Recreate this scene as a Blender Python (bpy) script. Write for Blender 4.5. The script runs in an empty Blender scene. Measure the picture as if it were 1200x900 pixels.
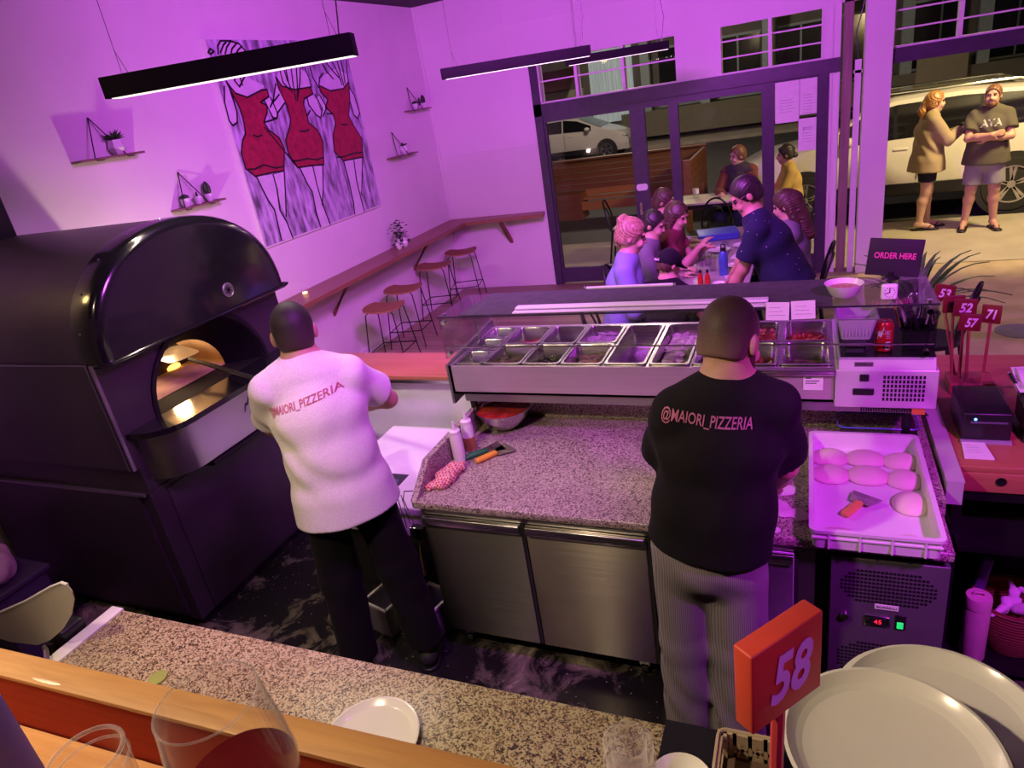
import bpy, bmesh, math, random
import numpy as np
from mathutils import Vector, Matrix
from mathutils.bvhtree import BVHTree
rnd = random.Random(7)
SC = bpy.context.scene
COL = SC.collection
R = math.radians
PI = math.pi

# ------------------------------------------------------------------ camera
def make_camera():
    F, p, r, y = 794.33, R(22.762), R(-9.457), R(-25.342)
    cp, sp = math.cos(p), math.sin(p)
    f = Vector((math.sin(y)*cp, math.cos(y)*cp, -sp))
    rt = Vector((math.cos(y), -math.sin(y), 0)); up = rt.cross(f)
    rr = math.cos(r)*rt + math.sin(r)*up
    uu = -math.sin(r)*rt + math.cos(r)*up
    cam = bpy.data.cameras.new('camera'); cam.sensor_fit = 'HORIZONTAL'; cam.sensor_width = 36.0
    cam.lens = 36.0*F/1200.0; cam.clip_start = .02; cam.clip_end = 200
    o = bpy.data.objects.new('camera', cam); COL.objects.link(o)
    M = Matrix((rr, uu, -f)).transposed().to_4x4(); M.translation = (0, 0, 2.45)
    o.matrix_world = M
    SC.camera = o
make_camera()

# ------------------------------------------------------------------ world, exposure, lights
SC.view_settings.view_transform = 'Standard'
SC.view_settings.look = 'None'
SC.view_settings.exposure = 0.0
SC.view_settings.gamma = 1.0
SC.view_settings.use_curve_mapping = False
SC.cycles.max_bounces = 8
SC.cycles.transparent_max_bounces = 16
SC.cycles.caustics_reflective = False
SC.cycles.caustics_refractive = False
SC.cycles.sample_clamp_indirect = 4.0
SC.cycles.use_denoising = True
W = bpy.data.worlds.new('night'); SC.world = W; W.use_nodes = True
W.node_tree.nodes['Background'].inputs[0].default_value = (.16, .17, .24, 1)
W.node_tree.nodes['Background'].inputs[1].default_value = .05

def light(name, kind, loc, power, color, size=.3, target=None, size_y=None, spot=None, blend=.3):
    L = bpy.data.lights.new(name, kind); L.energy = power; L.color = color
    o = bpy.data.objects.new(name, L); COL.objects.link(o); o.location = loc
    if kind == 'AREA':
        L.size = size
        if size_y: L.shape = 'RECTANGLE'; L.size_y = size_y
    else:
        L.shadow_soft_size = size
    if kind == 'SPOT':
        L.spot_size = R(spot or 60); L.spot_blend = blend
    if target is not None:
        o.rotation_euler = (Vector(target)-Vector(loc)).to_track_quat('-Z', 'Y').to_euler()
    return o
VIOLET = (.72, .105, 1.0)
WARM = (1.0, .76, .48)
light('violet_lamp', 'AREA', (-1.2, 3.4, 3.5), 300, VIOLET, .7, (-1.4, 8.5, 1.7))
light('violet_lamp', 'SPOT', (.6, 2.3, 3.45), 350, VIOLET, .3, (-4.5, 4.6, 2.5), spot=92, blend=.6)
light('violet_lamp', 'SPOT', (1.35, .85, 2.95), 330, (.74, .045, 1.0), .12, (.36, 2.6, 1.0), spot=48, blend=.5)
light('violet_lamp', 'SPOT', (-.5, 1.5, 3.5), 230, VIOLET, .2, (-1.8, 2.2, 1.0), spot=56, blend=.6)
light('violet_lamp', 'SPOT', (1.5, .05, 2.55), 34, (.80, .12, 1.0), .04, (-.01, .65, 1.78), spot=15, blend=.4)  # narrow extra spot, added only to light the big number sign
light('warm_lamp', 'SPOT', (-2.45, .75, 2.95), 34, WARM, .05, (-1.65, 1.65, .8), spot=104, blend=.35)
light('warm_lamp', 'SPOT', (-1.55, .15, 3.2), 150, WARM, .06, (-.55, 1.05, .9), spot=92, blend=.4)
light('warm_lamp', 'SPOT', (-2.95, .95, 2.9), 120, (1.0, .86, .80), .04, (-2.1, 3.25, .75), spot=30, blend=.5)  # unseen narrow spot added to brighten the white half wall
light('warm_uplight', 'POINT', (-4.0, 3.42, 1.22), 34, (1.0, .74, .56), .03)
light('warm_lamp', 'POINT', (-4.1, 1.2, 2.9), 12, (1.0, .68, .25), .1)
light('street_and_entry_lamp', 'AREA', (3.2, 9.0, 3.6), 230, (1.0, .76, .34), .5, (1.7, 10.6, .2))
light('street_and_entry_lamp', 'SPOT', (1.9, 7.6, 3.5), 110, (1.0, .80, .40), .3, (1.6, 7.2, 0), spot=66, blend=.5)  # unseen ceiling lamp indoors, lighting the entry floor
light('street_and_entry_lamp', 'POINT', (-4.5, 20, 5.5), 850, (1.0, .80, .62), .3)
light('street_and_entry_lamp', 'POINT', (-2.6, 11.6, 3.4), 55, (1.0, .70, .40), .2)

# ------------------------------------------------------------------ materials
MATS = {}
def mat(name, color, rough=.5, metal=0.0, var=.08, scale=12.0, bump=0.0, bscale=60.0, emit=None, estr=0.0, sheen=0.0, coat=0.0, aniso=0.0, stretch=None, spec=None):
    if name in MATS: return MATS[name]
    m = bpy.data.materials.new(name); m.use_nodes = True
    N, L = m.node_tree.nodes, m.node_tree.links
    b = N['Principled BSDF']
    tc = N.new('ShaderNodeTexCoord'); mp = N.new('ShaderNodeMapping'); L.new(tc.outputs['Object'], mp.inputs[0])
    if stretch: mp.inputs['Scale'].default_value = stretch
    nz = N.new('ShaderNodeTexNoise'); nz.inputs['Scale'].default_value = scale; nz.inputs['Detail'].default_value = 4
    L.new(mp.outputs[0], nz.inputs['Vector'])
    cr = N.new('ShaderNodeValToRGB'); L.new(nz.outputs['Fac'], cr.inputs[0])
    cr.color_ramp.elements[0].position = .3; cr.color_ramp.elements[1].position = .7
    c = Vector(color)
    cr.color_ramp.elements[0].color = (*[max(0, v*(1-var)) for v in c], 1)
    cr.color_ramp.elements[1].color = (*[min(1, v*(1+var)) for v in c], 1)
    L.new(cr.outputs[0], b.inputs['Base Color'])
    b.inputs['Roughness'].default_value = rough; b.inputs['Metallic'].default_value = metal
    if spec is not None: b.inputs['Specular IOR Level'].default_value = spec
    if sheen: b.inputs['Sheen Weight'].default_value = sheen
    if coat: b.inputs['Coat Weight'].default_value = coat; b.inputs['Coat Roughness'].default_value = .08
    if aniso: b.inputs['Anisotropic'].default_value = aniso
    if emit: b.inputs['Emission Color'].default_value = (*emit, 1); b.inputs['Emission Strength'].default_value = estr
    if bump:
        n2 = N.new('ShaderNodeTexNoise'); n2.inputs['Scale'].default_value = bscale; L.new(mp.outputs[0], n2.inputs['Vector'])
        bp = N.new('ShaderNodeBump'); bp.inputs['Strength'].default_value = bump; bp.inputs['Distance'].default_value = .01
        L.new(n2.outputs['Fac'], bp.inputs['Height']); L.new(bp.outputs[0], b.inputs['Normal'])
    MATS[name] = m
    return m

def node_mat(name):
    m = bpy.data.materials.new(name); m.use_nodes = True; MATS[name] = m
    return m, m.node_tree.nodes, m.node_tree.links, m.node_tree.nodes['Principled BSDF']

def ramp(N, stops, interp='LINEAR'):
    cr = N.new('ShaderNodeValToRGB'); cr.color_ramp.interpolation = interp
    e = cr.color_ramp.elements
    while len(e) < len(stops): e.new(.5)
    for i, (p, c) in enumerate(stops): e[i].position = p; e[i].color = (*c, 1)
    return cr

def wood(name, c1, c2, axis='X', rough=.4, grain=14.0, plank=None, coat=0.0, spec=None):
    if name in MATS: return MATS[name]
    m, N, L, b = node_mat(name)
    tc = N.new('ShaderNodeTexCoord'); mp = N.new('ShaderNodeMapping'); L.new(tc.outputs['Object'], mp.inputs[0])
    s = {'X': (.6, 9, 9), 'Y': (9, .6, 9), 'Z': (9, 9, .6)}[axis]; mp.inputs['Scale'].default_value = s
    nz = N.new('ShaderNodeTexNoise'); nz.inputs['Scale'].default_value = grain/4; nz.inputs['Detail'].default_value = 8; nz.inputs['Distortion'].default_value = .6
    L.new(mp.outputs[0], nz.inputs['Vector'])
    cr = ramp(N, [(.25, c1), (.55, [(a+q)/2 for a, q in zip(c1, c2)]), (.8, c2)]); L.new(nz.outputs['Fac'], cr.inputs[0])
    out = cr.outputs[0]
    if plank:
        ax = {'X': 1, 'Y': 0, 'Z': 0}[axis]
        sp = N.new('ShaderNodeSeparateXYZ'); L.new(tc.outputs['Object'], sp.inputs[0])
        dv = N.new('ShaderNodeMath'); dv.operation = 'DIVIDE'; L.new(sp.outputs[ax], dv.inputs[0]); dv.inputs[1].default_value = plank
        fr = N.new('ShaderNodeMath'); fr.operation = 'FRACT'; L.new(dv.outputs[0], fr.inputs[0])
        fl = N.new('ShaderNodeMath'); fl.operation = 'FLOOR'; L.new(dv.outputs[0], fl.inputs[0])
        wn = N.new('ShaderNodeTexWhiteNoise'); wn.noise_dimensions = '1D'; L.new(fl.outputs[0], wn.inputs['W'])
        g = N.new('ShaderNodeMath'); g.operation = 'LESS_THAN'; L.new(fr.outputs[0], g.inputs[0]); g.inputs[1].default_value = .025
        mr = N.new('ShaderNodeMapRange'); L.new(wn.outputs['Value'], mr.inputs['Value']); mr.inputs['To Min'].default_value = .75; mr.inputs['To Max'].default_value = 1.15
        mx = N.new('ShaderNodeMix'); mx.data_type = 'RGBA'; mx.blend_type = 'MULTIPLY'; mx.inputs['Factor'].default_value = 1
        L.new(out, mx.inputs['A']); L.new(mr.outputs[0], mx.inputs['B'])
        m2 = N.new('ShaderNodeMix'); m2.data_type = 'RGBA'; L.new(g.outputs[0], m2.inputs['Factor']); L.new(mx.outputs['Result'], m2.inputs['A']); m2.inputs['B'].default_value = (.02, .012, .01, 1)
        out = m2.outputs['Result']
    L.new(out, b.inputs['Base Color']); b.inputs['Roughness'].default_value = rough
    if coat: b.inputs['Coat Weight'].default_value = coat
    if spec is not None: b.inputs['Specular IOR Level'].default_value = spec
    bp = N.new('ShaderNodeBump'); bp.inputs['Strength'].default_value = .08; L.new(nz.outputs['Fac'], bp.inputs['Height']); L.new(bp.outputs[0], b.inputs['Normal'])
    return m

def granite(name, light_c, mid, dark):
    m, N, L, b = node_mat(name)
    tc = N.new('ShaderNodeTexCoord')
    v = N.new('ShaderNodeTexVoronoi'); v.inputs['Scale'].default_value = 230; L.new(tc.outputs['Object'], v.inputs['Vector'])
    n = N.new('ShaderNodeTexNoise'); n.inputs['Scale'].default_value = 70; n.inputs['Detail'].default_value = 3; L.new(tc.outputs['Object'], n.inputs['Vector'])
    sp = N.new('ShaderNodeSeparateColor'); L.new(v.outputs['Color'], sp.inputs[0])
    mm = N.new('ShaderNodeMath'); mm.operation = 'ADD'; L.new(sp.outputs[0], mm.inputs[0]); L.new(n.outputs['Fac'], mm.inputs[1])
    m2 = N.new('ShaderNodeMath'); m2.operation = 'MULTIPLY'; L.new(mm.outputs[0], m2.inputs[0]); m2.inputs[1].default_value = .5
    cr = ramp(N, [(.26, dark), (.33, mid), (.5, light_c), (.8, [min(1, x*1.15) for x in light_c])], 'CONSTANT'); L.new(m2.outputs[0], cr.inputs[0])
    L.new(cr.outputs[0], b.inputs['Base Color']); b.inputs['Roughness'].default_value = .28
    return m

def steel(name, color=(.66, .65, .63), rough=.25, axis='X', aniso=.4):
    m, N, L, b = node_mat(name)
    tc = N.new('ShaderNodeTexCoord'); mp = N.new('ShaderNodeMapping'); L.new(tc.outputs['Object'], mp.inputs[0])
    mp.inputs['Scale'].default_value = {'X': (2, 300, 300), 'Z': (2, 300, 300)}[axis]
    n = N.new('ShaderNodeTexNoise'); n.inputs['Scale'].default_value = 1; n.inputs['Detail'].default_value = 3; L.new(mp.outputs[0], n.inputs['Vector'])
    mr = N.new('ShaderNodeMapRange'); mr.inputs['To Min'].default_value = rough*.75; mr.inputs['To Max'].default_value = rough*1.3
    L.new(n.outputs['Fac'], mr.inputs['Value']); L.new(mr.outputs[0], b.inputs['Roughness'])
    b.inputs['Base Color'].default_value = (*color, 1); b.inputs['Metallic'].default_value = 1
    b.inputs['Anisotropic'].default_value = aniso; b.inputs['Anisotropic Rotation'].default_value = .25
    tg = N.new('ShaderNodeTangent'); tg.direction_type = 'RADIAL'; tg.axis = 'Z'; L.new(tg.outputs[0], b.inputs['Tangent'])
    return m

def pane(name, tint=(1, 1, 1), gloss=.08, rough=.02, edge=.5):
    """thin sheet glass: mostly see-through, mirror-like at grazing angles"""
    m = bpy.data.materials.new(name); m.use_nodes = True; MATS[name] = m
    N, L = m.node_tree.nodes, m.node_tree.links; N.clear()
    o = N.new('ShaderNodeOutputMaterial'); t = N.new('ShaderNodeBsdfTransparent'); t.inputs[0].default_value = (*tint, 1)
    g = N.new('ShaderNodeBsdfGlossy'); g.inputs['Roughness'].default_value = rough
    lw = N.new('ShaderNodeLayerWeight'); lw.inputs[0].default_value = .5
    pw = N.new('ShaderNodeMath'); pw.operation = 'POWER'; L.new(lw.outputs['Facing'], pw.inputs[0]); pw.inputs[1].default_value = 3.0
    ad = N.new('ShaderNodeMath'); ad.operation = 'MULTIPLY_ADD'; L.new(pw.outputs[0], ad.inputs[0]); ad.inputs[1].default_value = edge; ad.inputs[2].default_value = gloss; ad.use_clamp = True
    x = N.new('ShaderNodeMixShader'); L.new(ad.outputs[0], x.inputs[0]); L.new(t.outputs[0], x.inputs[1]); L.new(g.outputs[0], x.inputs[2]); L.new(x.outputs[0], o.inputs[0])
    return m

def rim_glass(name, haze=.3, base=.006):
    """clear drinking glass: see-through face on, with refracted brightness painted in as white at the edges"""
    m = pane(name, (.975, .975, .98), base, .03, .6); N, L = m.node_tree.nodes, m.node_tree.links
    x = [n for n in N if n.type == 'MIX_SHADER'][0]; g = [n for n in N if n.type == 'BSDF_GLOSSY'][0]
    d = N.new('ShaderNodeBsdfDiffuse'); d.inputs[0].default_value = (.9, .88, .9, 1); t = N.new('ShaderNodeBsdfTranslucent'); t.inputs[0].default_value = (.9, .88, .9, 1)
    a = N.new('ShaderNodeMixShader'); L.new(d.outputs[0], a.inputs[1]); L.new(t.outputs[0], a.inputs[2])
    c = N.new('ShaderNodeMixShader'); c.inputs[0].default_value = haze; L.new(g.outputs[0], c.inputs[1]); L.new(a.outputs[0], c.inputs[2]); L.new(c.outputs[0], x.inputs[2])
    return m

def glassy(name, color=(1, 1, 1), rough=0.0, ior=1.45):
    m, N, L, b = node_mat(name)
    b.inputs['Base Color'].default_value = (*color, 1); b.inputs['Transmission Weight'].default_value = 1
    b.inputs['Roughness'].default_value = rough; b.inputs['IOR'].default_value = ior
    return m

def translucent(name, color, alpha=.5, rough=.35):
    """milky plastic: part diffuse, part see-through"""
    m = bpy.data.materials.new(name); m.use_nodes = True; MATS[name] = m
    N, L = m.node_tree.nodes, m.node_tree.links
    b = N['Principled BSDF']; b.inputs['Base Color'].default_value = (*color, 1); b.inputs['Roughness'].default_value = rough
    b.inputs['Alpha'].default_value = alpha
    return m

M_wall = mat('painted_wall', (.80, .76, .76), .6, var=.03, scale=3, bump=.15, bscale=40)
M_board = mat('painted_boards', (.80, .76, .77), .55, var=.02, scale=2, bump=.1, bscale=30)
M_ceil = mat('dark_ceiling', (.03, .026, .035), .8)
M_conc = mat('worn_concrete', (.42, .33, .20), .6, var=.22, scale=3, bump=.1)
M_floor = wood('timber_floor', (.30, .21, .14), (.42, .31, .21), 'X', .5, 10, plank=.14)
M_trimd = mat('dark_purple_frame', (.055, .035, .075), .4, var=.15)
M_trimw = mat('white_trim', (.78, .74, .76), .5, var=.04)
M_rustic = wood('weathered_timber', (.20, .14, .12), (.34, .26, .22), 'Z', .7)
M_bench = wood('bench_timber', (.22, .10, .055), (.34, .17, .09), 'Y', .35, 14)
M_barwood = wood('bar_timber', (.50, .22, .09), (.70, .38, .15), 'X', .3, 40, coat=.3)
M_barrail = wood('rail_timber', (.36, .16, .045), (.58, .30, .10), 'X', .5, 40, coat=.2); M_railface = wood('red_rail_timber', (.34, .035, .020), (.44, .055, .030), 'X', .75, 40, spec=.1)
M_redwood = wood('counter_timber', (.33, .11, .06), (.47, .18, .10), 'X', .35, 12, coat=.2)
M_stoolw = wood('stool_timber', (.30, .14, .07), (.42, .22, .12), 'X', .4, 14)
M_parklet = wood('parklet_timber', (.20, .065, .035), (.30, .11, .06), 'X', .5, 10)
M_benchor = wood('orange_bench_timber', (.42, .16, .06), (.52, .22, .09), 'X', .5, 10)
M_granpink = granite('pink_granite', (.52, .44, .40), (.24, .17, .16), (.05, .035, .035))
M_granbei = granite('beige_granite', (.54, .46, .28), (.26, .17, .09), (.045, .03, .022))
M_steel = steel('brushed_steel'); M_railsteel = mat('satin_rail_steel', (.62, .56, .54), .34, .6, var=.05, scale=3, stretch=(1, 60, 60))
M_housing = mat('satin_housing_steel', (.74, .70, .74), .32, .35, var=.03)
M_steelz = steel('brushed_door_steel', (.46, .41, .37), .34, 'Z', .96)
M_steeld = steel('dull_steel', (.42, .41, .41), .38)
M_chrome = mat('chrome', (.8, .8, .8), .12, 1.0, var=.02)
M_matte = mat('matte_black', (.006, .0055, .007), .75, spec=.2)
M_blk = mat('black_plastic', (.012, .012, .014), .35, var=.2)
M_blkm = mat('black_metal', (.012, .011, .013), .4, .3, var=.2)
M_blkgloss = mat('glossy_black_enamel', (.008, .007, .011), .16, var=.2, coat=.5)
M_ovenside = mat('black_powder_coat', (.050, .036, .050), .40, .25, var=.1, scale=6)
M_rubber = mat('rubber', (.018, .017, .018), .8)
M_white = mat('white_plastic', (.82, .80, .82), .4, var=.03)
M_ceramic = mat('white_ceramic', (.84, .82, .80), .2, var=.02, coat=.3)
M_paper = mat('paper', (.82, .80, .80), .8, var=.04, scale=20)
M_ink = mat('ink', (.03, .03, .04), .7)
M_glass = pane('window_pane', (.93, .94, .96), .015)
M_glasst = pane('display_glass', (.93, .93, .95), .05)
M_tumbler = rim_glass('clear_glass'); M_botglass = rim_glass('bottle_glass', .75, .18)
M_leaf = mat('dark_leaf', (.028, .055, .026), .5, var=.4, scale=30)
M_leafg = mat('green_leaf', (.06, .13, .04), .45, var=.35, scale=20)
M_pot = mat('white_pot', (.80, .78, .80), .5, var=.03)
M_wire = mat('dark_wire', (.02, .018, .02), .4, .6)
M_lamp = mat('lamp_diffuser', (.9, .9, .9), .5, emit=(1.0, .86, .78), estr=1.4)

# ------------------------------------------------------------------ geometry helpers
class B:
    """collects primitive shapes for ONE mesh"""
    def __init__(s): s.v = []; s.f = []; s.sm = []
    def add(s, vs, fs, smooth=False):
        k = len(s.v); s.v += [tuple(v) for v in vs]; s.f += [tuple(i+k for i in f) for f in fs]; s.sm += [smooth]*len(fs); return s
    def box(s, lo, hi, M=None, bev=0):
        x0, y0, z0 = lo; x1, y1, z1 = hi
        if bev <= 0:
            vs = [(x0, y0, z0), (x1, y0, z0), (x1, y1, z0), (x0, y1, z0), (x0, y0, z1), (x1, y0, z1), (x1, y1, z1), (x0, y1, z1)]
            fs = [(0, 3, 2, 1), (4, 5, 6, 7), (0, 1, 5, 4), (1, 2, 6, 5), (2, 3, 7, 6), (3, 0, 4, 7)]
            if M is not None: vs = [M @ Vector(v) for v in vs]
            return s.add(vs, fs)
        bm = bmesh.new(); bmesh.ops.create_cube(bm, size=1)
        for v in bm.verts: v.co = Vector(((x0+x1)/2+v.co.x*(x1-x0), (y0+y1)/2+v.co.y*(y1-y0), (z0+z1)/2+v.co.z*(z1-z0)))
        bmesh.ops.bevel(bm, geom=bm.edges[:]+bm.verts[:], offset=min(bev, .49*min(x1-x0, y1-y0, z1-z0)), segments=3, profile=.5, affect='EDGES')
        return s.bm(bm, M, False)
    def bm(s, bm, M=None, smooth=False):
        bm.verts.ensure_lookup_table(); bm.verts.index_update()
        vs = [(M @ v.co) if M is not None else v.co.copy() for v in bm.verts]
        s.add(vs, [[v.index for v in f.verts] for f in bm.faces], smooth); bm.free(); return s
    def ring(s, a, b, ra, rb, n=16, caps=True, smooth=True):
        a, b = Vector(a), Vector(b); d = (b-a).normalized()
        u = d.orthogonal().normalized(); w = d.cross(u)
        vs = [a+(u*math.cos(t)+w*math.sin(t))*ra for t in [2*PI*i/n for i in range(n)]]
        vs += [b+(u*math.cos(t)+w*math.sin(t))*rb for t in [2*PI*i/n for i in range(n)]]
        s.add(vs, [(i, (i+1) % n, n+(i+1) % n, n+i) for i in range(n)], smooth)
        if caps: s.add(vs[:n], [tuple(reversed(range(n)))]); s.add(vs[n:], [tuple(range(n))])
        return s
    def tube(s, pts, r, n=8, closed=False):
        pts = [Vector(p) for p in pts]; m = len(pts); rs = r if isinstance(r, (list, tuple)) else [r]*m
        vs = []; u = None
        for i, p in enumerate(pts):
            a = pts[(i-1) % m] if (closed or i > 0) else p; c = pts[(i+1) % m] if (closed or i < m-1) else p
            t = (c-a).normalized() if (c-a).length > 1e-9 else Vector((0, 0, 1))
            if u is None: u = t.orthogonal().normalized()
            u = (u-t*u.dot(t)); u = u.normalized() if u.length > 1e-6 else t.orthogonal().normalized()
            w = t.cross(u)
            vs += [p+(u*math.cos(q)+w*math.sin(q))*rs[i] for q in [2*PI*k/n for k in range(n)]]
        fs = []
        for i in range(m if closed else m-1):
            j = (i+1) % m
            fs += [(i*n+k, i*n+(k+1) % n, j*n+(k+1) % n, j*n+k) for k in range(n)]
        s.add(vs, fs, True)
        if not closed: s.add(vs[:n], [tuple(reversed(range(n)))]); s.add(vs[-n:], [tuple(range(n))])
        return s
    def lathe(s, prof, c=(0, 0, 0), n=28, M=None, smooth=True, close=False):
        """prof: list of (r, z)"""
        c = Vector(c); vs = []
        for r, z in prof:
            for k in range(n):
                t = 2*PI*k/n; v = Vector((r*math.cos(t), r*math.sin(t), z))
                vs.append((M @ v if M is not None else v)+c)
        m = len(prof); fs = []
        for i in range(m if close else m-1):
            j = (i+1) % m
            fs += [(i*n+k, i*n+(k+1) % n, j*n+(k+1) % n, j*n+k) for k in range(n)]
        s.add(vs, fs, smooth)
        if not close and not (m == 2 and abs(prof[0][1]-prof[1][1]) < 1e-9):
            if prof[0][0] > 1e-5: s.add(vs[:n], [tuple(reversed(range(n)))], False)
            if prof[-1][0] > 1e-5: s.add(vs[-n:], [tuple(range(n))], False)
        return s
    def ball(s, c, r, M=None, n=14, m=9):
        c = Vector(c); rx, ry, rz = (r, r, r) if not hasattr(r, '__len__') else r
        vs = []
        for i in range(m+1):
            ph = PI*i/m
            for k in range(n):
                t = 2*PI*k/n; v = Vector((rx*math.sin(ph)*math.cos(t), ry*math.sin(ph)*math.sin(t), rz*math.cos(ph)))
                vs.append((M @ v if M is not None else v)+c)
        return s.add(vs, [(i*n+k, (i+1)*n+k, (i+1)*n+(k+1) % n, i*n+(k+1) % n) for i in range(m) for k in range(n)], True)
    def prism(s, poly, d, o=(0, 0, 0), ux=(1, 0, 0), uy=(0, 1, 0), smooth=False):
        """2-D polygon in the plane (ux, uy) at o, pushed by d along ux x uy"""
        o, ux, uy = Vector(o), Vector(ux), Vector(uy); nrm = ux.cross(uy).normalized()
        n = len(poly); vs = [o+ux*x+uy*y for x, y in poly]; vs += [v+nrm*d for v in vs]
        s.add(vs, [tuple(reversed(range(n))), tuple(range(n, 2*n))])
        s.add(vs, [(i, (i+1) % n, n+(i+1) % n, n+i) for i in range(n)], smooth)
        return s
    def grid(s, fn, nu, nv, smooth=True, wrapu=False):
        vs = [fn(i/(nu if wrapu else nu-1), j/(nv-1)) for i in range(nu) for j in range(nv)]
        fs = []
        for i in range(nu if wrapu else nu-1):
            for j in range(nv-1):
                a = i*nv+j; b = ((i+1) % nu)*nv+j
                fs.append((a, b, b+1, a+1))
        return s.add(vs, fs, smooth)
    def text(s, body, size, o, ux, uy, depth=.001, bold=False, width=None, warp=None, shear=0.0, drop=None):
        cu = bpy.data.curves.new('writing', 'FONT'); cu.body = body; cu.size = size; cu.align_x = 'CENTER'; cu.align_y = 'CENTER'
        cu.extrude = depth/2; cu.shear = shear; cu.resolution_u = 3
        if bold: cu.offset = size*bold
        ob = bpy.data.objects.new('writing', cu); COL.objects.link(ob)
        bpy.context.view_layer.update()
        me = bpy.data.meshes.new_from_object(ob.evaluated_get(bpy.context.evaluated_depsgraph_get()))
        bpy.data.objects.remove(ob); bpy.data.curves.remove(cu)
        xs = [v.co.x for v in me.vertices]; k = 1.0
        if width and xs: k = width/(max(xs)-min(xs))
        o, ux, uy = Vector(o), Vector(ux).normalized(), Vector(uy).normalized(); nz = ux.cross(uy)
        vs = [o+ux*(v.co.x*k)+uy*v.co.y+nz*(v.co.z+depth/2) for v in me.vertices]
        if warp: vs = [warp(v) for v in vs]
        s.add(vs, [tuple(p.vertices) for p in me.polygons]); bpy.data.meshes.remove(me)
        return s

def mesh_of(b, origin=(0, 0, 0), weld=True):
    me = bpy.data.meshes.new('mesh'); ox, oy, oz = origin
    me.from_pydata([(x-ox, y-oy, z-oz) for x, y, z in b.v], [], b.f)
    me.polygons.foreach_set('use_smooth', b.sm)
    if weld:
        bm = bmesh.new(); bm.from_mesh(me); bmesh.ops.remove_doubles(bm, verts=bm.verts, dist=1e-5)
        bmesh.ops.recalc_face_normals(bm, faces=bm.faces); bm.to_mesh(me); bm.free()
    me.update()
    return me

def wloc(o):
    l = Vector(o.location)
    while o.parent: o = o.parent; l += Vector(o.location)
    return l

def obj(name, b, m, parent=None, at=None, label=None, weld=True, world=False, sharp=35):
    """link b as one mesh object. Verts are local to the parent's base; world=True says they are in world coordinates."""
    if parent is not None and at is None: at = (0, 0, 0)
    if world:
        org = wloc(parent) if parent is not None else Vector(at or (0, 0, 0))
        me = mesh_of(b, org, weld); loc = (0, 0, 0) if parent is not None else org
    else:
        me = mesh_of(b, (0, 0, 0), weld); loc = at or (0, 0, 0)
    me.materials.append(m)
    if sharp:
        try: me.set_sharp_from_angle(angle=R(sharp))
        except Exception: pass
    o = bpy.data.objects.new(name, me); COL.objects.link(o); o.parent = parent; o.location = loc
    if label: o['label'] = label
    return o

def tag(o, label, cat, group=None, kind=None):
    o['label'] = label; o['category'] = cat
    if group: o['group'] = group
    if kind: o['kind'] = kind
    return o

def thing(name, label, cat, loc=(0, 0, 0), group=None, rz=0.0):
    o = bpy.data.objects.new(name, None); COL.objects.link(o); o.location = loc; o.rotation_euler = (0, 0, rz); o.empty_display_size = .05
    return tag(o, label, cat, group)

def struct(name, b, m, label=None, cat=None):
    o = obj(name, b, m, sharp=30); o['kind'] = 'structure'
    if label: o['label'] = label
    o['category'] = cat or 'room'
    return o

def dup(o, loc=None, label=None, parent=None, rz=None):
    c = o.copy(); COL.objects.link(c)
    if parent is not None: c.parent = parent
    if loc is not None: c.location = loc
    if rz is not None: c.rotation_euler = (0, 0, rz)
    if label: c['label'] = label
    for ch in list(o.children): dup(ch, parent=c)
    return c

def Rz(a, loc=(0, 0, 0)): return Matrix.Translation(Vector(loc)) @ Matrix.Rotation(a, 4, 'Z')
def frame(o, x, y, z):
    M = Matrix((Vector(x), Vector(y), Vector(z))).transposed().to_4x4(); M.translation = Vector(o); return M
def arc(cx, cy, r, a0, a1, n, ry=None):
    ry = ry or r
    return [(cx+r*math.cos(a0+(a1-a0)*i/n), cy+ry*math.sin(a0+(a1-a0)*i/n)) for i in range(n+1)]
def rrect(x0, y0, x1, y1, r, n=4):
    return arc(x1-r, y0+r, r, -PI/2, 0, n)+arc(x1-r, y1-r, r, 0, PI/2, n)+arc(x0+r, y1-r, r, PI/2, PI, n)+arc(x0+r, y0+r, r, PI, 1.5*PI, n)
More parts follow.
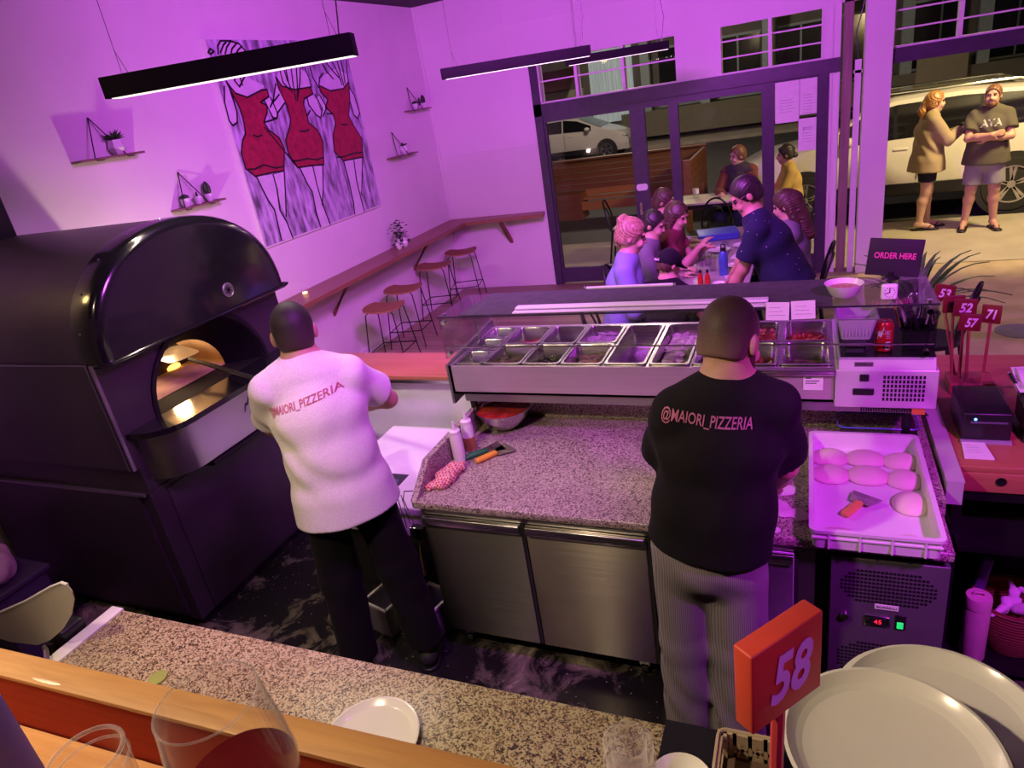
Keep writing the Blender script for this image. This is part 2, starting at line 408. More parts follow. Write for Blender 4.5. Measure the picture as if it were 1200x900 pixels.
# ------------------------------------------------------------------ smooth solid modelling (bodies, clothes, dough, cloth)
def N3(v): v = np.array(v, float); return v/np.linalg.norm(v)
class Solid:
    """smooth union of round cones / ellipsoids sampled on a grid and skinned as one continuous surface"""
    def __init__(s): s.p = []
    def cap(s, a, b, ra, rb=None, k=.02, clip=None, sub=False):
        s.p.append(('c', np.array(a, float), np.array(b, float), ra, rb if rb is not None else ra, k, clip, sub)); return s
    def ell(s, c, r, M=None, k=.02, clip=None, sub=False):
        s.p.append(('e', np.array(c, float), np.array(r, float), None if M is None else np.array(M, float), 0, k, clip, sub)); return s
    def flat(s, a, b, w, ra, rb, k=.03, clip=None, sub=False):
        """elliptical cone: w = sideways direction, ra/rb = (half width, half depth)"""
        s.p.append(('f', np.array(a, float), np.array(b, float), (N3(w), ra, rb), 0, k, clip, sub)); return s
    @staticmethod
    def ev(p, P):
        t = p[0]
        if t == 'c':
            a, b, ra, rb = p[1:5]; d = b-a; q = P-a; h = np.clip(q@d/max(d@d, 1e-12), 0, 1)
            r = np.linalg.norm(q-h[:, None]*d, axis=1)-(ra+(rb-ra)*h)
        elif t == 'e':
            q = P-p[1]
            if p[3] is not None: q = q@p[3].T
            k0 = np.linalg.norm(q/p[2], axis=1); k1 = np.linalg.norm(q/p[2]**2, axis=1)
            r = k0*(k0-1)/np.maximum(k1, 1e-9)
        else:
            a, b = p[1], p[2]; w, ra, rb = p[3]; d = b-a; L = np.linalg.norm(d); ax = d/L
            w = N3(w-ax*(w@ax)); u = np.cross(ax, w); q = P-a; h = np.clip(q@ax/L, 0, 1)
            rw = ra[0]+(rb[0]-ra[0])*h; ru = ra[1]+(rb[1]-ra[1])*h; e = q@ax-h*L; mn = np.minimum(rw, ru)
            r = (np.sqrt(((q@w)/rw)**2+((q@u)/ru)**2+(e/mn)**2)-1)*mn
        if p[6] is not None:
            for o, n in p[6]: r = np.maximum(r, (P-np.array(o, float))@N3(n))
        return r
    @staticmethod
    def bb(p):
        if p[0] == 'c': r = max(p[3], p[4]); return np.minimum(p[1], p[2])-r, np.maximum(p[1], p[2])+r
        if p[0] == 'e': r = max(p[2]); return p[1]-r, p[1]+r
        r = max(*p[3][1], *p[3][2]); return np.minimum(p[1], p[2])-r, np.maximum(p[1], p[2])+r
    def build(s, res, cuts=(), noise=None):
        pos = [p for p in s.p if not p[7]]
        lo = np.min([s.bb(p)[0] for p in pos], 0)-3*res; hi = np.max([s.bb(p)[1] for p in pos], 0)+3*res
        n = np.ceil((hi-lo)/res).astype(int)+1
        V = np.full(n, .2, np.float64)
        ax = [lo[i]+res*np.arange(n[i]) for i in range(3)]
        for p in s.p:
            l, h = s.bb(p); m = p[5]+3*res+.012
            i0 = np.maximum(0, np.floor((l-m-lo)/res).astype(int)); i1 = np.minimum(n, np.ceil((h+m-lo)/res).astype(int)+1)
            if (i1 <= i0).any(): continue
            g = np.stack(np.meshgrid(*[ax[i][i0[i]:i1[i]] for i in range(3)], indexing='ij'), -1); P = g.reshape(-1, 3)
            d = s.ev(p, P).reshape(g.shape[:3]); sl = tuple(slice(i0[i], i1[i]) for i in range(3)); a = V[sl]; k = max(p[5], 1e-4)
            if p[7]:
                h_ = np.maximum(k-np.abs(a+d), 0)/k; V[sl] = np.maximum(a, -d)+h_*h_*k*.25
            else:
                h_ = np.maximum(k-np.abs(a-d), 0)/k; V[sl] = np.minimum(a, d)-h_*h_*k*.25
        G = None
        if noise is not None or cuts:
            idx = np.argwhere(np.abs(V) < .06); P = lo+idx*res
            if noise is not None: V[tuple(idx.T)] += noise(P)
            for o, nn in cuts:
                G = np.stack(np.meshgrid(*ax, indexing='ij'), -1) if G is None else G
                V = np.maximum(V, (G-np.array(o, float))@N3(nn))
        return nets(V, lo, res)

def nets(V, lo, h):
    S = V < 0; nx, ny, nz = V.shape
    cs = np.zeros((nx-1, ny-1, nz-1), int)
    for dx in (0, 1):
        for dy in (0, 1):
            for dz in (0, 1): cs += S[dx:nx-1+dx, dy:ny-1+dy, dz:nz-1+dz]
    act = (cs > 0) & (cs < 8); idx = np.full(act.shape, -1); c = np.argwhere(act); idx[tuple(c.T)] = np.arange(len(c))
    acc = np.zeros((len(c), 3)); cnt = np.zeros(len(c))
    cor = [(x, y, z) for x in (0, 1) for y in (0, 1) for z in (0, 1)]
    for i, a in enumerate(cor):
        for b in cor[i+1:]:
            if sum(abs(p-q) for p, q in zip(a, b)) != 1: continue
            va = V[c[:, 0]+a[0], c[:, 1]+a[1], c[:, 2]+a[2]]; vb = V[c[:, 0]+b[0], c[:, 1]+b[1], c[:, 2]+b[2]]
            m = (va < 0) != (vb < 0); t = np.where(m, va/np.where(m, va-vb, 1), 0)
            pa, pb = np.array(a, float), np.array(b, float)
            acc += np.where(m[:, None], pa+(pb-pa)*t[:, None], 0); cnt += m
    v = lo+(c+acc/cnt[:, None])*h
    fs = []
    for ax in range(3):
        o = [(1, 2), (2, 0), (0, 1)][ax]
        sl0 = [slice(None)]*3; sl1 = [slice(None)]*3; sl0[ax] = slice(0, -1); sl1[ax] = slice(1, None)
        e = S[tuple(sl0)] != S[tuple(sl1)]; ee = np.argwhere(e)
        for w in o: ee = ee[(ee[:, w] > 0) & (ee[:, w] < V.shape[w]-1)]
        q = []
        for du, dv in ((1, 1), (0, 1), (0, 0), (1, 0)):
            k = ee.copy(); k[:, o[0]] -= du; k[:, o[1]] -= dv; q.append(idx[tuple(k.T)])
        q = np.stack(q, 1); inside = S[tuple(ee.T)]
        q[~inside] = q[~inside][:, ::-1]; fs.append(q)
    return v, np.concatenate(fs)

def solid_obj(name, vf, m, parent=None, label=None):
    v, f = vf; org = np.array(wloc(parent)) if parent is not None else v.mean(0)*[1, 1, 0]+[0, 0, v[:, 2].min()]
    me = bpy.data.meshes.new('mesh'); v = v-org
    me.vertices.add(len(v)); me.vertices.foreach_set('co', v.astype(np.float32).ravel())
    me.loops.add(4*len(f)); me.loops.foreach_set('vertex_index', f.astype(np.int32).ravel())
    me.polygons.add(len(f)); me.polygons.foreach_set('loop_start', np.arange(0, 4*len(f), 4, dtype=np.int32))
    me.polygons.foreach_set('use_smooth', np.ones(len(f), bool)); me.update(calc_edges=True); me.validate()
    me.materials.append(m)
    o = bpy.data.objects.new(name, me); COL.objects.link(o); o.parent = parent
    o.location = (0, 0, 0) if parent is not None else org
    if label: o['label'] = label
    return o

# ------------------------------------------------------------------ people
def skin_mat(name, c, tattoo=False):
    m = mat(name, c, .5, var=.07, scale=25)
    b = m.node_tree.nodes['Principled BSDF']; b.inputs['Subsurface Weight'].default_value = .08; b.inputs['Subsurface Radius'].default_value = (.02, .008, .005)
    return m
SKIN = skin_mat('fair_skin', (.62, .38, .29)); SKIN2 = skin_mat('warm_skin', (.52, .30, .21))
M_eye = mat('eye', (.06, .045, .04), .2)
M_lip = mat('lips', (.45, .16, .14), .45)

def cloth_mat(name, c, rough=.85, stripe=None, heather=.1, fleck=None):
    if name in MATS: return MATS[name]
    m, N, L, b = node_mat(name)
    tc = N.new('ShaderNodeTexCoord'); n = N.new('ShaderNodeTexNoise'); n.inputs['Scale'].default_value = 180; L.new(tc.outputs['Object'], n.inputs['Vector'])
    cr = ramp(N, [(.3, [x*(1-heather) for x in c]), (.7, [min(1, x*(1+heather)) for x in c])]); L.new(n.outputs['Fac'], cr.inputs[0]); out = cr.outputs[0]
    if stripe:
        c2, per = stripe
        sp = N.new('ShaderNodeSeparateXYZ'); L.new(tc.outputs['Object'], sp.inputs[0])
        a = N.new('ShaderNodeMath'); a.operation = 'ADD'; L.new(sp.outputs[0], a.inputs[0])
        y2 = N.new('ShaderNodeMath'); y2.operation = 'MULTIPLY'; L.new(sp.outputs[1], y2.inputs[0]); y2.inputs[1].default_value = .45; L.new(y2.outputs[0], a.inputs[1])
        d = N.new('ShaderNodeMath'); d.operation = 'DIVIDE'; L.new(a.outputs[0], d.inputs[0]); d.inputs[1].default_value = per
        f = N.new('ShaderNodeMath'); f.operation = 'FRACT'; L.new(d.outputs[0], f.inputs[0])
        g = N.new('ShaderNodeMath'); g.operation = 'LESS_THAN'; L.new(f.outputs[0], g.inputs[0]); g.inputs[1].default_value = .4
        x = N.new('ShaderNodeMix'); x.data_type = 'RGBA'; L.new(g.outputs[0], x.inputs['Factor']); L.new(out, x.inputs['A']); x.inputs['B'].default_value = (*c2, 1); out = x.outputs['Result']
    if fleck:
        v = N.new('ShaderNodeTexVoronoi'); v.inputs['Scale'].default_value = 22; L.new(tc.outputs['Object'], v.inputs['Vector'])
        g = N.new('ShaderNodeMath'); g.operation = 'LESS_THAN'; L.new(v.outputs['Distance'], g.inputs[0]); g.inputs[1].default_value = .09
        x = N.new('ShaderNodeMix'); x.data_type = 'RGBA'; L.new(g.outputs[0], x.inputs['Factor']); L.new(out, x.inputs['A']); x.inputs['B'].default_value = (*fleck, 1); out = x.outputs['Result']
    L.new(out, b.inputs['Base Color']); b.inputs['Roughness'].default_value = rough; b.inputs['Sheen Weight'].default_value = .02; b.inputs['Specular IOR Level'].default_value = .2
    bp = N.new('ShaderNodeBump'); bp.inputs['Strength'].default_value = .1; L.new(n.outputs['Fac'], bp.inputs['Height']); L.new(bp.outputs[0], b.inputs['Normal'])
    return m

def hair_mat(name, c1, c2, scale=(60, 60, 6)):
    if name in MATS: return MATS[name]
    m, N, L, b = node_mat(name)
    tc = N.new('ShaderNodeTexCoord'); mp = N.new('ShaderNodeMapping'); mp.inputs['Scale'].default_value = scale; L.new(tc.outputs['Object'], mp.inputs[0])
    n = N.new('ShaderNodeTexNoise'); n.inputs['Scale'].default_value = 1.5; n.inputs['Detail'].default_value = 5; L.new(mp.outputs[0], n.inputs['Vector'])
    cr = ramp(N, [(.3, c1), (.7, c2)]); L.new(n.outputs['Fac'], cr.inputs[0]); L.new(cr.outputs[0], b.inputs['Base Color'])
    b.inputs['Roughness'].default_value = .45
    bp = N.new('ShaderNodeBump'); bp.inputs['Strength'].default_value = .5; L.new(n.outputs['Fac'], bp.inputs['Height']); L.new(bp.outputs[0], b.inputs['Normal'])
    return m

def ik(S, Wr, hint, l1, l2):
    S, Wr, hint = map(lambda q: np.array(q, float), (S, Wr, hint)); d = Wr-S; L = np.linalg.norm(d)
    if L > .995*(l1+l2): Wr = S+d/L*(l1+l2)*.995; d = Wr-S; L = np.linalg.norm(d)
    if L < abs(l1-l2)+.03: L = abs(l1-l2)+.03; d = N3(d)*L; Wr = S+d
    a = (l1*l1-l2*l2+L*L)/(2*L); h = math.sqrt(max(0, l1*l1-a*a)); ax = d/L
    o = hint-S; o = o-ax*(o@ax); o = o/max(np.linalg.norm(o), 1e-6)
    return S+ax*a+o*h, Wr

def folds(amp, seed=0.0, sx=1.0):
    def f(P):
        x, y, z = P[:, 0]+seed, P[:, 1]-seed*.7, P[:, 2]
        a = np.sin(34*x-20*y+17*z+3*np.sin(9*z+4*x))*(.5+.5*np.sin(7*z+3*x-4*y))
        b = np.sin(20*x+28*y-13*z+2.5*np.sin(8*x-5*z))*(.4+.6*np.sin(5*z-6*x+1))
        return amp*(.65*a+.35*b)
    return f

def add_hand(S, wrist, d, n, side, s=1.0, curl=.6, k=.006):
    """palm, four unequal bent fingers and a thumb leaving the side of the palm. d: hand direction, n: palm normal, side: +1/-1 thumb side"""
    d = N3(d); n = N3(np.array(n, float)-d*(np.array(n, float)@d)); w = np.cross(d, n)*side; w = np.array(wrist, float), w
    wr, w = w
    S.flat(wr, wr+d*.085*s, w, (.026*s, .016*s), (.040*s, .013*s), k=.015)
    for i, (off, L, r) in enumerate(((.030, .078, .0088), (.010, .086, .0092), (-.010, .080, .0088), (-.029, .064, .0078))):
        b = wr+d*.088*s+w*off*s*.95; dirn = N3(d+w*off*1.2); p = b
        for j, fr in enumerate((.45, .32, .23)):
            a = curl*(.5+.45*j); dd = N3(dirn*math.cos(a)+n*math.sin(a)); q = p+dd*L*fr*s
            S.cap(p, q, r*s*(1-.1*j), r*s*(.92-.1*j), k=k if j else .01); p = q
    b = wr+d*.025*s+w*.026*s; t1 = b+N3(d*.6+w*.75+n*.25)*.042*s; t2 = t1+N3(d*.85+w*.25+n*.35)*.032*s; t3 = t2+N3(d*.9+n*.5)*.026*s
    S.cap(b, t1, .0125*s, .011*s, k=.012).cap(t1, t2, .0105*s, .0095*s, k=k).cap(t2, t3, .0095*s, .0075*s, k=k)

def person(label, J, body=SKIN, res=.008, fat=1.0, s=1.0, clothes=(), hair=None, curl=(.6, .6), palms=None, female=False, eyes=True, bare=False):
    """J: world joints. The body is one continuous surface; hair, clothing and eyes are its children."""
    A = {k: np.array(v, float) for k, v in J.items() if k not in ('hd',)}
    hf, hu = N3(A['hf']), A['hu']; hu = N3(hu-hf*(hu@hf)); hr = np.cross(hf, hu); h = A['head']
    H = lambda r, f, u: h+(hr*r+hf*f+hu*u)*s
    HM = np.array([hr, hf, hu])
    S = Solid()
    S.ell(H(0, -.012, .022), np.array((.076, .094, .094))*s, HM, k=.02)
    S.ell(H(0, .022, -.045), np.array((.058, .068, .078))*s, HM, k=.03)
    S.ell(H(0, .055, -.098), np.array((.026, .026, .022))*s, HM, k=.025)
    for sd in (-1, 1):
        S.ell(H(sd*.032, .075, -.045), np.array((.026, .022, .024))*s, HM, k=.02)
        S.ell(H(sd*.032, .089, .008), np.array((.014, .016, .011))*s, HM, k=.012, sub=True)
        S.ell(H(sd*.030, .083, .026), np.array((.026, .012, .009))*s, HM, k=.012)
        S.ell(H(sd*.079, -.010, -.012), np.array((.012, .019, .031))*s, HM, k=.006)
    S.cap(H(0, .088, .012), H(0, .108, -.032), .0075*s, .0125*s, k=.010)
    S.ell(H(0, .097, -.036), np.array((.017, .012, .008))*s, HM, k=.006)
    S.ell(H(0, .088, -.066), np.array((.023, .010, .007))*s, HM, k=.006)
    S.ell(H(0, .086, -.078), np.array((.020, .010, .007))*s, HM, k=.006)
    nb = A['neck']; S.cap(nb-hu*.02*s, H(0, -.02, -.06), .058*s*(.85 if female else 1), .053*s*(.85 if female else 1), k=.03)
    w = N3(A['shR']-A['shL']); pel, che = A['pelvis'], A['chest']; hw = N3(A['hipR']-A['hipL'])
    wa = pel*.55+che*.45
    S.flat(pel, wa, hw, (.160*s*fat, .115*s*fat), (.138*s*fat, .102*s*fat), k=.05)
    S.flat(wa, che, w, (.138*s*fat, .102*s*fat), (.160*s*fat**.7, .112*s*fat**.7), k=.05)
    S.flat(che, nb-(nb-che)*.25, w, (.160*s*fat**.7, .112*s*fat**.7), (.105*s, .070*s), k=.05)
    S.cap(A['shL'], A['shR'], .052*s, k=.05)
    S.cap(A['shL']*.6+nb*.4, nb+hu*.03*s, .045*s, .04*s, k=.05).cap(A['shR']*.6+nb*.4, nb+hu*.03*s, .045*s, .04*s, k=.05)
    for i, q in enumerate('LR'):
        sh, el, wr = A['sh'+q], A['el'+q], A['wr'+q]
        S.cap(sh, el, .052*s, .040*s, k=.025).cap(el, el*.6+wr*.4, .040*s, .042*s, k=.02).cap(el*.6+wr*.4, wr, .042*s, .027*s, k=.02)
        fd = N3(wr-el); pn = np.array(palms[i] if palms else (0, 0, -1.0)); hd = N3(J['hd'][i]) if J.get('hd') is not None and J['hd'][i] is not None else fd
        up = np.cross(hd, pn); sidew = 1 if i == 0 else -1
        add_hand(S, wr, hd, pn, sidew, s, curl[i])
        hp, kn, an, to = A['hip'+q], A['kn'+q], A['an'+q], A['to'+q]
        S.cap(hp, kn, .082*s*fat**.8, .056*s*fat**.5, k=.04)
        back = N3(np.cross(np.cross(kn-an, to-an), kn-an)); cf = kn*.7+an*.3-back*.018*s
        S.cap(kn, cf, .054*s, .056*s*fat**.4, k=.03).cap(cf, an, .054*s*fat**.4, .037*s, k=.03)
        S.cap(an-N3(to-an)*.03*s-np.array((0, 0, .015*s)), an*.4+to*.6, .036*s, .034*s, k=.03).cap(an*.4+to*.6, to, .034*s, .024*s, k=.02)
    o = solid_obj('person', S.build(res), body); tag(o, label, 'person')
    if eyes:
        for sd in (-1, 1):
            b = B().ball(H(sd*.031, .0795, .007), .0125*s, n=10, m=7); obj('eye', b, M_eye, o, world=True)
    for c in clothes: c(o, A, H, HM, s, fat)
    if hair: hair(o, A, H, HM, s)
    return o

def shirt(m, name='shirt', grow=.016, sleeve=.5, hem=.06, res=.008, fold=.005, flare=.0, seed=0.0, text=None, loose=1.0, collar=.0):
    def f(o, A, H, HM, s, fat):
        S = Solid(); w = N3(A['shR']-A['shL']); hw = N3(A['hipR']-A['hipL']); pel, che, nb = A['pelvis'], A['chest'], A['neck']
        wa = pel*.55+che*.45; up = N3(che-pel); g = grow
        lo = pel-up*hem
        S.flat(lo, wa, hw, (.160*s*fat+g+flare, .118*s*fat+g+flare), (.145*s*fat+g*loose, .107*s*fat+g*loose), k=.06, clip=[(lo, -up)])
        S.flat(lo, lo+up*.10, hw, (.178*s*fat+g+flare, .122*s*fat+g+flare), (.165*s*fat+g+flare, .115*s*fat+g+flare), k=.03, clip=[(lo, -up)])
        S.flat(wa, che, w, (.145*s*fat+g*loose, .107*s*fat+g*loose), (.162*s*fat**.7+g, .114*s*fat**.7+g), k=.05)
        S.flat(che, nb-(nb-che)*.25, w, (.162*s*fat**.7+g, .114*s*fat**.7+g), (.112*s+g, .072*s+g), k=.05)
        S.cap(A['shL'], A['shR'], .047*s+g*.5, k=.05)
        S.cap(A['shL']*.6+nb*.4, nb-(nb-che)*.02, .047*s+g*.6, .045*s+g*.5, k=.05).cap(A['shR']*.6+nb*.4, nb-(nb-che)*.02, .047*s+g*.6, .045*s+g*.5, k=.05)
        if collar: S.cap(nb-up*.02, nb+up*collar, .062*s, .060*s, k=.01)
        for q in 'LR':
            sh, el, wr = A['sh'+q], A['el'+q], A['wr'+q]
            if sleeve <= 1:
                e = sh+(el-sh)*sleeve; d = N3(el-sh)
                S.cap(sh, e+d*.06, .047*s+g*.8, .056*s+g*1.3, k=.035, clip=[(e, d)])
            else:
                t = sleeve-1; e = el+(wr-el)*t; d = N3(wr-el)
                S.cap(sh, el, .054*s+g*.9, .045*s+g*.9, k=.035).cap(el, e+d*.03, .045*s+g*.9, .033*s+g*.9, k=.02, clip=[(e, d)])
        top = nb+up*(.012*s+collar)
        return_obj = solid_obj(name, S.build(res, noise=folds(fold, seed)), m, o)
        if text:
            me = return_obj.data; org = np.array(wloc(o)); bv = BVHTree.FromPolygons([tuple(np.array(v.co)+org) for v in me.vertices], [tuple(p.vertices) for p in me.polygons])
            body, size, c, ux, m_t, width = text
            def warp(v):
                hit = bv.ray_cast(Vector((v.x, 1.2, v.z)), Vector((0, 1, 0)))
                return (hit[0].x, hit[0].y-.0035, hit[0].z) if hit[0] is not None else tuple(v)
            b = B(); b.text(body, size, c, ux, Vector((ux[2]*-1, 0, ux[0])), .001, bold=.012, width=width, warp=warp)
            obj('printed_lettering', b, m_t, return_obj, world=True, weld=False, sharp=0)
    return f

def trousers(m, name='trousers', grow=.014, length=.97, res=.009, fold=.006, seed=1.0, top=.05, loose=1.0):
    def f(o, A, H, HM, s, fat):
        S = Solid(); hw = N3(A['hipR']-A['hipL']); pel, che = A['pelvis'], A['chest']; up = N3(che-pel); g = grow
        S.flat(pel-up*.06, pel+up*top, hw, (.148*s*fat+g*.5, .122*s*fat+g*.7), (.150*s*fat+g*.5, .110*s*fat+g*.5), k=.05)
        for q in 'LR':
            hp, kn, an = A['hip'+q], A['kn'+q], A['an'+q]
            if length <= .5:
                t = length*2; e = hp+(kn-hp)*t; d = N3(kn-hp)
                S.cap(hp, e+d*.05, .082*s*fat**.8+g, .070*s*fat**.6+g*1.2*loose, k=.022, clip=[(e, d)])
            else:
                t = (length-.5)*2; e = kn+(an-kn)*t; d = N3(an-kn)
                S.cap(hp, kn, .078*s*fat**.8+g, .060*s+g*1.3*loose, k=.045).cap(kn, e+d*.04, .060*s+g*1.3*loose, .050*s+g*1.5*loose, k=.03, clip=[(e, d)])
        solid_obj(name, S.build(res, noise=folds(fold, seed)), m, o)
    return f

def shoes(m, sole=None, name='shoe'):
    def f(o, A, H, HM, s, fat):
        for q in 'LR':
            an, to = A['an'+q], A['to'+q]; d = N3((to-an)*[1, 1, 0]); gz = min(an[2], to[2])
            S = Solid(); z0 = to[2]-.028
            S.cap(an-d*.035+[0, 0, -.025], an*.35+to*.65, .046*s, .046*s, k=.03).cap(an*.35+to*.65, to+d*.01, .046*s, .034*s, k=.03).cap(an+[0, 0, -.01], an+[0, 0, .03], .047*s, .045*s, k=.02)
            c = an*.5+to*.5; b = [((0, 0, z0), (0, 0, -1)), (an+[0, 0, .035], (0, 0, 1))]
            sh = solid_obj(name, S.build(.007, cuts=b), m, o)
            if sole:
                S2 = Solid(); S2.cap((an-d*.04)*[1, 1, 0]+[0, 0, z0], to*[1, 1, 0]+d*.012+[0, 0, z0], .047*s, .042*s, k=.01)
                solid_obj('sole', S2.build(.006, cuts=[((0, 0, z0-.012), (0, 0, -1)), ((0, 0, z0+.018), (0, 0, 1))]), sole, sh)
    return f

def thongs(m):
    def f(o, A, H, HM, s, fat):
        for q in 'LR':
            an, to = A['an'+q], A['to'+q]; d = N3((to-an)*[1, 1, 0]); z0 = .012
            S = Solid(); S.cap((an-d*.05)*[1, 1, 0]+[0, 0, z0], to*[1, 1, 0]+d*.03+[0, 0, z0], .045*s, .050*s, k=.01)
            so = solid_obj('sandal', S.build(.006, cuts=[((0, 0, .004), (0, 0, -1)), ((0, 0, .022), (0, 0, 1))]), m, o)
            w = np.cross(d, [0, 0, 1]); t = to*[1, 1, 0]
            b = B()
            for sd in (-1, 1): b.tube([t+d*.012+[0, 0, .026], t-d*.03+w*sd*.03+[0, 0, .062], t-d*.06+w*sd*.046+[0, 0, .024]], .006, 6)
            obj('strap', b, m, so, world=True)
    return f

def hair_cap(m, thick=.012, front=.02, back=-.06, extra=(), res=.006, name='hair', noise=.002, fringe=None):
    """cap of hair over the skull; the face is cut free. extra: list of (a, b, ra, rb) round cones in head coordinates"""
    def f(o, A, H, HM, s):
        S = Solid()
        S.ell(H(0, -.012, .024), np.array((.076+thick, .094+thick, .094+thick))*s, HM, k=.01)
        S.ell(H(0, -.045, -.03), np.array((.066+thick, .055+thick, .07))*s, HM, k=.02)
        S.ell(H(0, .090, -.045), np.array((.080, .085, .112+front))*s, HM, k=.012, sub=True)
        S.ell(H(0, .080, -.058), np.array((.13, .060, .105))*s, HM, k=.012, sub=True)
        S.ell(H(0, .02, -.11), np.array((.10, .075, .075))*s, HM, k=.012, sub=True)
        for sd in (-1, 1): S.ell(H(sd*.085, .0, -.02), np.array((.018, .015, .026))*s, HM, k=.006, sub=True)
        S.ell(H(0, -.05, back-.12), np.array((.13, .13, .11))*s, HM, k=.01, sub=True)
        for a, b, ra, rb in extra: S.cap(H(*a), H(*b), ra*s, rb*s, k=.018)
        def nz(P):
            q = (P-A['head'])@HM.T
            return noise*np.sin(q[:, 0]*190+20*np.sin(q[:, 2]*14)+q[:, 1]*90)
        solid_obj(name, S.build(res, noise=nz), m, o)
    return f
def fade_mat(name, top, low):
    m, N, L, b = node_mat(name); tc = N.new('ShaderNodeTexCoord'); sp = N.new('ShaderNodeSeparateXYZ'); L.new(tc.outputs['Generated'], sp.inputs[0])
    n = N.new('ShaderNodeTexNoise'); n.inputs['Scale'].default_value = 60; L.new(tc.outputs['Object'], n.inputs['Vector'])
    a = N.new('ShaderNodeMath'); a.operation = 'MULTIPLY_ADD'; L.new(n.outputs['Fac'], a.inputs[0]); a.inputs[1].default_value = .25; L.new(sp.outputs[2], a.inputs[2])
    cr = ramp(N, [(.2, low), (.5, [x*.5+y*.5 for x, y in zip(low, top)]), (.8, top)]); L.new(a.outputs[0], cr.inputs[0]); L.new(cr.outputs[0], b.inputs['Base Color']); b.inputs['Roughness'].default_value = .6
    bp = N.new('ShaderNodeBump'); bp.inputs['Strength'].default_value = .9; n.inputs['Scale'].default_value = 140; L.new(n.outputs['Fac'], bp.inputs['Height']); L.new(bp.outputs[0], b.inputs['Normal']); return m
def also(*fs):
    def f(o, A, H, HM, s):
        for g in fs: g(o, A, H, HM, s)
    return f
def beard(m, res=.006):
    def f(o, A, H, HM, s):
        S = Solid(); S.ell(H(0, .050, -.092), np.array((.054, .048, .042))*s, HM, k=.02)
        for sd in (-1, 1): S.cap(H(sd*.062, .012, -.035), H(sd*.05, .03, -.085), .014*s, .02*s, k=.02)
        S.cap(H(-.022, .094, -.055), H(.022, .094, -.055), .007*s, k=.01)
        S.ell(H(0, .10, -.071), np.array((.02, .02, .010))*s, HM, k=.006, sub=True)
        solid_obj('beard', S.build(res), m, o)
    return f

def seated(x, y, a, s=1.0, seat=.46, lean=.12, side=0.0, hyaw=0.0, hpitch=-.25, hands=None, elb=None, hd=None, spread=.10, headfwd=.04):
    """joints of a person sitting at (x, y) and facing angle a (radians, 0 = +X). hands: [(fwd, right, z), ...] left then right"""
    fw = np.array((math.cos(a), math.sin(a), 0)); rt = np.array((math.sin(a), -math.cos(a), 0)); up = np.array((0, 0, 1.0)); o = np.array((x, y, 0.0))
    P = lambda f, r, z: o+fw*f+rt*r+up*z
    pz = seat+.10*s
    sp = N3(up*math.cos(lean)+fw*math.sin(lean)+rt*side)
    pel = P(0, 0, pz); che = pel+sp*.33*s; nb = pel+sp*.53*s; ce = pel+sp*.455*s
    hy = a+hyaw; hf = np.array((math.cos(hy)*math.cos(hpitch), math.sin(hy)*math.cos(hpitch), math.sin(hpitch))); hu = N3(up+fw*.12)
    hu = N3(hu-hf*(hu@hf)); head = nb+up*.145*s+fw*headfwd*s+rt*side*.05
    J = dict(pelvis=pel, chest=che, neck=nb, head=head, hf=hf, hu=hu, shL=ce-rt*.175*s, shR=ce+rt*.175*s,
             hipL=P(.02, -.09*s, pz-.03), hipR=P(.02, .09*s, pz-.03), knL=P(.42*s, -spread-.03, seat+.03), knR=P(.42*s, spread+.03, seat+.03),
             anL=P(.36*s, -spread-.02, .09), anR=P(.36*s, spread+.02, .09), toL=P(.50*s, -spread-.04, .035), toR=P(.50*s, spread+.04, .035))
    hands = hands or [(.38, -.12, seat+.31), (.38, .12, seat+.31)]
    elb = elb or [(-.05, -.45, seat+.1), (-.05, .45, seat+.1)]
    for q, hnd, eb in zip('LR', hands, elb): J['el'+q], J['wr'+q] = ik(J['sh'+q], P(*hnd), P(*eb), .285*s, .255*s)
    if hd: J['hd'] = [None if d is None else fw*d[0]+rt*d[1]+up*d[2] for d in hd]
    return J
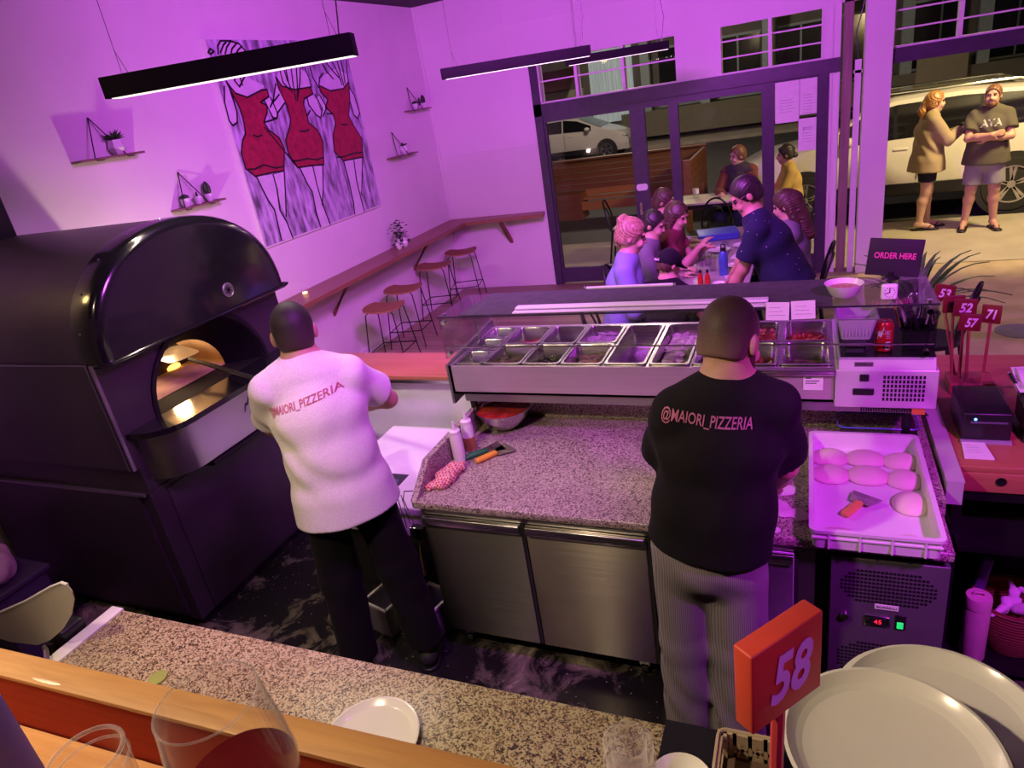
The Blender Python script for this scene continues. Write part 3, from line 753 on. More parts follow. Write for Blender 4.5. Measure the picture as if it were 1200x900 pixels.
# ------------------------------------------------------------------ the room
XW, YF, ZC = -4.57, 8.56, 3.64
struct('floor', B().box((XW-.1, 2.0, -.1), (.55, YF+.15, 0)), M_floor, 'pale timber floor of the dining room')
struct('floor_entry', B().box((.55, 2.0, -.1), (3.4, YF+.15, 0)), M_conc, 'tan concrete floor inside the open shopfront')
def kitchen_floor():
    m, N, L, b = node_mat('black_kitchen_floor')
    tc = N.new('ShaderNodeTexCoord'); n1 = N.new('ShaderNodeTexNoise'); n1.inputs['Scale'].default_value = 4.5; n1.inputs['Detail'].default_value = 9; n1.inputs['Roughness'].default_value = .65; n1.inputs['Distortion'].default_value = 1.2
    L.new(tc.outputs['Object'], n1.inputs['Vector'])
    n2 = N.new('ShaderNodeTexNoise'); n2.inputs['Scale'].default_value = 1.1; L.new(tc.outputs['Object'], n2.inputs['Vector'])
    v = N.new('ShaderNodeTexVoronoi'); v.inputs['Scale'].default_value = 28; L.new(tc.outputs['Object'], v.inputs['Vector'])
    sub = N.new('ShaderNodeMath'); sub.operation = 'LESS_THAN'; L.new(v.outputs['Distance'], sub.inputs[0]); sub.inputs[1].default_value = .10
    a = N.new('ShaderNodeMath'); a.operation = 'MULTIPLY'; L.new(n1.outputs['Fac'], a.inputs[0]); L.new(n2.outputs['Fac'], a.inputs[1])
    cr = ramp(N, [(.25, (0, 0, 0)), (.34, (.35, .35, .35)), (.40, (1, 1, 1))]); L.new(a.outputs[0], cr.inputs[0])
    s3 = N.new('ShaderNodeMath'); s3.operation = 'MULTIPLY'; L.new(sub.outputs[0], s3.inputs[0]); L.new(n2.outputs['Fac'], s3.inputs[1])
    mxf = N.new('ShaderNodeMath'); mxf.operation = 'MAXIMUM'; L.new(cr.outputs[0], mxf.inputs[0]); L.new(s3.outputs[0], mxf.inputs[1])
    x = N.new('ShaderNodeMix'); x.data_type = 'RGBA'; x.inputs['A'].default_value = (.012, .011, .013, 1); x.inputs['B'].default_value = (.46, .38, .31, 1); L.new(mxf.outputs[0], x.inputs['Factor']); L.new(x.outputs['Result'], b.inputs['Base Color'])
    mr = N.new('ShaderNodeMapRange'); L.new(mxf.outputs[0], mr.inputs['Value']); mr.inputs['To Min'].default_value = .22; mr.inputs['To Max'].default_value = .8; L.new(mr.outputs[0], b.inputs['Roughness'])
    return m
struct('floor_kitchen', B().box((XW, .3, 0), (1.6, 3.2, .004)), kitchen_floor(), 'black kitchen floor dusted with flour')
struct('floor_bar', B().box((XW-.1, -1.6, -.1), (3.4, 2.0, 0)), M_floor, 'floor under the bar')
struct('ceiling', B().box((XW-.1, -1.6, ZC), (3.4, YF+.15, ZC+.1)), M_ceil, 'dark ceiling')
struct('wall_left', B().box((XW-.1, -1.6, 0), (XW, YF+.12, ZC)), M_wall, 'white plaster wall lit violet')
struct('wall_right', B().box((3.3, -1.6, 0), (3.4, YF+.12, ZC)), M_wall, 'white wall beyond the order counter')
struct('wall_back', B().box((XW, -1.7, 0), (3.3, -1.6, ZC)), M_wall, 'wall behind the bar')
# street side
y0, y1 = YF, YF+.12
fb = B()
fb.box((XW, y0, 0), (-3.13, y1, ZC)); fb.box((-3.13, y0, 2.80), (3.3, y1, ZC)); fb.box((-1.36, y0, 2.30), (-.90, y1, 2.80)); fb.box((.14, y0, 2.30), (.30, y1, 2.80))
fb.box((.19, y0, 0), (.31, y1, 2.30))
struct('wall_front', fb, M_board, 'white boarded street wall lit magenta')
tb = B()
for z in (1.84,): tb.box((XW+.03, y0-.012, z-.012), (-3.17, y0, z+.012))
tb.box((XW+.03, y0-.012, 3.22), (.18, y0, 3.27))
for x in (-3.42,): tb.box((x-.02, y0-.010, 2.4), (x+.02, y0, 3.219)).box((x-.02, y0-.010, 3.271), (x+.02, y0, ZC))
tb.box((XW, y0-.02, 0), (XW+.025, y0, ZC)); tb.box((-3.16, y0-.015, 0), (-3.135, y0, 2.8)); tb.box((-1.289, y0-.008, 2.36), (-.971, y0, 2.39)); tb.box((-1.289, y0-.008, 2.73), (-.971, y0, 2.76))
tb.box((-1.32, y0-.008, 2.36), (-1.29, y0, 2.76)); tb.box((-.97, y0-.008, 2.36), (-.94, y0, 2.76))
tb.box((.21, y0-.015, 0), (.235, y0, 2.8)); tb.box((.28, y0-.015, 0), (.305, y0, 3.2))
_t = obj('trim_1', tb, M_board, weld=False); tag(_t, 'white batten strips on the street wall', 'trim', kind='structure')
struct('baseboard_left', B().box((XW, 3.3, 0), (XW+.015, YF, .09)), M_trimw, 'painted skirting along the left wall')
struct('trim_2', B().box((.53, YF-.1, 0), (.78, YF+.16, ZC)), mat('column_paint', (.78, .74, .76), .5, var=.03, scale=2), 'broad white column beside the open shopfront', 'column')
struct('trim_3', B().box((.33, y0, 0), (.42, y1, ZC)), M_rustic, 'weathered timber post beside the white column')
dp = thing('downpipe', 'white pipe running down beside the broad white column', 'pipe', (.475, YF-.02, 0))
obj('pipe', B().box((-.03, -.03, .0), (.03, .03, 2.25)), M_trimw, dp); obj('pipe_bracket', B().box((-.04, -.03, 2.12), (.04, .08, 2.15)), M_trimw, dp)
obj('cable', B().tube([(0, 0, 2.25), (-.03, 0, 2.5), (.03, 0, 2.75), (.07, 0, 3.2), (.08, 0, 3.6)], .006, 6), M_blk, dp)
# dark joinery: lintel beam and bifold doors
def lintel(name, x0, x1, lab):
    struct(name, B().box((x0, y0-.03, 2.16), (x1, y1, 2.30)), M_trimd, lab)
lintel('trim_4', -3.13, .31, 'dark purple beam over the glass doors'); lintel('trim_5', .78, 3.3, 'dark purple beam over the open shopfront')
struct('trim_6', B().box((-3.13, y0-.03, 0), (-3.03, y1, 2.82)).box((.12, y0-.03, 0), (.20, y1, 2.16)), M_trimd, 'dark purple jambs of the glass doors')
def glass_door(n, x0, x1, lab, wl=.09, wr=.09):
    f = struct('door_%d' % n, B().box((x0, y0, 0.02), (x0+wl, y0+.05, 2.16)).box((x1-wr, y0, .02), (x1, y0+.05, 2.16)).box((x0+wl, y0, 2.08), (x1-wr, y0+.05, 2.16)).box((x0+wl, y0, .02), (x1-wr, y0+.05, .22)), M_trimd, lab, 'door')
    obj('glass', B().box((x0+wl, y0+.02, .22), (x1-wr, y0+.028, 2.08)), M_glass, f)
    return f
g1 = glass_door(1, -3.03, -1.80, 'leftmost purple framed glass door', .03, .15)
obj('door_handle', B().box((-1.90, y0-.03, .85), (-1.87, y0, 1.0)).ring((-1.885, y0-.03, .97), (-1.885, y0-.06, .97), .012, .012, 8), M_chrome, g1)
obj('sticker', B().prism(rrect(-.07, -.04, .07, .04, .03), .002, (-1.86, y0-.001, 1.18), (1, 0, 0), (0, 0, 1)), M_white, g1)
g2 = glass_door(2, -1.80, -1.42, 'narrow purple framed glass door beside the leftmost one', .03, .07)
glass_door(3, -1.42, -.36, 'wide glass door behind the diners', .04, .11)
g4 = glass_door(4, -.36, .12, 'narrow glass door with white notices taped to it', .02, .03)
for (x0, z0, x1, z1, lab, ln) in ((-.33, 1.72, -.085, 2.14, 'white paper notice taped top left on the narrow glass door', 3), (-.08, 1.78, .09, 2.14, 'white paper notice taped top right on the narrow glass door', 5), (-.09, 1.40, .09, 1.74, 'white notice headed in capitals on the lower glass of the narrow door', 2)):
    t = thing('notice', lab, 'notice', ((x0+x1)/2, y0-.012, (z0+z1)/2)); w, h = (x1-x0)/2, (z1-z0)/2
    obj('sheet', B().box((-w, 0, -h), (w, .003, h)), M_paper, t)
    b = B()
    if ln == 2: b.text('BYO', .05, (0, -.001, h*.35), (1, 0, 0), (0, 0, 1), .001, bold=.02)
    for k in range(ln+2): b.box((-w*.6, -.0012, h*.1-k*.03-.002), (w*(.6 if k % 2 else .4), -.0004, h*.1-k*.03+.002))
    obj('print', b, mat('faint_print', (.4, .36, .42), .8), t)
# transom windows with louvre blades
def transom(n, x0, x1, z0, z1, bars, lab):
    b = B(); t = .018
    b.box((x0, y0-.01, z0), (x0+t, y1, z1)).box((x1-t, y0-.01, z0), (x1, y1, z1)).box((x0+t, y0-.01, z0), (x1-t, y1, z0+t)).box((x0+t, y0-.01, z1-t), (x1-t, y1, z1))
    o = struct('window_%d' % n, b, M_trimw, lab, 'window')
    for k in range(bars):
        z = z0+(z1-z0)*(k+1)/(bars+1); obj('glazing_bar', B().box((x0+t, y0+.02, z-.008), (x1-t, y0+.06, z+.008)), M_trimw, o)
    obj('glass', B().box((x0+t, y0+.04, z0+t), (x1-t, y0+.046, z1-t)), M_glass, o)
transom(1, -3.03, -2.55, 2.30, 2.80, 1, 'leftmost transom window above the glass doors')
transom(2, -2.55, -1.98, 2.30, 2.80, 1, 'second transom window above the glass doors')
transom(3, -1.98, -1.36, 2.30, 2.80, 1, 'third transom window above the glass doors')
transom(4, -.90, -.38, 2.30, 2.80, 2, 'fourth transom window with two glazing bars')
transom(5, -.38, .14, 2.30, 2.80, 2, 'transom window directly left of the column')
transom(6, .78, 1.36, 2.30, 2.98, 3, 'transom window directly right of the column')
transom(7, 1.36, 1.97, 2.30, 2.98, 3, 'second transom window right of the column')
transom(8, 1.97, 2.6, 2.30, 2.98, 3, 'farthest right transom window'); transom(9, 2.6, 3.3, 2.30, 2.98, 3, 'transom window in the right corner')

# ------------------------------------------------------------------ left wall: painting, shelves, window bench, stools
def painting():
    DRESS=[[(4.98,2.93),(5.01,2.88),(5.05,2.83),(5.18,2.79),(5.39,2.84),(5.46,2.84),(5.46,2.78),(5.33,2.74),(5.4,2.71),(5.38,2.65),(5.3,2.57),(5.34,2.5),(5.45,2.42),(5.48,2.32),(5.39,2.13),(5.22,2.14),(5.0,2.14),(4.91,2.22),(4.91,2.35),(4.97,2.45),(5.03,2.5),(5.05,2.59),(5.05,2.71),(5.01,2.83)],[(5.63,2.94),(5.68,2.86),(5.85,2.82),(6.1,2.83),(6.12,2.77),(5.96,2.73),(5.93,2.68),(5.94,2.59),(5.94,2.51),(6.05,2.43),(6.09,2.32),(6.01,2.1),(5.79,2.12),(5.6,2.13),(5.52,2.27),(5.53,2.39),(5.63,2.49),(5.68,2.56),(5.68,2.69),(5.63,2.83)],[(6.25,2.84),(6.42,2.78),(6.66,2.79),(6.78,2.85),(6.74,2.7),(6.64,2.52),(6.69,2.42),(6.79,2.27),(6.73,2.08),(6.36,2.09),(6.24,2.2),(6.28,2.35),(6.38,2.47),(6.37,2.56),(6.27,2.63),(6.34,2.7),(6.25,2.78)]]
    SKIN_=[[(5.01,2.14),(5.23,2.12),(5.22,1.99),(5.18,1.81),(5.24,1.67),(5.26,1.52),(5.1,1.54),(5.12,1.82),(5.08,1.9)],[(5.23,2.12),(5.39,2.12),(5.25,1.73),(5.22,1.85),(5.23,1.99)],[(5.63,2.12),(5.83,2.11),(5.82,1.93),(5.83,1.73),(5.87,1.52),(5.71,1.53),(5.7,1.68),(5.72,1.88)],[(5.83,2.11),(5.99,2.09),(5.83,1.73),(5.82,1.88)],[(6.36,2.09),(6.55,2.08),(6.51,1.87),(6.51,1.74),(6.52,1.52),(6.33,1.53),(6.36,1.65),(6.37,1.9)],[(6.55,2.08),(6.71,2.07),(6.56,1.7),(6.52,1.76)],[(4.98,2.93),(5.05,2.96),(5.24,2.96),(5.44,2.87),(5.39,2.84),(5.18,2.79),(5.05,2.83)],[(5.63,2.94),(5.75,3.01),(6.02,3.01),(6.14,2.92),(6.1,2.83),(5.85,2.82),(5.68,2.86)],[(6.25,2.84),(6.35,2.92),(6.61,2.99),(6.79,2.93),(6.78,2.85),(6.66,2.79),(6.42,2.78)],[(4.94,2.89),(4.98,2.88),(5.0,2.68),(4.97,2.6),(4.91,2.58),(4.88,2.62),(4.89,2.77)],[(5.38,2.76),(5.47,2.78),(5.52,2.63),(5.49,2.59),(5.44,2.6),(5.38,2.71)],[(5.6,2.88),(5.67,2.72),(5.51,2.64),(5.51,2.75)],[(6.01,2.75),(6.11,2.76),(6.2,2.62),(6.15,2.54),(6.09,2.57),(6.01,2.67)],[(6.14,2.72),(6.22,2.75),(6.29,2.63),(6.2,2.56)],[(6.77,2.8),(6.83,2.72),(6.85,2.54),(6.8,2.48),(6.74,2.52),(6.74,2.65)],[(5.01,3.22),(5.05,3.24),(5.23,3.24),(5.31,3.17),(5.17,3.1),(5.03,3.12)]]
    LINE=[[(5.01,2.14),(5.05,1.99),(5.08,1.9),(5.12,1.82),(5.11,1.68),(5.1,1.54)],[(5.23,2.12),(5.23,1.99),(5.19,1.8),(5.24,1.67),(5.26,1.52)],[(5.39,2.12),(5.34,1.97),(5.25,1.73)],[(5.63,2.12),(5.68,1.96),(5.72,1.88),(5.7,1.68),(5.71,1.53)],[(5.83,2.11),(5.82,1.93),(5.83,1.73),(5.87,1.52)],[(5.99,2.09),(5.9,1.87),(5.82,1.73)],[(6.36,2.09),(6.37,1.9),(6.36,1.65),(6.33,1.53)],[(6.55,2.08),(6.51,1.87),(6.51,1.74),(6.52,1.52)],[(6.72,2.07),(6.63,1.88),(6.54,1.7)],[(4.94,2.89),(4.89,2.77),(4.88,2.62),(4.91,2.58),(4.97,2.6),(5.0,2.68),(5.0,2.84)],[(5.38,2.76),(5.44,2.6),(5.49,2.59),(5.52,2.63),(5.48,2.77)],[(5.6,2.88),(5.51,2.75),(5.44,2.69)],[(5.67,2.72),(5.51,2.63)],[(5.61,2.79),(5.5,2.73)],[(6.01,2.75),(6.01,2.67),(6.09,2.57),(6.15,2.54),(6.21,2.62),(6.15,2.76)],[(6.22,2.75),(6.29,2.63),(6.19,2.55)],[(6.77,2.8),(6.83,2.72),(6.86,2.53),(6.8,2.48),(6.74,2.52),(6.73,2.65)],[(5.3,2.57),(5.41,2.58),(5.49,2.59)],[(5.29,2.53),(5.38,2.42),(5.47,2.3),(5.6,2.13)],[(6.27,2.57),(6.37,2.56)],[(5.95,2.58),(6.01,2.62)],[(4.94,2.21),(5.01,2.2),(5.15,2.22),(5.29,2.17),(5.4,2.17)],[(5.54,2.2),(5.62,2.19),(5.78,2.19),(5.91,2.16),(6.04,2.17)],[(6.26,2.14),(6.38,2.13),(6.55,2.14),(6.74,2.13)],[(5.12,2.48),(5.17,2.46),(5.23,2.47)],[(5.77,2.45),(5.84,2.44),(5.92,2.45)],[(6.47,2.45),(6.52,2.44),(6.58,2.44)],[(5.12,2.98),(5.08,2.93),(5.12,2.88),(5.22,2.96)],[(5.16,2.97),(5.16,2.89)],[(4.98,3.14),(5.0,3.2),(5.05,3.24),(5.16,3.24),(5.26,3.22),(5.32,3.16)],[(5.01,3.15),(5.07,3.21),(5.11,3.23)],[(5.06,3.14),(5.1,3.19),(5.17,3.24)],[(5.13,3.14),(5.16,3.18),(5.23,3.22)],[(5.19,3.14),(5.23,3.17),(5.29,3.2)],[(4.89,3.17),(4.87,3.15),(4.89,3.14),(4.94,3.16),(4.91,3.18),(4.89,3.17)],[(5.71,3.0),(5.71,2.89),(5.78,2.82)],[(5.8,3.01),(5.79,2.89),(5.8,2.8)],[(5.88,3.01),(5.85,2.87),(5.83,2.73)],[(5.96,3.01),(5.91,2.86),(5.85,2.72)],[(6.02,3.01),(5.96,2.88),(5.87,2.75)],[(6.09,3.01),(6.12,2.91),(6.12,2.83)],[(5.77,3.01),(5.78,2.9)],[(6.39,3.03),(6.44,2.96),(6.52,2.89)],[(6.47,3.04),(6.55,2.96),(6.65,2.88)],[(6.57,3.06),(6.63,2.93),(6.65,2.83)],[(6.66,3.06),(6.67,2.93),(6.68,2.82)],[(6.73,3.06),(6.73,2.95),(6.71,2.84)],[(6.25,2.84),(6.29,2.91),(6.37,2.95)],[(6.18,3.02),(6.18,2.92),(6.23,2.82)],[(6.83,3.06),(6.8,2.95),(6.78,2.85)]]
    t = thing('painting', 'large canvas of three stylised women in crimson dresses on the left wall', 'painting', (XW, 5.87, 2.39))
    cm = mat('painted_canvas', (.42, .36, .50), .6, var=.75, scale=6, stretch=(1, 3.4, .9))
    cn = obj('canvas', B().box((XW+.004, 4.88, 1.53), (XW+.028, 6.88, 3.25)), cm, t, world=True)
    obj('canvas_edge', B().box((XW+.003, 4.86, 1.52), (XW+.030, 4.88, 3.26)).box((XW+.003, 6.88, 1.52), (XW+.030, 6.895, 3.26)).box((XW+.003, 4.88, 1.515), (XW+.030, 6.88, 1.53)).box((XW+.003, 4.88, 3.25), (XW+.030, 6.88, 3.265)), M_trimw, t, world=True)
    def flatpoly(P, d): return B().prism([(y, z) for y, z in P], d, (XW+.0285, 0, 0), (0, 1, 0), (0, 0, 1))
    md = mat('crimson_paint', (.34, .012, .05), .6, var=.25, scale=20); ms = mat('pale_lilac_paint', (.70, .64, .74), .6, var=.08); ml = mat('black_paint_line', (.010, .008, .012), .5)
    for P in DRESS: obj('painted_dress', flatpoly(P, .0015), md, t, world=True)
    b = B()
    for P in SKIN_: b.v, b.f, b.sm = b.v, b.f, b.sm; q = flatpoly(P, .0010); b.add(q.v, q.f)
    obj('painted_figures', b, ms, t, world=True)
    b = B()
    for P in LINE+[p+p[:1] for p in DRESS]:
        n = len(P)
        for i in range(n-1):
            a, c = Vector((P[i][0], P[i][1])), Vector((P[i+1][0], P[i+1][1])); d = c-a
            if d.length < 1e-4: continue
            d.normalize(); w = Vector((-d.y, d.x))*.008; a = a-d*.005; c = c+d*.005
            q = flatpoly([a-w, c-w, c+w, a+w], .0025); b.add(q.v, q.f)
    obj('painted_outline', b, ml, t, world=True, weld=False)
painting()

M_slate = mat('thin_shelf_timber', (.20, .12, .10), .5, var=.2)
def wall_shelf(y0, y1, z, apex_y, h, label):
    t = thing('wall_shelf', label, 'shelf', (XW, (y0+y1)/2, z), 'triangle wall shelves')
    w = (y1-y0)/2
    obj('board', B().box((.0, -w, -.008), (.11, w, .008), bev=.003), M_slate, t)
    b = B(); a = apex_y-(y0+y1)/2; p0 = (.008, a, h); b.tube([(.105, a-.13, .008), p0], .004, 6); b.tube([(.105, a+.12, .008), p0], .004, 6)
    b.tube([(.105, a-.13, .008), (.118, a-.13, -.012), (.10, a-.06, -.012)], .003, 5); b.tube([(.105, a+.12, .008), (.118, a+.12, -.012), (.10, a+.19, -.012)], .003, 5)
    obj('wire_frame', b, M_wire, t)
    return t
wall_shelf(3.35, 3.87, 2.485, 3.59, .27, 'upper wall shelf left of the painting with one spiky plant')
wall_shelf(4.01, 4.50, 2.03, 4.19, .27, 'lower wall shelf left of the painting with three small pots')
wall_shelf(7.88, 8.40, 2.47, 8.04, .27, 'upper wall shelf right of the painting near the corner')
wall_shelf(7.25, 7.83, 1.99, 7.47, .28, 'lower wall shelf right of the painting with one potted succulent')
def spiky(label, x, y, z, pr, ph, n, ln, facet=6):
    t = thing('potted_plant', label, 'plant', (x, y, z))
    obj('pot', B().lathe([(pr*.55, 0), (pr, ph*.45), (pr*.75, ph), (pr*.62, ph), (pr*.6, ph*.85), (0.001, ph*.85)], n=facet, smooth=False), M_pot, t)
    b = B()
    for k in range(n):
        a = 2*PI*k/n+rnd.random()*.4; el = rnd.uniform(.25, 1.25); L = ln*rnd.uniform(.75, 1.1)
        d = Vector((math.cos(a)*math.cos(el), math.sin(a)*math.cos(el), math.sin(el)))
        b.tube([(0, 0, ph*.9), Vector((0, 0, ph*.95))+d*L*.5, Vector((0, 0, ph*.95))+d*L*.95-Vector((0, 0, .01))], [.008, .007, .001], 5)
    obj('leaves', b, M_leaf, t); return t
def cactus(label, x, y, z, pr, ph, r, h):
    t = thing('potted_cactus', label, 'plant', (x, y, z))
    obj('pot', B().lathe([(pr*.7, 0), (pr, ph*.6), (pr*.95, ph), (pr*.8, ph), (pr*.78, ph*.85), (.001, ph*.85)], n=14), M_pot, t)
    def fn(u, v):
        a = 2*PI*u; q = math.sin(PI*min(.999, .12+.88*v))**.6; rr = r*q*(1+.12*math.cos(10*a)); return (rr*math.cos(a), rr*math.sin(a), ph*.8+h*v)
    obj('cactus_body', B().grid(fn, 40, 12, wrapu=True), M_leaf, t); return t
XS = XW+.055
spiky('spiky aloe in a faceted white pot on the upper shelf left of the painting', XS, 3.70, 2.493, .062, .10, 16, .11)
cactus('round cactus in a white pot, leftmost on the lower shelf', XS, 4.11+.02, 2.038, .036, .065, .034, .045)
cactus('tiny stub cactus in a white pot, middle of the lower shelf', XS, 4.26, 2.038, .032, .06, .008, .05)
cactus('tall oval cactus in a white pot, rightmost on the lower shelf', XS, 4.38, 2.038, .034, .06, .028, .11)
cactus('round cactus in a white pot on the upper shelf by the corner', XS, 8.08, 2.478, .035, .065, .034, .045)
cactus('slim cactus on the upper shelf by the corner, middle of three', XS, 8.20, 2.478, .022, .04, .014, .10)
cactus('tall oval cactus at the right end of the upper corner shelf', XS, 8.30, 2.478, .034, .06, .028, .11)
spiky('small succulent in a white pot on the lower shelf right of the painting', XS, 7.60, 1.998, .05, .10, 12, .06, 12)

wb = thing('window_bench', 'L-shaped timber eating bench running along the left and street walls', 'bench', (-4.3, 6.5, 0))
obj('bench_top', B().prism([(XW+.003, 3.4), (-4.2, 3.4), (-4.2, 8.22), (-3.12, 8.36), (-3.17, YF-.003), (XW+.003, YF-.003)], .042, (0, 0, .96), (1, 0, 0), (0, 1, 0)), M_bench, wb, world=True)
def bracket(x, y, dx, dy):
    b = B(); w = Vector((-dy, dx, 0))*.022; a = Vector((x, y, .96)); d = Vector((dx, dy, 0))
    for p, q, in (((a+d*.30), (a-Vector((0, 0, .30)))),):
        b.add([p-w, p+w, q+w, q-w, p-w-d*.05, p+w-d*.05, q+w-Vector((0, 0, .05)), q-w-Vector((0, 0, .05))], [(0, 1, 2, 3), (7, 6, 5, 4), (0, 4, 5, 1), (1, 5, 6, 2), (2, 6, 7, 3), (3, 7, 4, 0)])
    obj('bracket', b, M_bench, wb, world=True)
for y in (4.3, 5.6, 7.35): bracket(XW+.002, y, 1, 0)
bracket(-3.7, YF-.002, 0, -1)

def make_stool():
    t = thing('bar_stool', '', 'stool', (0, 0, 0), 'bar stools along the window bench')
    def seat(z):
        def fn(u, v):
            x = (u-.5)*.43; y = (v-.5)*.30; rr = 1-.25*abs(2*v-1)**3; return (x*rr, y, z+.018*(abs(2*u-1)**2.2)-.012*math.exp(-((v-.05)/.25)**2))
        return fn
    b = B(); b.grid(seat(.655), 15, 9); b.grid(seat(.638), 15, 9)
    k = 15*9
    rim = [i*9 for i in range(15)]+[14*9+j for j in range(1, 9)]+[i*9+8 for i in range(13, -1, -1)]+[j for j in range(7, 0, -1)]
    b.f += [(rim[i], rim[(i+1) % len(rim)], rim[(i+1) % len(rim)]+k, rim[i]+k) for i in range(len(rim))]; b.sm += [False]*len(rim)
    obj('seat', b, M_stoolw, t)
    for sx in (-1, 1):
        for sy in (-1, 1): obj('leg', B().tube([(sx*.06, sy*.10, .632), (sx*.13, sy*.125, .635), (sx*.155, sy*.14, .61), (sx*.215, sy*.195, .005)], .0065, 7), M_blkm, t)
    q = [(sx*.192, sy*.172, .2) for sx, sy in ((-1, -1), (1, -1), (1, 1), (-1, 1))]
    obj('footrest', B().tube(q, .0065, 7, closed=True), M_blkm, t)
    return t
st = make_stool()
for i, (x, y, rz, lab) in enumerate(((-4.02, 5.72, .12, 'timber bar stool nearest the oven, first of the row'), (-4.17, 6.38, .15, 'timber bar stool second from the oven along the bench'), (-4.30, 7.38, .2, 'timber bar stool third from the oven along the bench'), (-4.24, 8.05, .25, 'timber bar stool nearest the corner of the room'))):
    if i == 0: st.location = (x, y, 0); st.rotation_euler.z = rz; st['label'] = lab
    else: dup(st, (x, y, 0), lab, rz=rz)

tl = thing('tea_light', 'small glass tea light glowing on the left end of the bench', 'candle', (-4.44, 5.10, 1.002))
obj('cup', B().lathe([(.028, 0), (.033, .055), (.030, .055), (.026, .008), (.001, .008)], n=16), M_tumbler, tl)
obj('wax', B().lathe([(.001, .010), (.024, .010), (.025, .026), (.001, .026)], n=14), mat('glowing_wax', (.9, .7, .5), .5, emit=(1, .6, .25), estr=2.5), tl)
pp = thing('trailing_plant', 'dark leafy plant trailing from small white vases on the bench', 'plant', (-4.40, 6.9, 1.002))
for k, (dx, dy) in enumerate(((0, -.05), (.02, .05))): obj('vase', B().lathe([(.02, 0), (.04, .03), (.042, .06), (.018, .10), (.02, .12)], (dx, dy, 0), n=14), M_ceramic, pp)
b = B()
for k in range(150):
    a = rnd.uniform(0, 2*PI); rr = rnd.uniform(0, .15); z = .13+rnd.uniform(-.05, .22)-rr*.5
    c = Vector((rr*math.cos(a)*.75, rr*math.sin(a)*1.0, z)); M = Matrix.Rotation(rnd.uniform(0, 6), 4, 'Z') @ Matrix.Rotation(rnd.uniform(-1, 1), 4, 'X'); M.translation = c
    b.add([M @ Vector(v) for v in ((-.022, 0, 0), (0, -.012, .004), (.026, 0, -.004), (0, .012, .004))], [(0, 1, 2, 3)])
for k in range(10):
    a = 2*PI*k/10; b.tube([(0, 0, .11), (.06*math.cos(a), .07*math.sin(a), .2), (.11*math.cos(a), .13*math.sin(a), .10)], .002, 4)
obj('foliage', b, M_leaf, pp, weld=False)

# ------------------------------------------------------------------ pendants
def pendant(a, c, h, w, label, flex, watt=6):
    a, c = Vector(a), Vector(c); d = (c-a); L = d.length; d.normalize(); mid = (a+c)/2; ang = math.atan2(d.y, d.x)
    t = thing('linear_pendant', label, 'lamp', mid, 'black linear pendants', ang)
    obj('housing', B().box((-L/2, -w/2, .0), (L/2, w/2, h), bev=.003), M_matte, t)
    obj('diffuser', B().box((-L/2+.03, -w/2+.006, -.003), (L/2-.01, w/2-.006, .002)), M_lamp, t)
    for sx in (-1, 1):
        x = sx*(L/2-.1); b = B().tube([(x, 0, h), (x, 0, ZC-mid.z)], .0016, 5).tube([(x, 0, h+.1), (x+.03, 0, h)], .0016, 5)
        obj('suspension_wire', b, M_chrome, t)
    a_ = light('pendant_glow', 'AREA', mid-Vector((0, 0, .008)), watt, (1.0, .80, .66), L-.06, mid-Vector((0, 0, 1)), size_y=w*.7); a_.rotation_euler = (0, 0, ang)
    b = B().tube([(L/2-.06, 0, h), (L/2-.05, 0, h+.06), (L/2-.03, 0, h+.2), (L/2-.06, 0, h+.4), (L/2-.07, 0, ZC-mid.z)], .004, 6)
    obj('power_cord', b, M_blk if flex else M_chrome, t)
pendant((-3.00, 2.51, 2.715), (-1.86, 2.89, 2.725), .092, .075, 'largest black linear pendant, hanging before the painting', False, 16)
pendant((-2.50, 4.95, 2.635), (-1.52, 5.53, 2.635), .075, .07, 'middle black linear pendant, left end before the blank boards', True)
pendant((-2.03, 6.53, 2.62), (-1.16, 6.87, 2.62), .07, .065, 'rearmost black linear pendant before the transom windows', True)
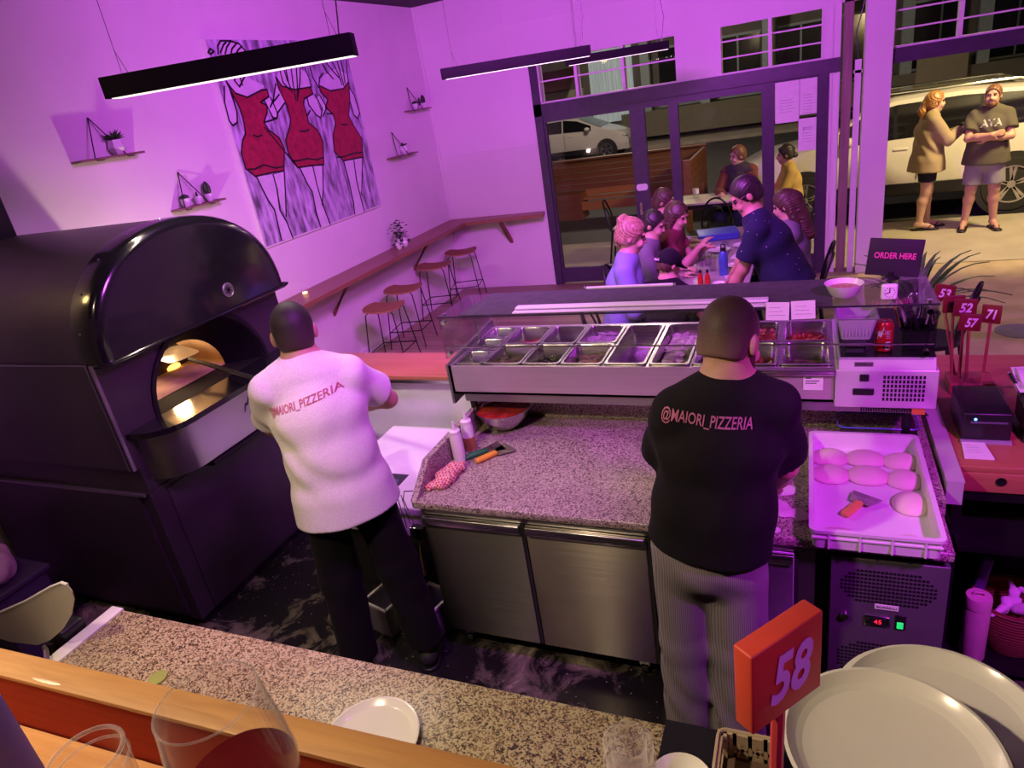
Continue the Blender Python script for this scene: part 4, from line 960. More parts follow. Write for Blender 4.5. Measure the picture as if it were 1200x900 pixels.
# ------------------------------------------------------------------ pizza oven
def oven():
    t = thing('pizza_oven', 'huge black barrel-topped pizza oven with a glowing arched mouth', 'oven', (-3.7, 2.6, 0))
    W = dict(parent=t, world=True)
    yl, yr, xf, xb = 1.95, 3.25, -3.06, -4.50
    obj('base', B().box((xb, yl+.02, .06), (xf+.01, yr-.02, .885)), M_ovenside, **W)
    obj('plinth', B().box((xb, yl+.05, 0), (xf-.02, yr-.05, .06)), M_blk, **W)
    obj('base_panel', B().box((xf+.011, yl+.12, .07), (xf+.018, yr-.06, .86), bev=.003), M_ovenside, **W)
    obj('side_panel', B().box((xb, yl+.004, .10), (xf-.06, yl+.02, .87)), M_ovenside, **W)
    obj('recess_band', B().box((xb, yl+.03, .885), (xf, yr-.03, 1.03)), M_ovenside, **W)
    # body with a funnel mouth: ring from the front face down to the inner arch
    yc, zd = 2.60, 1.22
    def arch(ry, rz, n=18): return [(yc+ry*math.cos(a), zd+rz*math.sin(a)) for a in [PI*i/n for i in range(n+1)]]
    out, inn = arch(.40, .375), arch(.275, .245)
    b = B(); n = 18
    # front face around the mouth, as two quads strips to the rectangle edge
    def rect_pt(i):
        a = PI*i/n; c, s_ = math.cos(a), math.sin(a); hw = (yr-yl)/2
        k = min(hw/abs(c) if abs(c) > 1e-6 else 9, (1.61-zd)/s_ if s_ > 1e-6 else 9); return (yc+c*k, zd+s_*k)
    vs = [(xf, *p) for p in out]+[(xf, *rect_pt(i)) for i in range(n+1)]
    b.add(vs, [(i, i+1, n+2+i, n+1+i) for i in range(n)])
    b.add([(xf, yl, 1.61), (xf, rect_pt(n-4)[0], 1.61), (xf, yl, rect_pt(n-4)[1]), (xf, yr, 1.61)], [(0, 1, 2)])
    b.box((xb, yl, 1.03), (xf-.55, yr, 1.61))
    b.box((xf-.55, yl, 1.03), (xf-.001, yl+.02, 1.61)).box((xf-.55, yr-.02, 1.03), (xf-.001, yr, 1.61)).box((xf-.55, yl+.02, 1.03), (xf-.002, yr-.02, zd-.002)).box((xf-.002, yl, 1.03), (xf, yr, zd)).box((xf-.55, yl, 1.60), (xf, yr, 1.615))
    obj('body', b, M_ovenside, weld=False, **W)
    b = B(); vs = [(xf+.002, *p) for p in out]+[(xf-.20, *p) for p in inn]; b.add(vs, [(i, i+1, n+2+i, n+1+i) for i in range(n)], True)
    b.add([(xf+.002, yc-.40, zd+.001), (xf+.002, yc+.40, zd+.001), (xf-.20, yc+.275, zd+.001), (xf-.20, yc-.275, zd+.001)], [(0, 1, 2, 3)])
    obj('mouth_tunnel', b, M_matte, **W)
    b = B(); r1, r2 = arch(.405, .38), arch(.43, .405)
    for P, Q, x0, x1 in ((r1, r2, xf+.012, xf+.012), (r2, r2, xf+.012, xf-.002), (r1, r1, xf-.002, xf+.012)):
        b.add([(x0, *p) for p in P]+[(x1, *p) for p in Q], [(i, i+1, n+2+i, n+1+i) for i in range(n)], True)
    obj('mouth_rim', b, M_blkm, **W)
    # firebrick chamber
    brick = mat('hot_firebrick', (.50, .36, .25), .85, var=.35, scale=5, bump=.4, bscale=18)
    def dome(u, v):
        a = PI*u; ph = PI/2*v; x = xf-.20-.62*math.sin(ph); rr = 1+.55*math.sin(ph*2) if v < .9 else 1
        k = math.cos(ph) if v > .35 else 1
        return (x, yc+.29*math.cos(a)*max(k, .02)*1.25, zd+.26*math.sin(a)*max(k, .02)*1.15)
    b = B().grid(dome, 20, 10); obj('chamber', b, brick, **W)
    obj('deck', B().box((xf-.83, yl+.18, zd-.02), (xf-.19, yr-.18, zd+.001)), brick, **W)
    obj('ember_bed', B().ball((xf-.62, yc+.20, zd+.01), (.10, .08, .03), n=12, m=7), mat('glowing_embers', (.3, .06, .01), .9, emit=(1, .35, .05), estr=6), **W)
    S = Solid(); 
    for k, (dy, hh, r) in enumerate(((0, .14, .04), (.05, .10, .03), (-.05, .09, .03))): S.cap((xf-.62, yc+.2+dy, zd+.02), (xf-.60-.02*k, yc+.2+dy*1.3, zd+.02+hh), r, .008, k=.02)
    o = solid_obj('flame', S.build(.008), mat('flame', (.9, .5, .1), .5, emit=(1, .55, .15), estr=9), t)
    L = light('oven_fire_light', 'POINT', (xf-.42, yc+.06, zd+.20), 4, (1.0, .66, .32), .05)
    # barrel roof and hooded front
    def prof(r=1.0, n=28): return [(yc+(yr-yl)/2*r*math.cos(a), 1.60+.545*r*abs(math.sin(a))**.86) for a in [PI*i/n for i in range(n+1)]]
    b = B(); P = prof(.992); b.add([(xb, *p) for p in P]+[(xf-.05, *p) for p in P], [(i, i+1, 29+1+i-1+0, 29+i) if 0 else (i, i+1, 29+i+1, 29+i) for i in range(28)], True)
    b.add([(xb, *p) for p in P], [tuple(range(29))])
    obj('barrel_roof', b, M_ovenside, **W)
    b = B(); x1 = -2.955; rings = [(xf-.06, 1.0, 0), (x1-.045, 1.0, 0), (x1-.020, .985, 0), (x1-.006, .955, 0), (x1, .90, 0)]
    vs = []
    for x, r, _ in rings: vs += [(x, *p) for p in prof(r)]
    fs = []
    for k in range(len(rings)-1): fs += [(k*29+i, k*29+i+1, (k+1)*29+i+1, (k+1)*29+i) for i in range(28)]
    b.add(vs, fs, True); b.add([(x1, *p) for p in prof(.90)], [tuple(range(29))]); b.add([(xf-.06, *p) for p in prof(1.0)], [tuple(range(29))])
    hood = obj('front_hood', b, M_blkgloss, **W)
    b = B()
    for i in range(2, 27, 3):
        p = prof(1.0)[i]; b.ball((xf+.0, p[0], p[1]), .006, n=8, m=5)
    obj('screws', b, M_chrome, hood, world=True)
    obj('hood_lip', B().tube([(x1-.06, yl-.008, 1.598), (x1-.02, yl+.0, 1.598), (x1+.004, yl+.03, 1.598), (x1+.004, yr-.03, 1.598), (x1-.02, yr+.03, 1.598), (x1-.06, yr+.025, 1.598)], .010, 8), M_blkgloss, **W)
    e = obj('emblem', B().lathe([(.001, 0), (.040, 0), (.040, .004), (.036, .006), (.034, .003), (.001, .003)], n=28, M=Matrix.Rotation(PI/2, 3, 'Y'), c=(x1, 2.79, 1.705)), mat('emblem_silver', (.35, .33, .36), .35, .8), **W)
    b = B(); c = Vector((x1+.006, 2.79, 1.705))
    for k in range(4):
        a = k*PI/4+.4; d = Vector((0, math.cos(a), math.sin(a)))*.026; q = Vector((0, -math.sin(a), math.cos(a)))*.003
        b.add([c-d-q, c+d-q, c+d+q, c-d+q], [(0, 1, 2, 3)])
    obj('emblem_strokes', b, M_blk, e, world=True)
    # shelf, steel apron, pull bar
    poly = [(xf-.02, yl+.02)]+[(-2.83-.20+.20*math.sin(a), yl+.24-.20*math.cos(a)) for a in [PI/2*i/8 for i in range(9)]]+[(-2.83-.20+.20*math.cos(a), yr-.24+.20*math.sin(a)) for a in [PI/2*i/8 for i in range(9)]]+[(xf-.02, yr-.02)]
    obj('shelf', B().prism(poly, .03, (0, 0, 1.19), smooth=False), M_blkgloss, **W)
    pol2 = [(xf-.02, yl+.06)]+[(-2.87-.18+.18*math.sin(a), yl+.26-.18*math.cos(a)) for a in [PI/2*i/8 for i in range(9)]]+[(-2.87-.18+.18*math.cos(a), yr-.26+.18*math.sin(a)) for a in [PI/2*i/8 for i in range(9)]]+[(xf-.02, yr-.06)]
    ap = obj('apron', B().prism(pol2, .255, (0, 0, .935), smooth=True), steel('apron_steel', (.42, .38, .44), .3, 'X'), **W)
    b = B(); lg = [(-.075, -.035), (-.055, .01), (-.045, -.005), (-.02, .035), (.0, .0), (.012, .015), (.02, -.01), (.05, .005), (.09, .0)]
    for (u0, v0), (u1, v1) in zip(lg, lg[1:]):
        d = Vector((0, u1-u0, v1-v0)).normalized(); q = Vector((0, -d.z, d.y))*.0035; a = Vector((-2.8675, 2.63+u0, 1.10+v0)); c = Vector((-2.8675, 2.63+u1, 1.10+v1))
        b.add([a-q, c-q, c+q, a+q], [(0, 1, 2, 3)])
    obj('scrawled_logo', b, M_ink, ap, world=True)
    obj('pull_bar', B().tube([(xf, yl+.30, .90), (-2.90, yl+.32, .90), (-2.90, yr-.32, .90), (xf, yr-.30, .90)], .016, 8), M_blkm, **W)
    obj('corner_trim', B().box((xf-.006, yl-.004, 1.03), (xf+.004, yl+.012, 1.60)).box((xf-.03, yl-.006, 1.03), (xf-.024, yl, 1.60)), mat('trim_metal', (.30, .26, .34), .35, .8), **W)
    obj('side_seam', B().box((xb, yl-.003, 1.598), (xf-.02, yl, 1.606)).box((xb, yl+.0, .872), (xf-.01, yl+.018, .885)), mat('trim_metal', (.3, .26, .34)), **W)
    for sx in (-4.4, -3.3): obj('foot', B().ring((sx, yl+.12, 0), (sx, yl+.12, .06), .03, .03, 10), M_blk, **W)
oven()
fl = thing('flue', 'black flue duct rising beside the left wall above the oven', 'duct', (-4.42, 2.72, 0))
obj('duct', B().box((-.14, -.36, 2.06), (.14, -.08, ZC), bev=.01), M_blk, fl)
obj('collar', B().box((-.16, -.38, 2.06), (.16, -.06, 2.12), bev=.005), M_blkm, fl)

# ------------------------------------------------------------------ half wall, chest and bins behind the left cook
struct('wall_half', B().box((-3.02, 3.32, 0), (-1.72, 3.52, .955)), mat('white_half_wall', (.80, .78, .80), .5, var=.03), 'white half wall between oven and counter')
lg_ = thing('ledge', 'reddish timber ledge on top of the white half wall', 'ledge', (-2.4, 3.4, .957))
obj('board', B().box((-.72, -.19, 0), (.75, .19, .045), bev=.004), M_redwood, lg_)
obj('metal_edge', B().box((-.72, -.195, -.001), (.75, -.19, .02)), M_steel, lg_)
ch = thing('chest_freezer', 'white chest with a flat lid standing against the half wall', 'freezer', (-2.02, 2.78, 0))
obj('cabinet', B().box((-.36, -.40, .47), (.36, .42, .60), bev=.015), M_white, ch)
obj('lid', B().box((-.37, -.41, .605), (.37, .43, .66), bev=.012), M_white, ch)
obj('stand', B().box((-.33, -.30, 0), (.33, .39, .47)), M_blk, ch)
lab = obj('sticker', B().box((-.20, -.36, .66), (.06, -.12, .662)), mat('dark_sticker', (.05, .045, .06), .5), ch)
b = B()
for i in range(3):
    for j in range(2): b.lathe([(.001, 0), (.030, 0), (.030, .001), (.001, .001)], (-.15+i*.078, -.29+j*.09, .6622), n=14)
obj('sticker_dots', b, mat('sticker_blue', (.10, .14, .25), .5), lab)
def waste_bin(x, y, rz, lab_, h=.17):
    t = thing('flour_bin', lab_, 'bin', (x, y, .004), None, rz)
    b = B(); w = .085
    b.box((-w, -w, 0), (w, -w+.006, h)).box((-w, w-.006, 0), (w, w, h)).box((-w, -w, 0), (-w+.006, w, h)).box((w-.006, -w, 0), (w, w, h)).box((-w, -w, 0), (w, w, .006))
    obj('tub', b, mat('grey_lilac_plastic', (.34, .32, .38), .5), t)
    obj('corner_strip', B().box((-w-.004, -w-.004, .0), (-w+.022, -w+.0, h+.004)), M_white, t)
    obj('rim', B().box((-w-.006, -w-.006, h), (w+.006, -w+.008, h+.012)).box((-w-.006, w-.008, h), (w+.006, w+.006, h+.012)).box((-w-.006, -w, h), (-w+.008, w, h+.012)).box((w-.008, -w, h), (w+.006, w, h+.012)), M_white, t)
waste_bin(-1.98, 2.24, -.25, 'pale bin on the floor between the legs of the cook in white')
waste_bin(-1.735, 2.28, -.25, 'pale bin on the floor against the left end of the steel counter')
br = thing('bench_brush', 'brush with a pale wooden handle hanging at the left end of the steel counter', 'brush', (-1.70, 2.27, .40))
obj('handle', B().tube([(-.02, 0, -.06), (-.012, 0, .04), (.0, 0, .16)], [.010, .012, .008], 8), wood('pale_handle', (.55, .42, .28), (.65, .5, .34), 'Z'), br)
obj('bristles', B().box((-.035, -.02, .16), (.035, .02, .23), bev=.004), M_blk, br)
wk = thing('wire_whisk', 'thin wire hook rack hanging below the left corner of the granite', 'rack', (-1.70, 2.22, .66))
obj('wire', B().tube([(-.03, 0, .16), (-.02, 0, .0), (.03, 0, .0), (.0, 0, .16)], .0025, 6).tube([(-.03, .03, .16), (-.02, .03, .0), (.03, .03, .0)], .0025, 6), M_chrome, wk)
obj('hook', B().tube([(.0, 0, .16), (.0, .02, .19), (.05, .03, .19)], .003, 6), M_chrome, wk)

# ------------------------------------------------------------------ refrigerated prep counter
def prep_counter():
    t = thing('prep_counter', 'long stainless refrigerated prep counter with a pink granite worktop', 'counter', (-.57, 2.6, 0))
    W = dict(parent=t, world=True)
    x0, x1, yf, yb, zt = -1.60, .465, 2.135, 3.20, .874
    obj('worktop', B().box((x0, yf, .835), (x1, yb, zt), bev=.008), M_granpink, **W)
    obj('upstand', B().prism([(yf, zt), (2.30, zt+.12), (yb, zt+.12), (yb, zt)], .03, (x0, 0, 0), (0, 1, 0), (0, 0, 1)).box((x0+.03, 3.0, zt), (x1-.0, 3.03, zt+.125)).box((x1-.03, 2.35, zt), (x1, yb, zt+.06)), M_granpink, **W)
    obj('carcass', B().box((x0+.02, yf+.05, .11), (.05, yb-.02, .835)), M_steeld, **W)
    obj('top_rail', B().box((x0+.02, yf+.03, .795), (.02, yf+.05, .835)), M_steel, **W)
    for i, (a, c) in enumerate(((-1.575, -1.095), (-1.075, -.56), (-.535, -.02))):
        d = obj('door', B().box((a, yf+.025, .125), (c, yf+.05, .79), bev=.004), M_steelz if i == 1 else steel('door_steel_%d' % i, (.20, .19, .19) if i == 0 else (.62, .56, .66), .42, 'Z', .9), **W)  # one steel on all doors; the uneven light is put into these colours
        obj('handle_lip', B().box((a+.004, yf+.008, .745), (c-.004, yf+.027, .787), bev=.004), M_steel, d, world=True)
        obj('gasket', B().box((c+.001, yf+.03, .125), (c+.014, yf+.05, .79)), M_rubber, d, world=True)
    # cooling unit
    obj('machine_bay', B().box((.0, yf+.08, .04), (x1-.01, yb-.05, .835)), M_blk, **W)
    p = obj('machine_panel', B().box((.10, yf+.02, .08), (.462, yf+.05, .80), bev=.004), mat('dark_panel', (.14, .11, .155), .38, .35), **W)
    b = B(); cx, cz = .281, .70
    for zc, hh in ((.685, .085), (.34, .10)):
        for i in range(24):
            for j in range(9 if zc > .5 else 11):
                x = .281+(i-11.5)*.0125; z = zc+(j-(4 if zc > .5 else 5))*.0165
                if ((x-.281)/.155)**2+((z-zc)/hh)**2 < 1.0 and len(b.f) < 5000: b.box((x-.0042, yf+.0185, z-.0045), (x+.0042, yf+.0195, z+.0045))
    obj('vent_slots', b, M_blk, p, world=True, weld=False)
    dsp = obj('thermostat', B().box((.215, yf+.013, .515), (.295, yf+.02, .56), bev=.002), M_chrome, p, world=True)
    obj('display_window', B().box((.228, yf+.011, .522), (.284, yf+.0135, .553)), M_blk, p, world=True)
    obj('red_digits', B().text('45', .026, (.258, yf+.0100, .5375), (1, 0, 0), (0, 0, 1), .0006, bold=.0), mat('red_led', (.4, .01, .02), .5, emit=(1, .02, .06), estr=1.6), p, world=True)
    obj('green_switch', B().box((.318, yf+.011, .518), (.338, yf+.02, .545), bev=.002), mat('green_led', (.01, .4, .08), .5, emit=(.02, .8, .18), estr=.9), p, world=True)
    obj('switch_frame', B().box((.312, yf+.015, .512), (.344, yf+.021, .575), bev=.002), M_blk, p, world=True)
    pl = obj('maker_plate', B().box((.245, yf+.016, .592), (.32, yf+.021, .612)), M_white, p, world=True)
    obj('maker_lettering', B().text('BORRELLI', .011, (.2825, yf+.0155, .602), (1, 0, 0), (0, 0, 1), .0005, width=.062), M_ink, p, world=True)
    obj('lock', B().ring((.15, yf+.005, .545), (.15, yf+.022, .545), .014, .016, 14), M_chrome, p, world=True)
    for x in (-1.5, -.63, -.1, .4):
        w = obj('castor', B().ring((x-.014, yf+.10, .034), (x+.014, yf+.10, .034), .03, .03, 16), M_rubber, **W)
        obj('castor_fork', B().box((x-.022, yf+.08, .05), (x+.022, yf+.12, .11)), M_chrome, w, world=True)
    return t
prep_counter()

def topping_unit():
    t = thing('topping_unit', 'stainless topping rail with glass sneeze guard above the granite counter', 'display', (-.58, 3.0, 1.0))
    W = dict(parent=t, world=True)
    x0, x1, yf, yb = -1.645, .462, 2.77, 3.36
    zt = 1.256
    b = B().box((x0, yf, 1.105), (.115, yf+.012, zt)).box((x0, yb-.012, 1.105), (x1, yb, zt)).box((x0, yf, 1.105), (x1, yb, 1.117)).box((x0, yf, 1.105), (x0+.012, yb, zt)).box((x1-.012, yf, 1.105), (x1, yb, zt))
    obj('trough', b, M_railsteel, **W)
    obj('end_cheek', B().prism([(yf-.005, 1.05), (yf-.005, 1.265), (yb, 1.30), (yb, 1.05)], .014, (x0-.014, 0, 0), (0, 1, 0), (0, 0, 1)), M_steeld, **W)
    obj('lower_lip', B().box((x0+.05, yf+.02, 1.055), (x1-.05, yb-.03, 1.105)), M_steeld, **W)
    for x in (x0+.06, x1-.07):
        for y in (yf+.08, yb-.08): obj('support_foot', B().ring((x, y, .875), (x, y, 1.06), .016, .02, 12), M_blk, **W)
    # machine housing on the right
    mc = obj('machine_housing', B().box((.118, yf-.022, 1.095), (x1+.012, yb, 1.258), bev=.004).prism([(yf-.022, 1.258), (yf-.005, 1.305), (yb, 1.305), (yb, 1.258)], .332, (.130, 0, 0), (0, 1, 0), (0, 0, 1)), M_housing, **W)
    obj('housing_top', B().box((.135, yf+.0, 1.305), (x1, yb-.01, 1.309)), M_blk, mc, world=True)
    b = B()
    for i in range(11):
        for j in range(6): b.box((.288+i*.0135, yf-.0235, 1.128+j*.019), (.296+i*.0135, yf-.0215, 1.141+j*.019))
    for i in range(22): b.box((.215+i*.009, yf-.012, 1.072), (.220+i*.009, yf+.02-.0005, 1.092))
    obj('vent_slots', b, M_blk, mc, world=True, weld=False)
    obj('rocker_switch', B().box((.205, yf-.028, 1.212), (.238, yf-.021, 1.242), bev=.003), M_blk, mc, world=True)
    d = obj('controller', B().box((.182, yf-.028, 1.152), (.258, yf-.021, 1.18), bev=.003), M_blk, mc, world=True)
    obj('maker_plate', B().box((.185, yf-.0175, 1.272), (.25, yf-.0125, 1.29)), M_steeld, mc, world=True)
    obj('maker_lettering', B().text('BORRELLI', .010, (.2175, yf-.0185, 1.281), (1, 0, 0), (0, 0, 1), .0005, width=.055), M_ink, mc, world=True)
    obj('yellow_sticker', B().box((.395, yf-.014, 1.066), (.44, yf+.019, 1.098)), mat('yellow_sticker', (.75, .38, .05), .6), mc, world=True)
    n1 = obj('notice_sheet', B().box((.0, yf-.004, 1.16), (.075, yf-.0015, 1.225)), M_paper, **W)
    obj('notice_print', B().box((.008, yf-.0052, 1.212), (.03, yf-.004, 1.216)).box((.008, yf-.0052, 1.20), (.06, yf-.004, 1.203)).box((.008, yf-.0052, 1.19), (.05, yf-.004, 1.193)), M_ink, n1, world=True)
    obj('front_shelf_rail', B().box((-.30, yf-.03, 1.235), (.118, yf, 1.25), bev=.003).box((-.30, yf-.03, 1.252), (.118, yf, 1.258)), M_steel, **W)
    # cover plate of the trough: a frame around the pans
    cols = [(-1.625, -1.472), (-1.467, -1.265), (-1.258, -1.066), (-1.059, -.856), (-.846, -.655), (-.640, -.462), (-.452, -.302), (-.292, -.10), (-.090, .105)]
    kinds = [3, 2, 2, 2, 1, 1, 2, 2, 2]
    ya, yz = 2.792, 3.325
    fr = B(); edges = [x0+.012]+[v for c in cols for v in c]+[.118]
    fr.box((x0+.012, yf+.012, zt-.004), (.118, ya, zt)).box((x0+.012, yz, zt-.004), (.118, yb-.012, zt))
    for k in range(0, len(edges), 2): fr.box((edges[k], ya, zt-.004), (edges[k+1], yz, zt))
    obj('pan_frame', fr, M_steel, **W)
    return t, cols, kinds, ya, yz, zt
tu, PC, PK, PYA, PYZ, PZT = topping_unit()

# pans: each lifts out of the rail
def pan(name, x0, x1, y0, y1, depth, label, r=.022):
    w, h = x1-x0, y1-y0; t = thing(name, label, 'pan', ((x0+x1)/2, (y0+y1)/2, PZT), 'steel topping pans in the rail')
    def ring(ins, z, rr): return [(x, y, z) for x, y in rrect(-w/2+ins, -h/2+ins, w/2-ins, h/2-ins, rr, 4)]
    rs = [ring(0, .002, .012), ring(0, .007, .012), ring(.010, .007, r), ring(.014, .0, r), ring(.022, -depth, r), ring(.030, -depth-.004, r*.7)]
    n = len(rs[0]); vs = [v for q in rs for v in q]; fs = []
    for k in range(len(rs)-1): fs += [(k*n+i, k*n+(i+1) % n, (k+1)*n+(i+1) % n, (k+1)*n+i) for i in range(n)]
    b = B().add(vs, fs, True).add(rs[-1], [tuple(range(n))])
    obj('tray', b, M_steel, t)
    return t
def heap(par, name, m, w, h, z, kind, n=40, sz=.02, seed=1):
    """loose food filling a pan: many scraps, counted as one filling"""
    q = random.Random(seed); b = B()
    b.grid(lambda u, v: ((u-.5)*w, (v-.5)*h, z-.012+.02*math.sin(PI*u)*math.sin(PI*v)), 7, 7)
    for k in range(n):
        x, y = q.uniform(-.45, .45)*w, q.uniform(-.45, .45)*h; zz = z+.022*(1-(2*x/w)**2)*(1-(2*y/h)**2)+q.uniform(-.004, .008)
        M = Matrix.Rotation(q.uniform(0, 6.3), 4, 'Z') @ Matrix.Rotation(q.uniform(-.7, .7), 4, 'X'); M.translation = (x, y, zz)
        if kind == 'flake': b.add([M @ Vector(v) for v in ((-sz, -sz*.6, 0), (sz*.9, -sz*.5, .003), (sz, sz*.5, 0), (-sz*.7, sz*.7, .004))], [(0, 1, 2, 3)])
        elif kind == 'ring': b.lathe([(sz*.8, -.002), (sz, 0), (sz*.8, .002), (sz*.65, 0)], n=10, M=M.to_3x3(), c=M.translation, close=True)
        else: b.ball(M.translation, (sz, sz*.8, sz*.6), M=M.to_3x3(), n=7, m=5)
    o = obj(name, b, m, par, weld=False); o['kind'] = 'stuff'
    return o
FOOD = {'cheese': mat('white_cheese', (.80, .74, .66), .6, var=.08), 'onion': mat('sliced_onion', (.60, .45, .58), .4), 'ham': mat('pale_ham', (.70, .40, .34), .5), 'mush': mat('brown_mushroom', (.22, .14, .10), .6), 'red': mat('red_salami', (.46, .07, .045), .45), 'tomato': mat('orange_tomato', (.62, .14, .05), .4), 'olive': mat('dark_olives', (.05, .03, .04), .35), 'herb': mat('green_herb', (.05, .09, .03), .6)}
rows = {0: ['front', 'middle', 'rear'], 1: ['front', 'rear']}
fill = {(1, 0): ('mush', 'flake', .05), (2, 0): ('olive', 'ball', .07), (3, 0): ('ham', 'flake', .05), (3, 1): ('onion', 'ring', .035), (1, 1): ('red', 'flake', .08), (2, 1): ('herb', 'flake', .08), (5, 0): ('cheese', 'flake', .05), (6, 1): ('tomato', 'ball', .05), (6, 0): ('olive', 'ball', .07), (7, 1): ('red', 'flake', .03), (7, 0): ('red', 'flake', .07), (8, 1): ('tomato', 'ball', .06), (8, 0): ('mush', 'flake', .07), (4, 0): None}
ordn = ['first', 'second', 'third', 'fourth', 'fifth', 'sixth', 'seventh', 'eighth', 'ninth']
for ci, ((a, c), k) in enumerate(zip(PC, PK)):
    hh = (PYZ-PYA)/k
    for j in range(k):
        pos = 'full-depth' if k == 1 else (('front', 'rear')[j] if k == 2 else ('front', 'middle', 'rear')[j])
        f = fill.get((ci, j)); names = {'cheese': 'heaped with white cheese', 'onion': 'with sliced onion', 'ham': 'with pale ham', 'mush': 'with brown mushrooms', 'red': 'with red salami', 'tomato': 'with orange tomatoes', 'olive': 'with dark olives', 'herb': 'with herbs'}
        labp = '%s steel pan in the %s column from the left of the topping rail' % (pos, ordn[ci])
        p = pan('topping_pan', a, c, PYA+j*hh+.004, PYA+(j+1)*hh-.004, .11 if k < 3 else .07, labp)
        if f:
            big = f[0] == 'cheese'; heap(p, 'filling', FOOD[f[0]], (c-a)-.045, hh-.055, -f[2]+(.012 if big else 0), f[1], 90 if big else 34, .016 if f[1] != 'ball' else .013, ci*7+j)

# glass guard
gd = thing('sneeze_guard', 'glass sneeze guard box standing over the topping pans', 'glass guard', (-.59, 3.0, 1.26))
gx0, gx1, gyf, gyb, gz = -1.645, .456, 2.752, 3.09, 1.525
obj('top_glass', B().box((gx0, gyf, gz-.006), (gx1, gyb+.02, gz)), M_glasst, gd, world=True)
obj('front_glass', B().box((gx0+.004, gyf+.004, 1.30), (gx1-.004, gyf+.010, gz-.007)), M_glasst, gd, world=True)
for x in (gx0, gx1-.006): obj('end_glass', B().prism([(gyf+.012, 1.30), (yy := 3.33, 1.30), (gyb+.02, gz-.007), (gyf+.012, gz-.007)], .006, (x, 0, 0), (0, 1, 0), (0, 0, 1)), M_glasst, gd, world=True)
obj('glass_edge', B().box((gx0, gyf-.002, gz-.007), (gx1, gyf, gz+.0005)), mat('dark_glass_edge', (.03, .03, .04), .2), gd, world=True)
b = B()
for x in (gx0+.03, gx1-.03):
    for y, z in ((gyf+.0, gz-.03), (gyf+.0, 1.33)): b.ring((x, y-.008, z), (x, y+.02, z), .011, .011, 12)
    b.ring((x, gyf+.03, gz-.012), (x, gyf+.03, gz+.006), .011, .011, 12)
obj('glass_clamps', b, M_chrome, gd, world=True)
obj('rear_post', B().box((gx0+.02, gyb-.0, 1.26), (gx0+.034, gyb+.014, gz-.007)).box((gx1-.034, gyb, 1.26), (gx1-.02, gyb+.014, gz-.007)), M_steel, gd, world=True)
obj('cross_rail', B().ring((gx0+.006, gyf+.016, 1.36), (gx1-.006, gyf+.016, 1.36), .004, .004, 8), M_chrome, gd, world=True)
mt = thing('chalk_mat', 'long dark mat lying on the glass top of the topping unit', 'mat', (-.6, 2.95, gz+.001))
obj('sheet', B().prism([(-1.53, gyf+.004), (.10, gyf+.004), (.10, gyb+.015), (-1.50, gyb+.015)], .003, (0, 0, gz+.001)), mat('slate_mat', (.055, .05, .06), .75, var=.25, scale=20), mt, world=True)
cu = thing('film_cutter', 'long white serrated film cutter lying along the front of the dark mat', 'cutter', (-.69, 2.80, gz+.005))
obj('bar', B().box((-.555, -.008, 0), (.555, .035, .016), bev=.003), M_white, cu)
b = B()
for k in range(92): b.prism([(-.55+k*.012, 0), (-.538+k*.012, 0), (-.544+k*.012, -.012)], .0015, (0, -.008, .006))
obj('serrated_edge', b, mat('cutter_steel', (.25, .22, .27), .4, .8), cu, weld=False)
obj('base_strip', B().box((-.555, -.045, 0), (.555, -.012, .005)), M_white, cu)
lb = thing('light_tube', 'short white tube lying on the rear edge of the glass top', 'tube', (-.775, 3.105, gz+.001))
obj('tube', B().ring((-.21, 0, .008), (.21, 0, .008), .008, .008, 10), M_white, lb)
obj('end_cap', B().ring((-.222, 0, .008), (-.21, 0, .008), .009, .009, 10).ring((.21, 0, .008), (.222, 0, .008), .009, .009, 10), M_steel, lb)
for i, (xa, xb_, z0_, tilt, lb_) in enumerate(((-.142, -.056, 1.475, .03, 'left paper docket taped to the front of the glass'), (-.047, .04, 1.478, -.03, 'right paper docket taped to the front of the glass'))):
    t = thing('paper_docket', lb_, 'paper', ((xa+xb_)/2, gyf-.008, z0_)); w = (xb_-xa)/2
    obj('sheet', B().box((-w, 0, 0), (w, .002, .075), M=Matrix.Rotation(tilt, 4, 'Y')), M_paper, t)
    b = B()
    for k in range(3): b.box((-w*.7, -.0008, .02+k*.016), (w*(.7-.2*k), -.0002, .022+k*.016))
    obj('print', b, mat('faint_print', (.4, .36, .42)), t)

# things on the glass and behind it
bw = thing('white_bowl', 'white bowl of brown sauce on the glass top', 'bowl', (.142, 2.87, gz+.001))
obj('bowl_shell', B().lathe([(.035, 0), (.05, .012), (.072, .055), (.070, .055), (.048, .014), (.001, .010)], n=32), M_ceramic, bw)
obj('sauce', B().lathe([(.001, .036), (.057, .036)], n=24), mat('brown_bowl_sauce', (.55, .30, .20), .5, var=.4, scale=60, bump=.5), bw)
ck = thing('clock', 'small square white clock on the glass top', 'clock', (.295, 2.80, gz+.001), None, .05)
obj('case', B().box((-.028, 0, 0), (.028, .022, .062), bev=.008), M_white, ck)
obj('dial', B().box((-.022, -.0012, .008), (.022, -.0002, .054)), M_paper, ck)
obj('hands', B().box((-.0015, -.0026, .030), (.0015, -.0012, .048)).prism([(-.014, .024), (.003, .031), (.002, .034), (-.015, .027)], .001, (0, -.0014, 0), (1, 0, 0), (0, 0, 1)), M_ink, ck)
b = B()
for k in range(12):
    a = PI*k/6; b.box((.018*math.cos(a)-.0015, -.0024, .031+.018*math.sin(a)-.0015), (.018*math.cos(a)+.0015, -.0012, .031+.018*math.sin(a)+.0015))
obj('hour_marks', b, M_ink, ck)
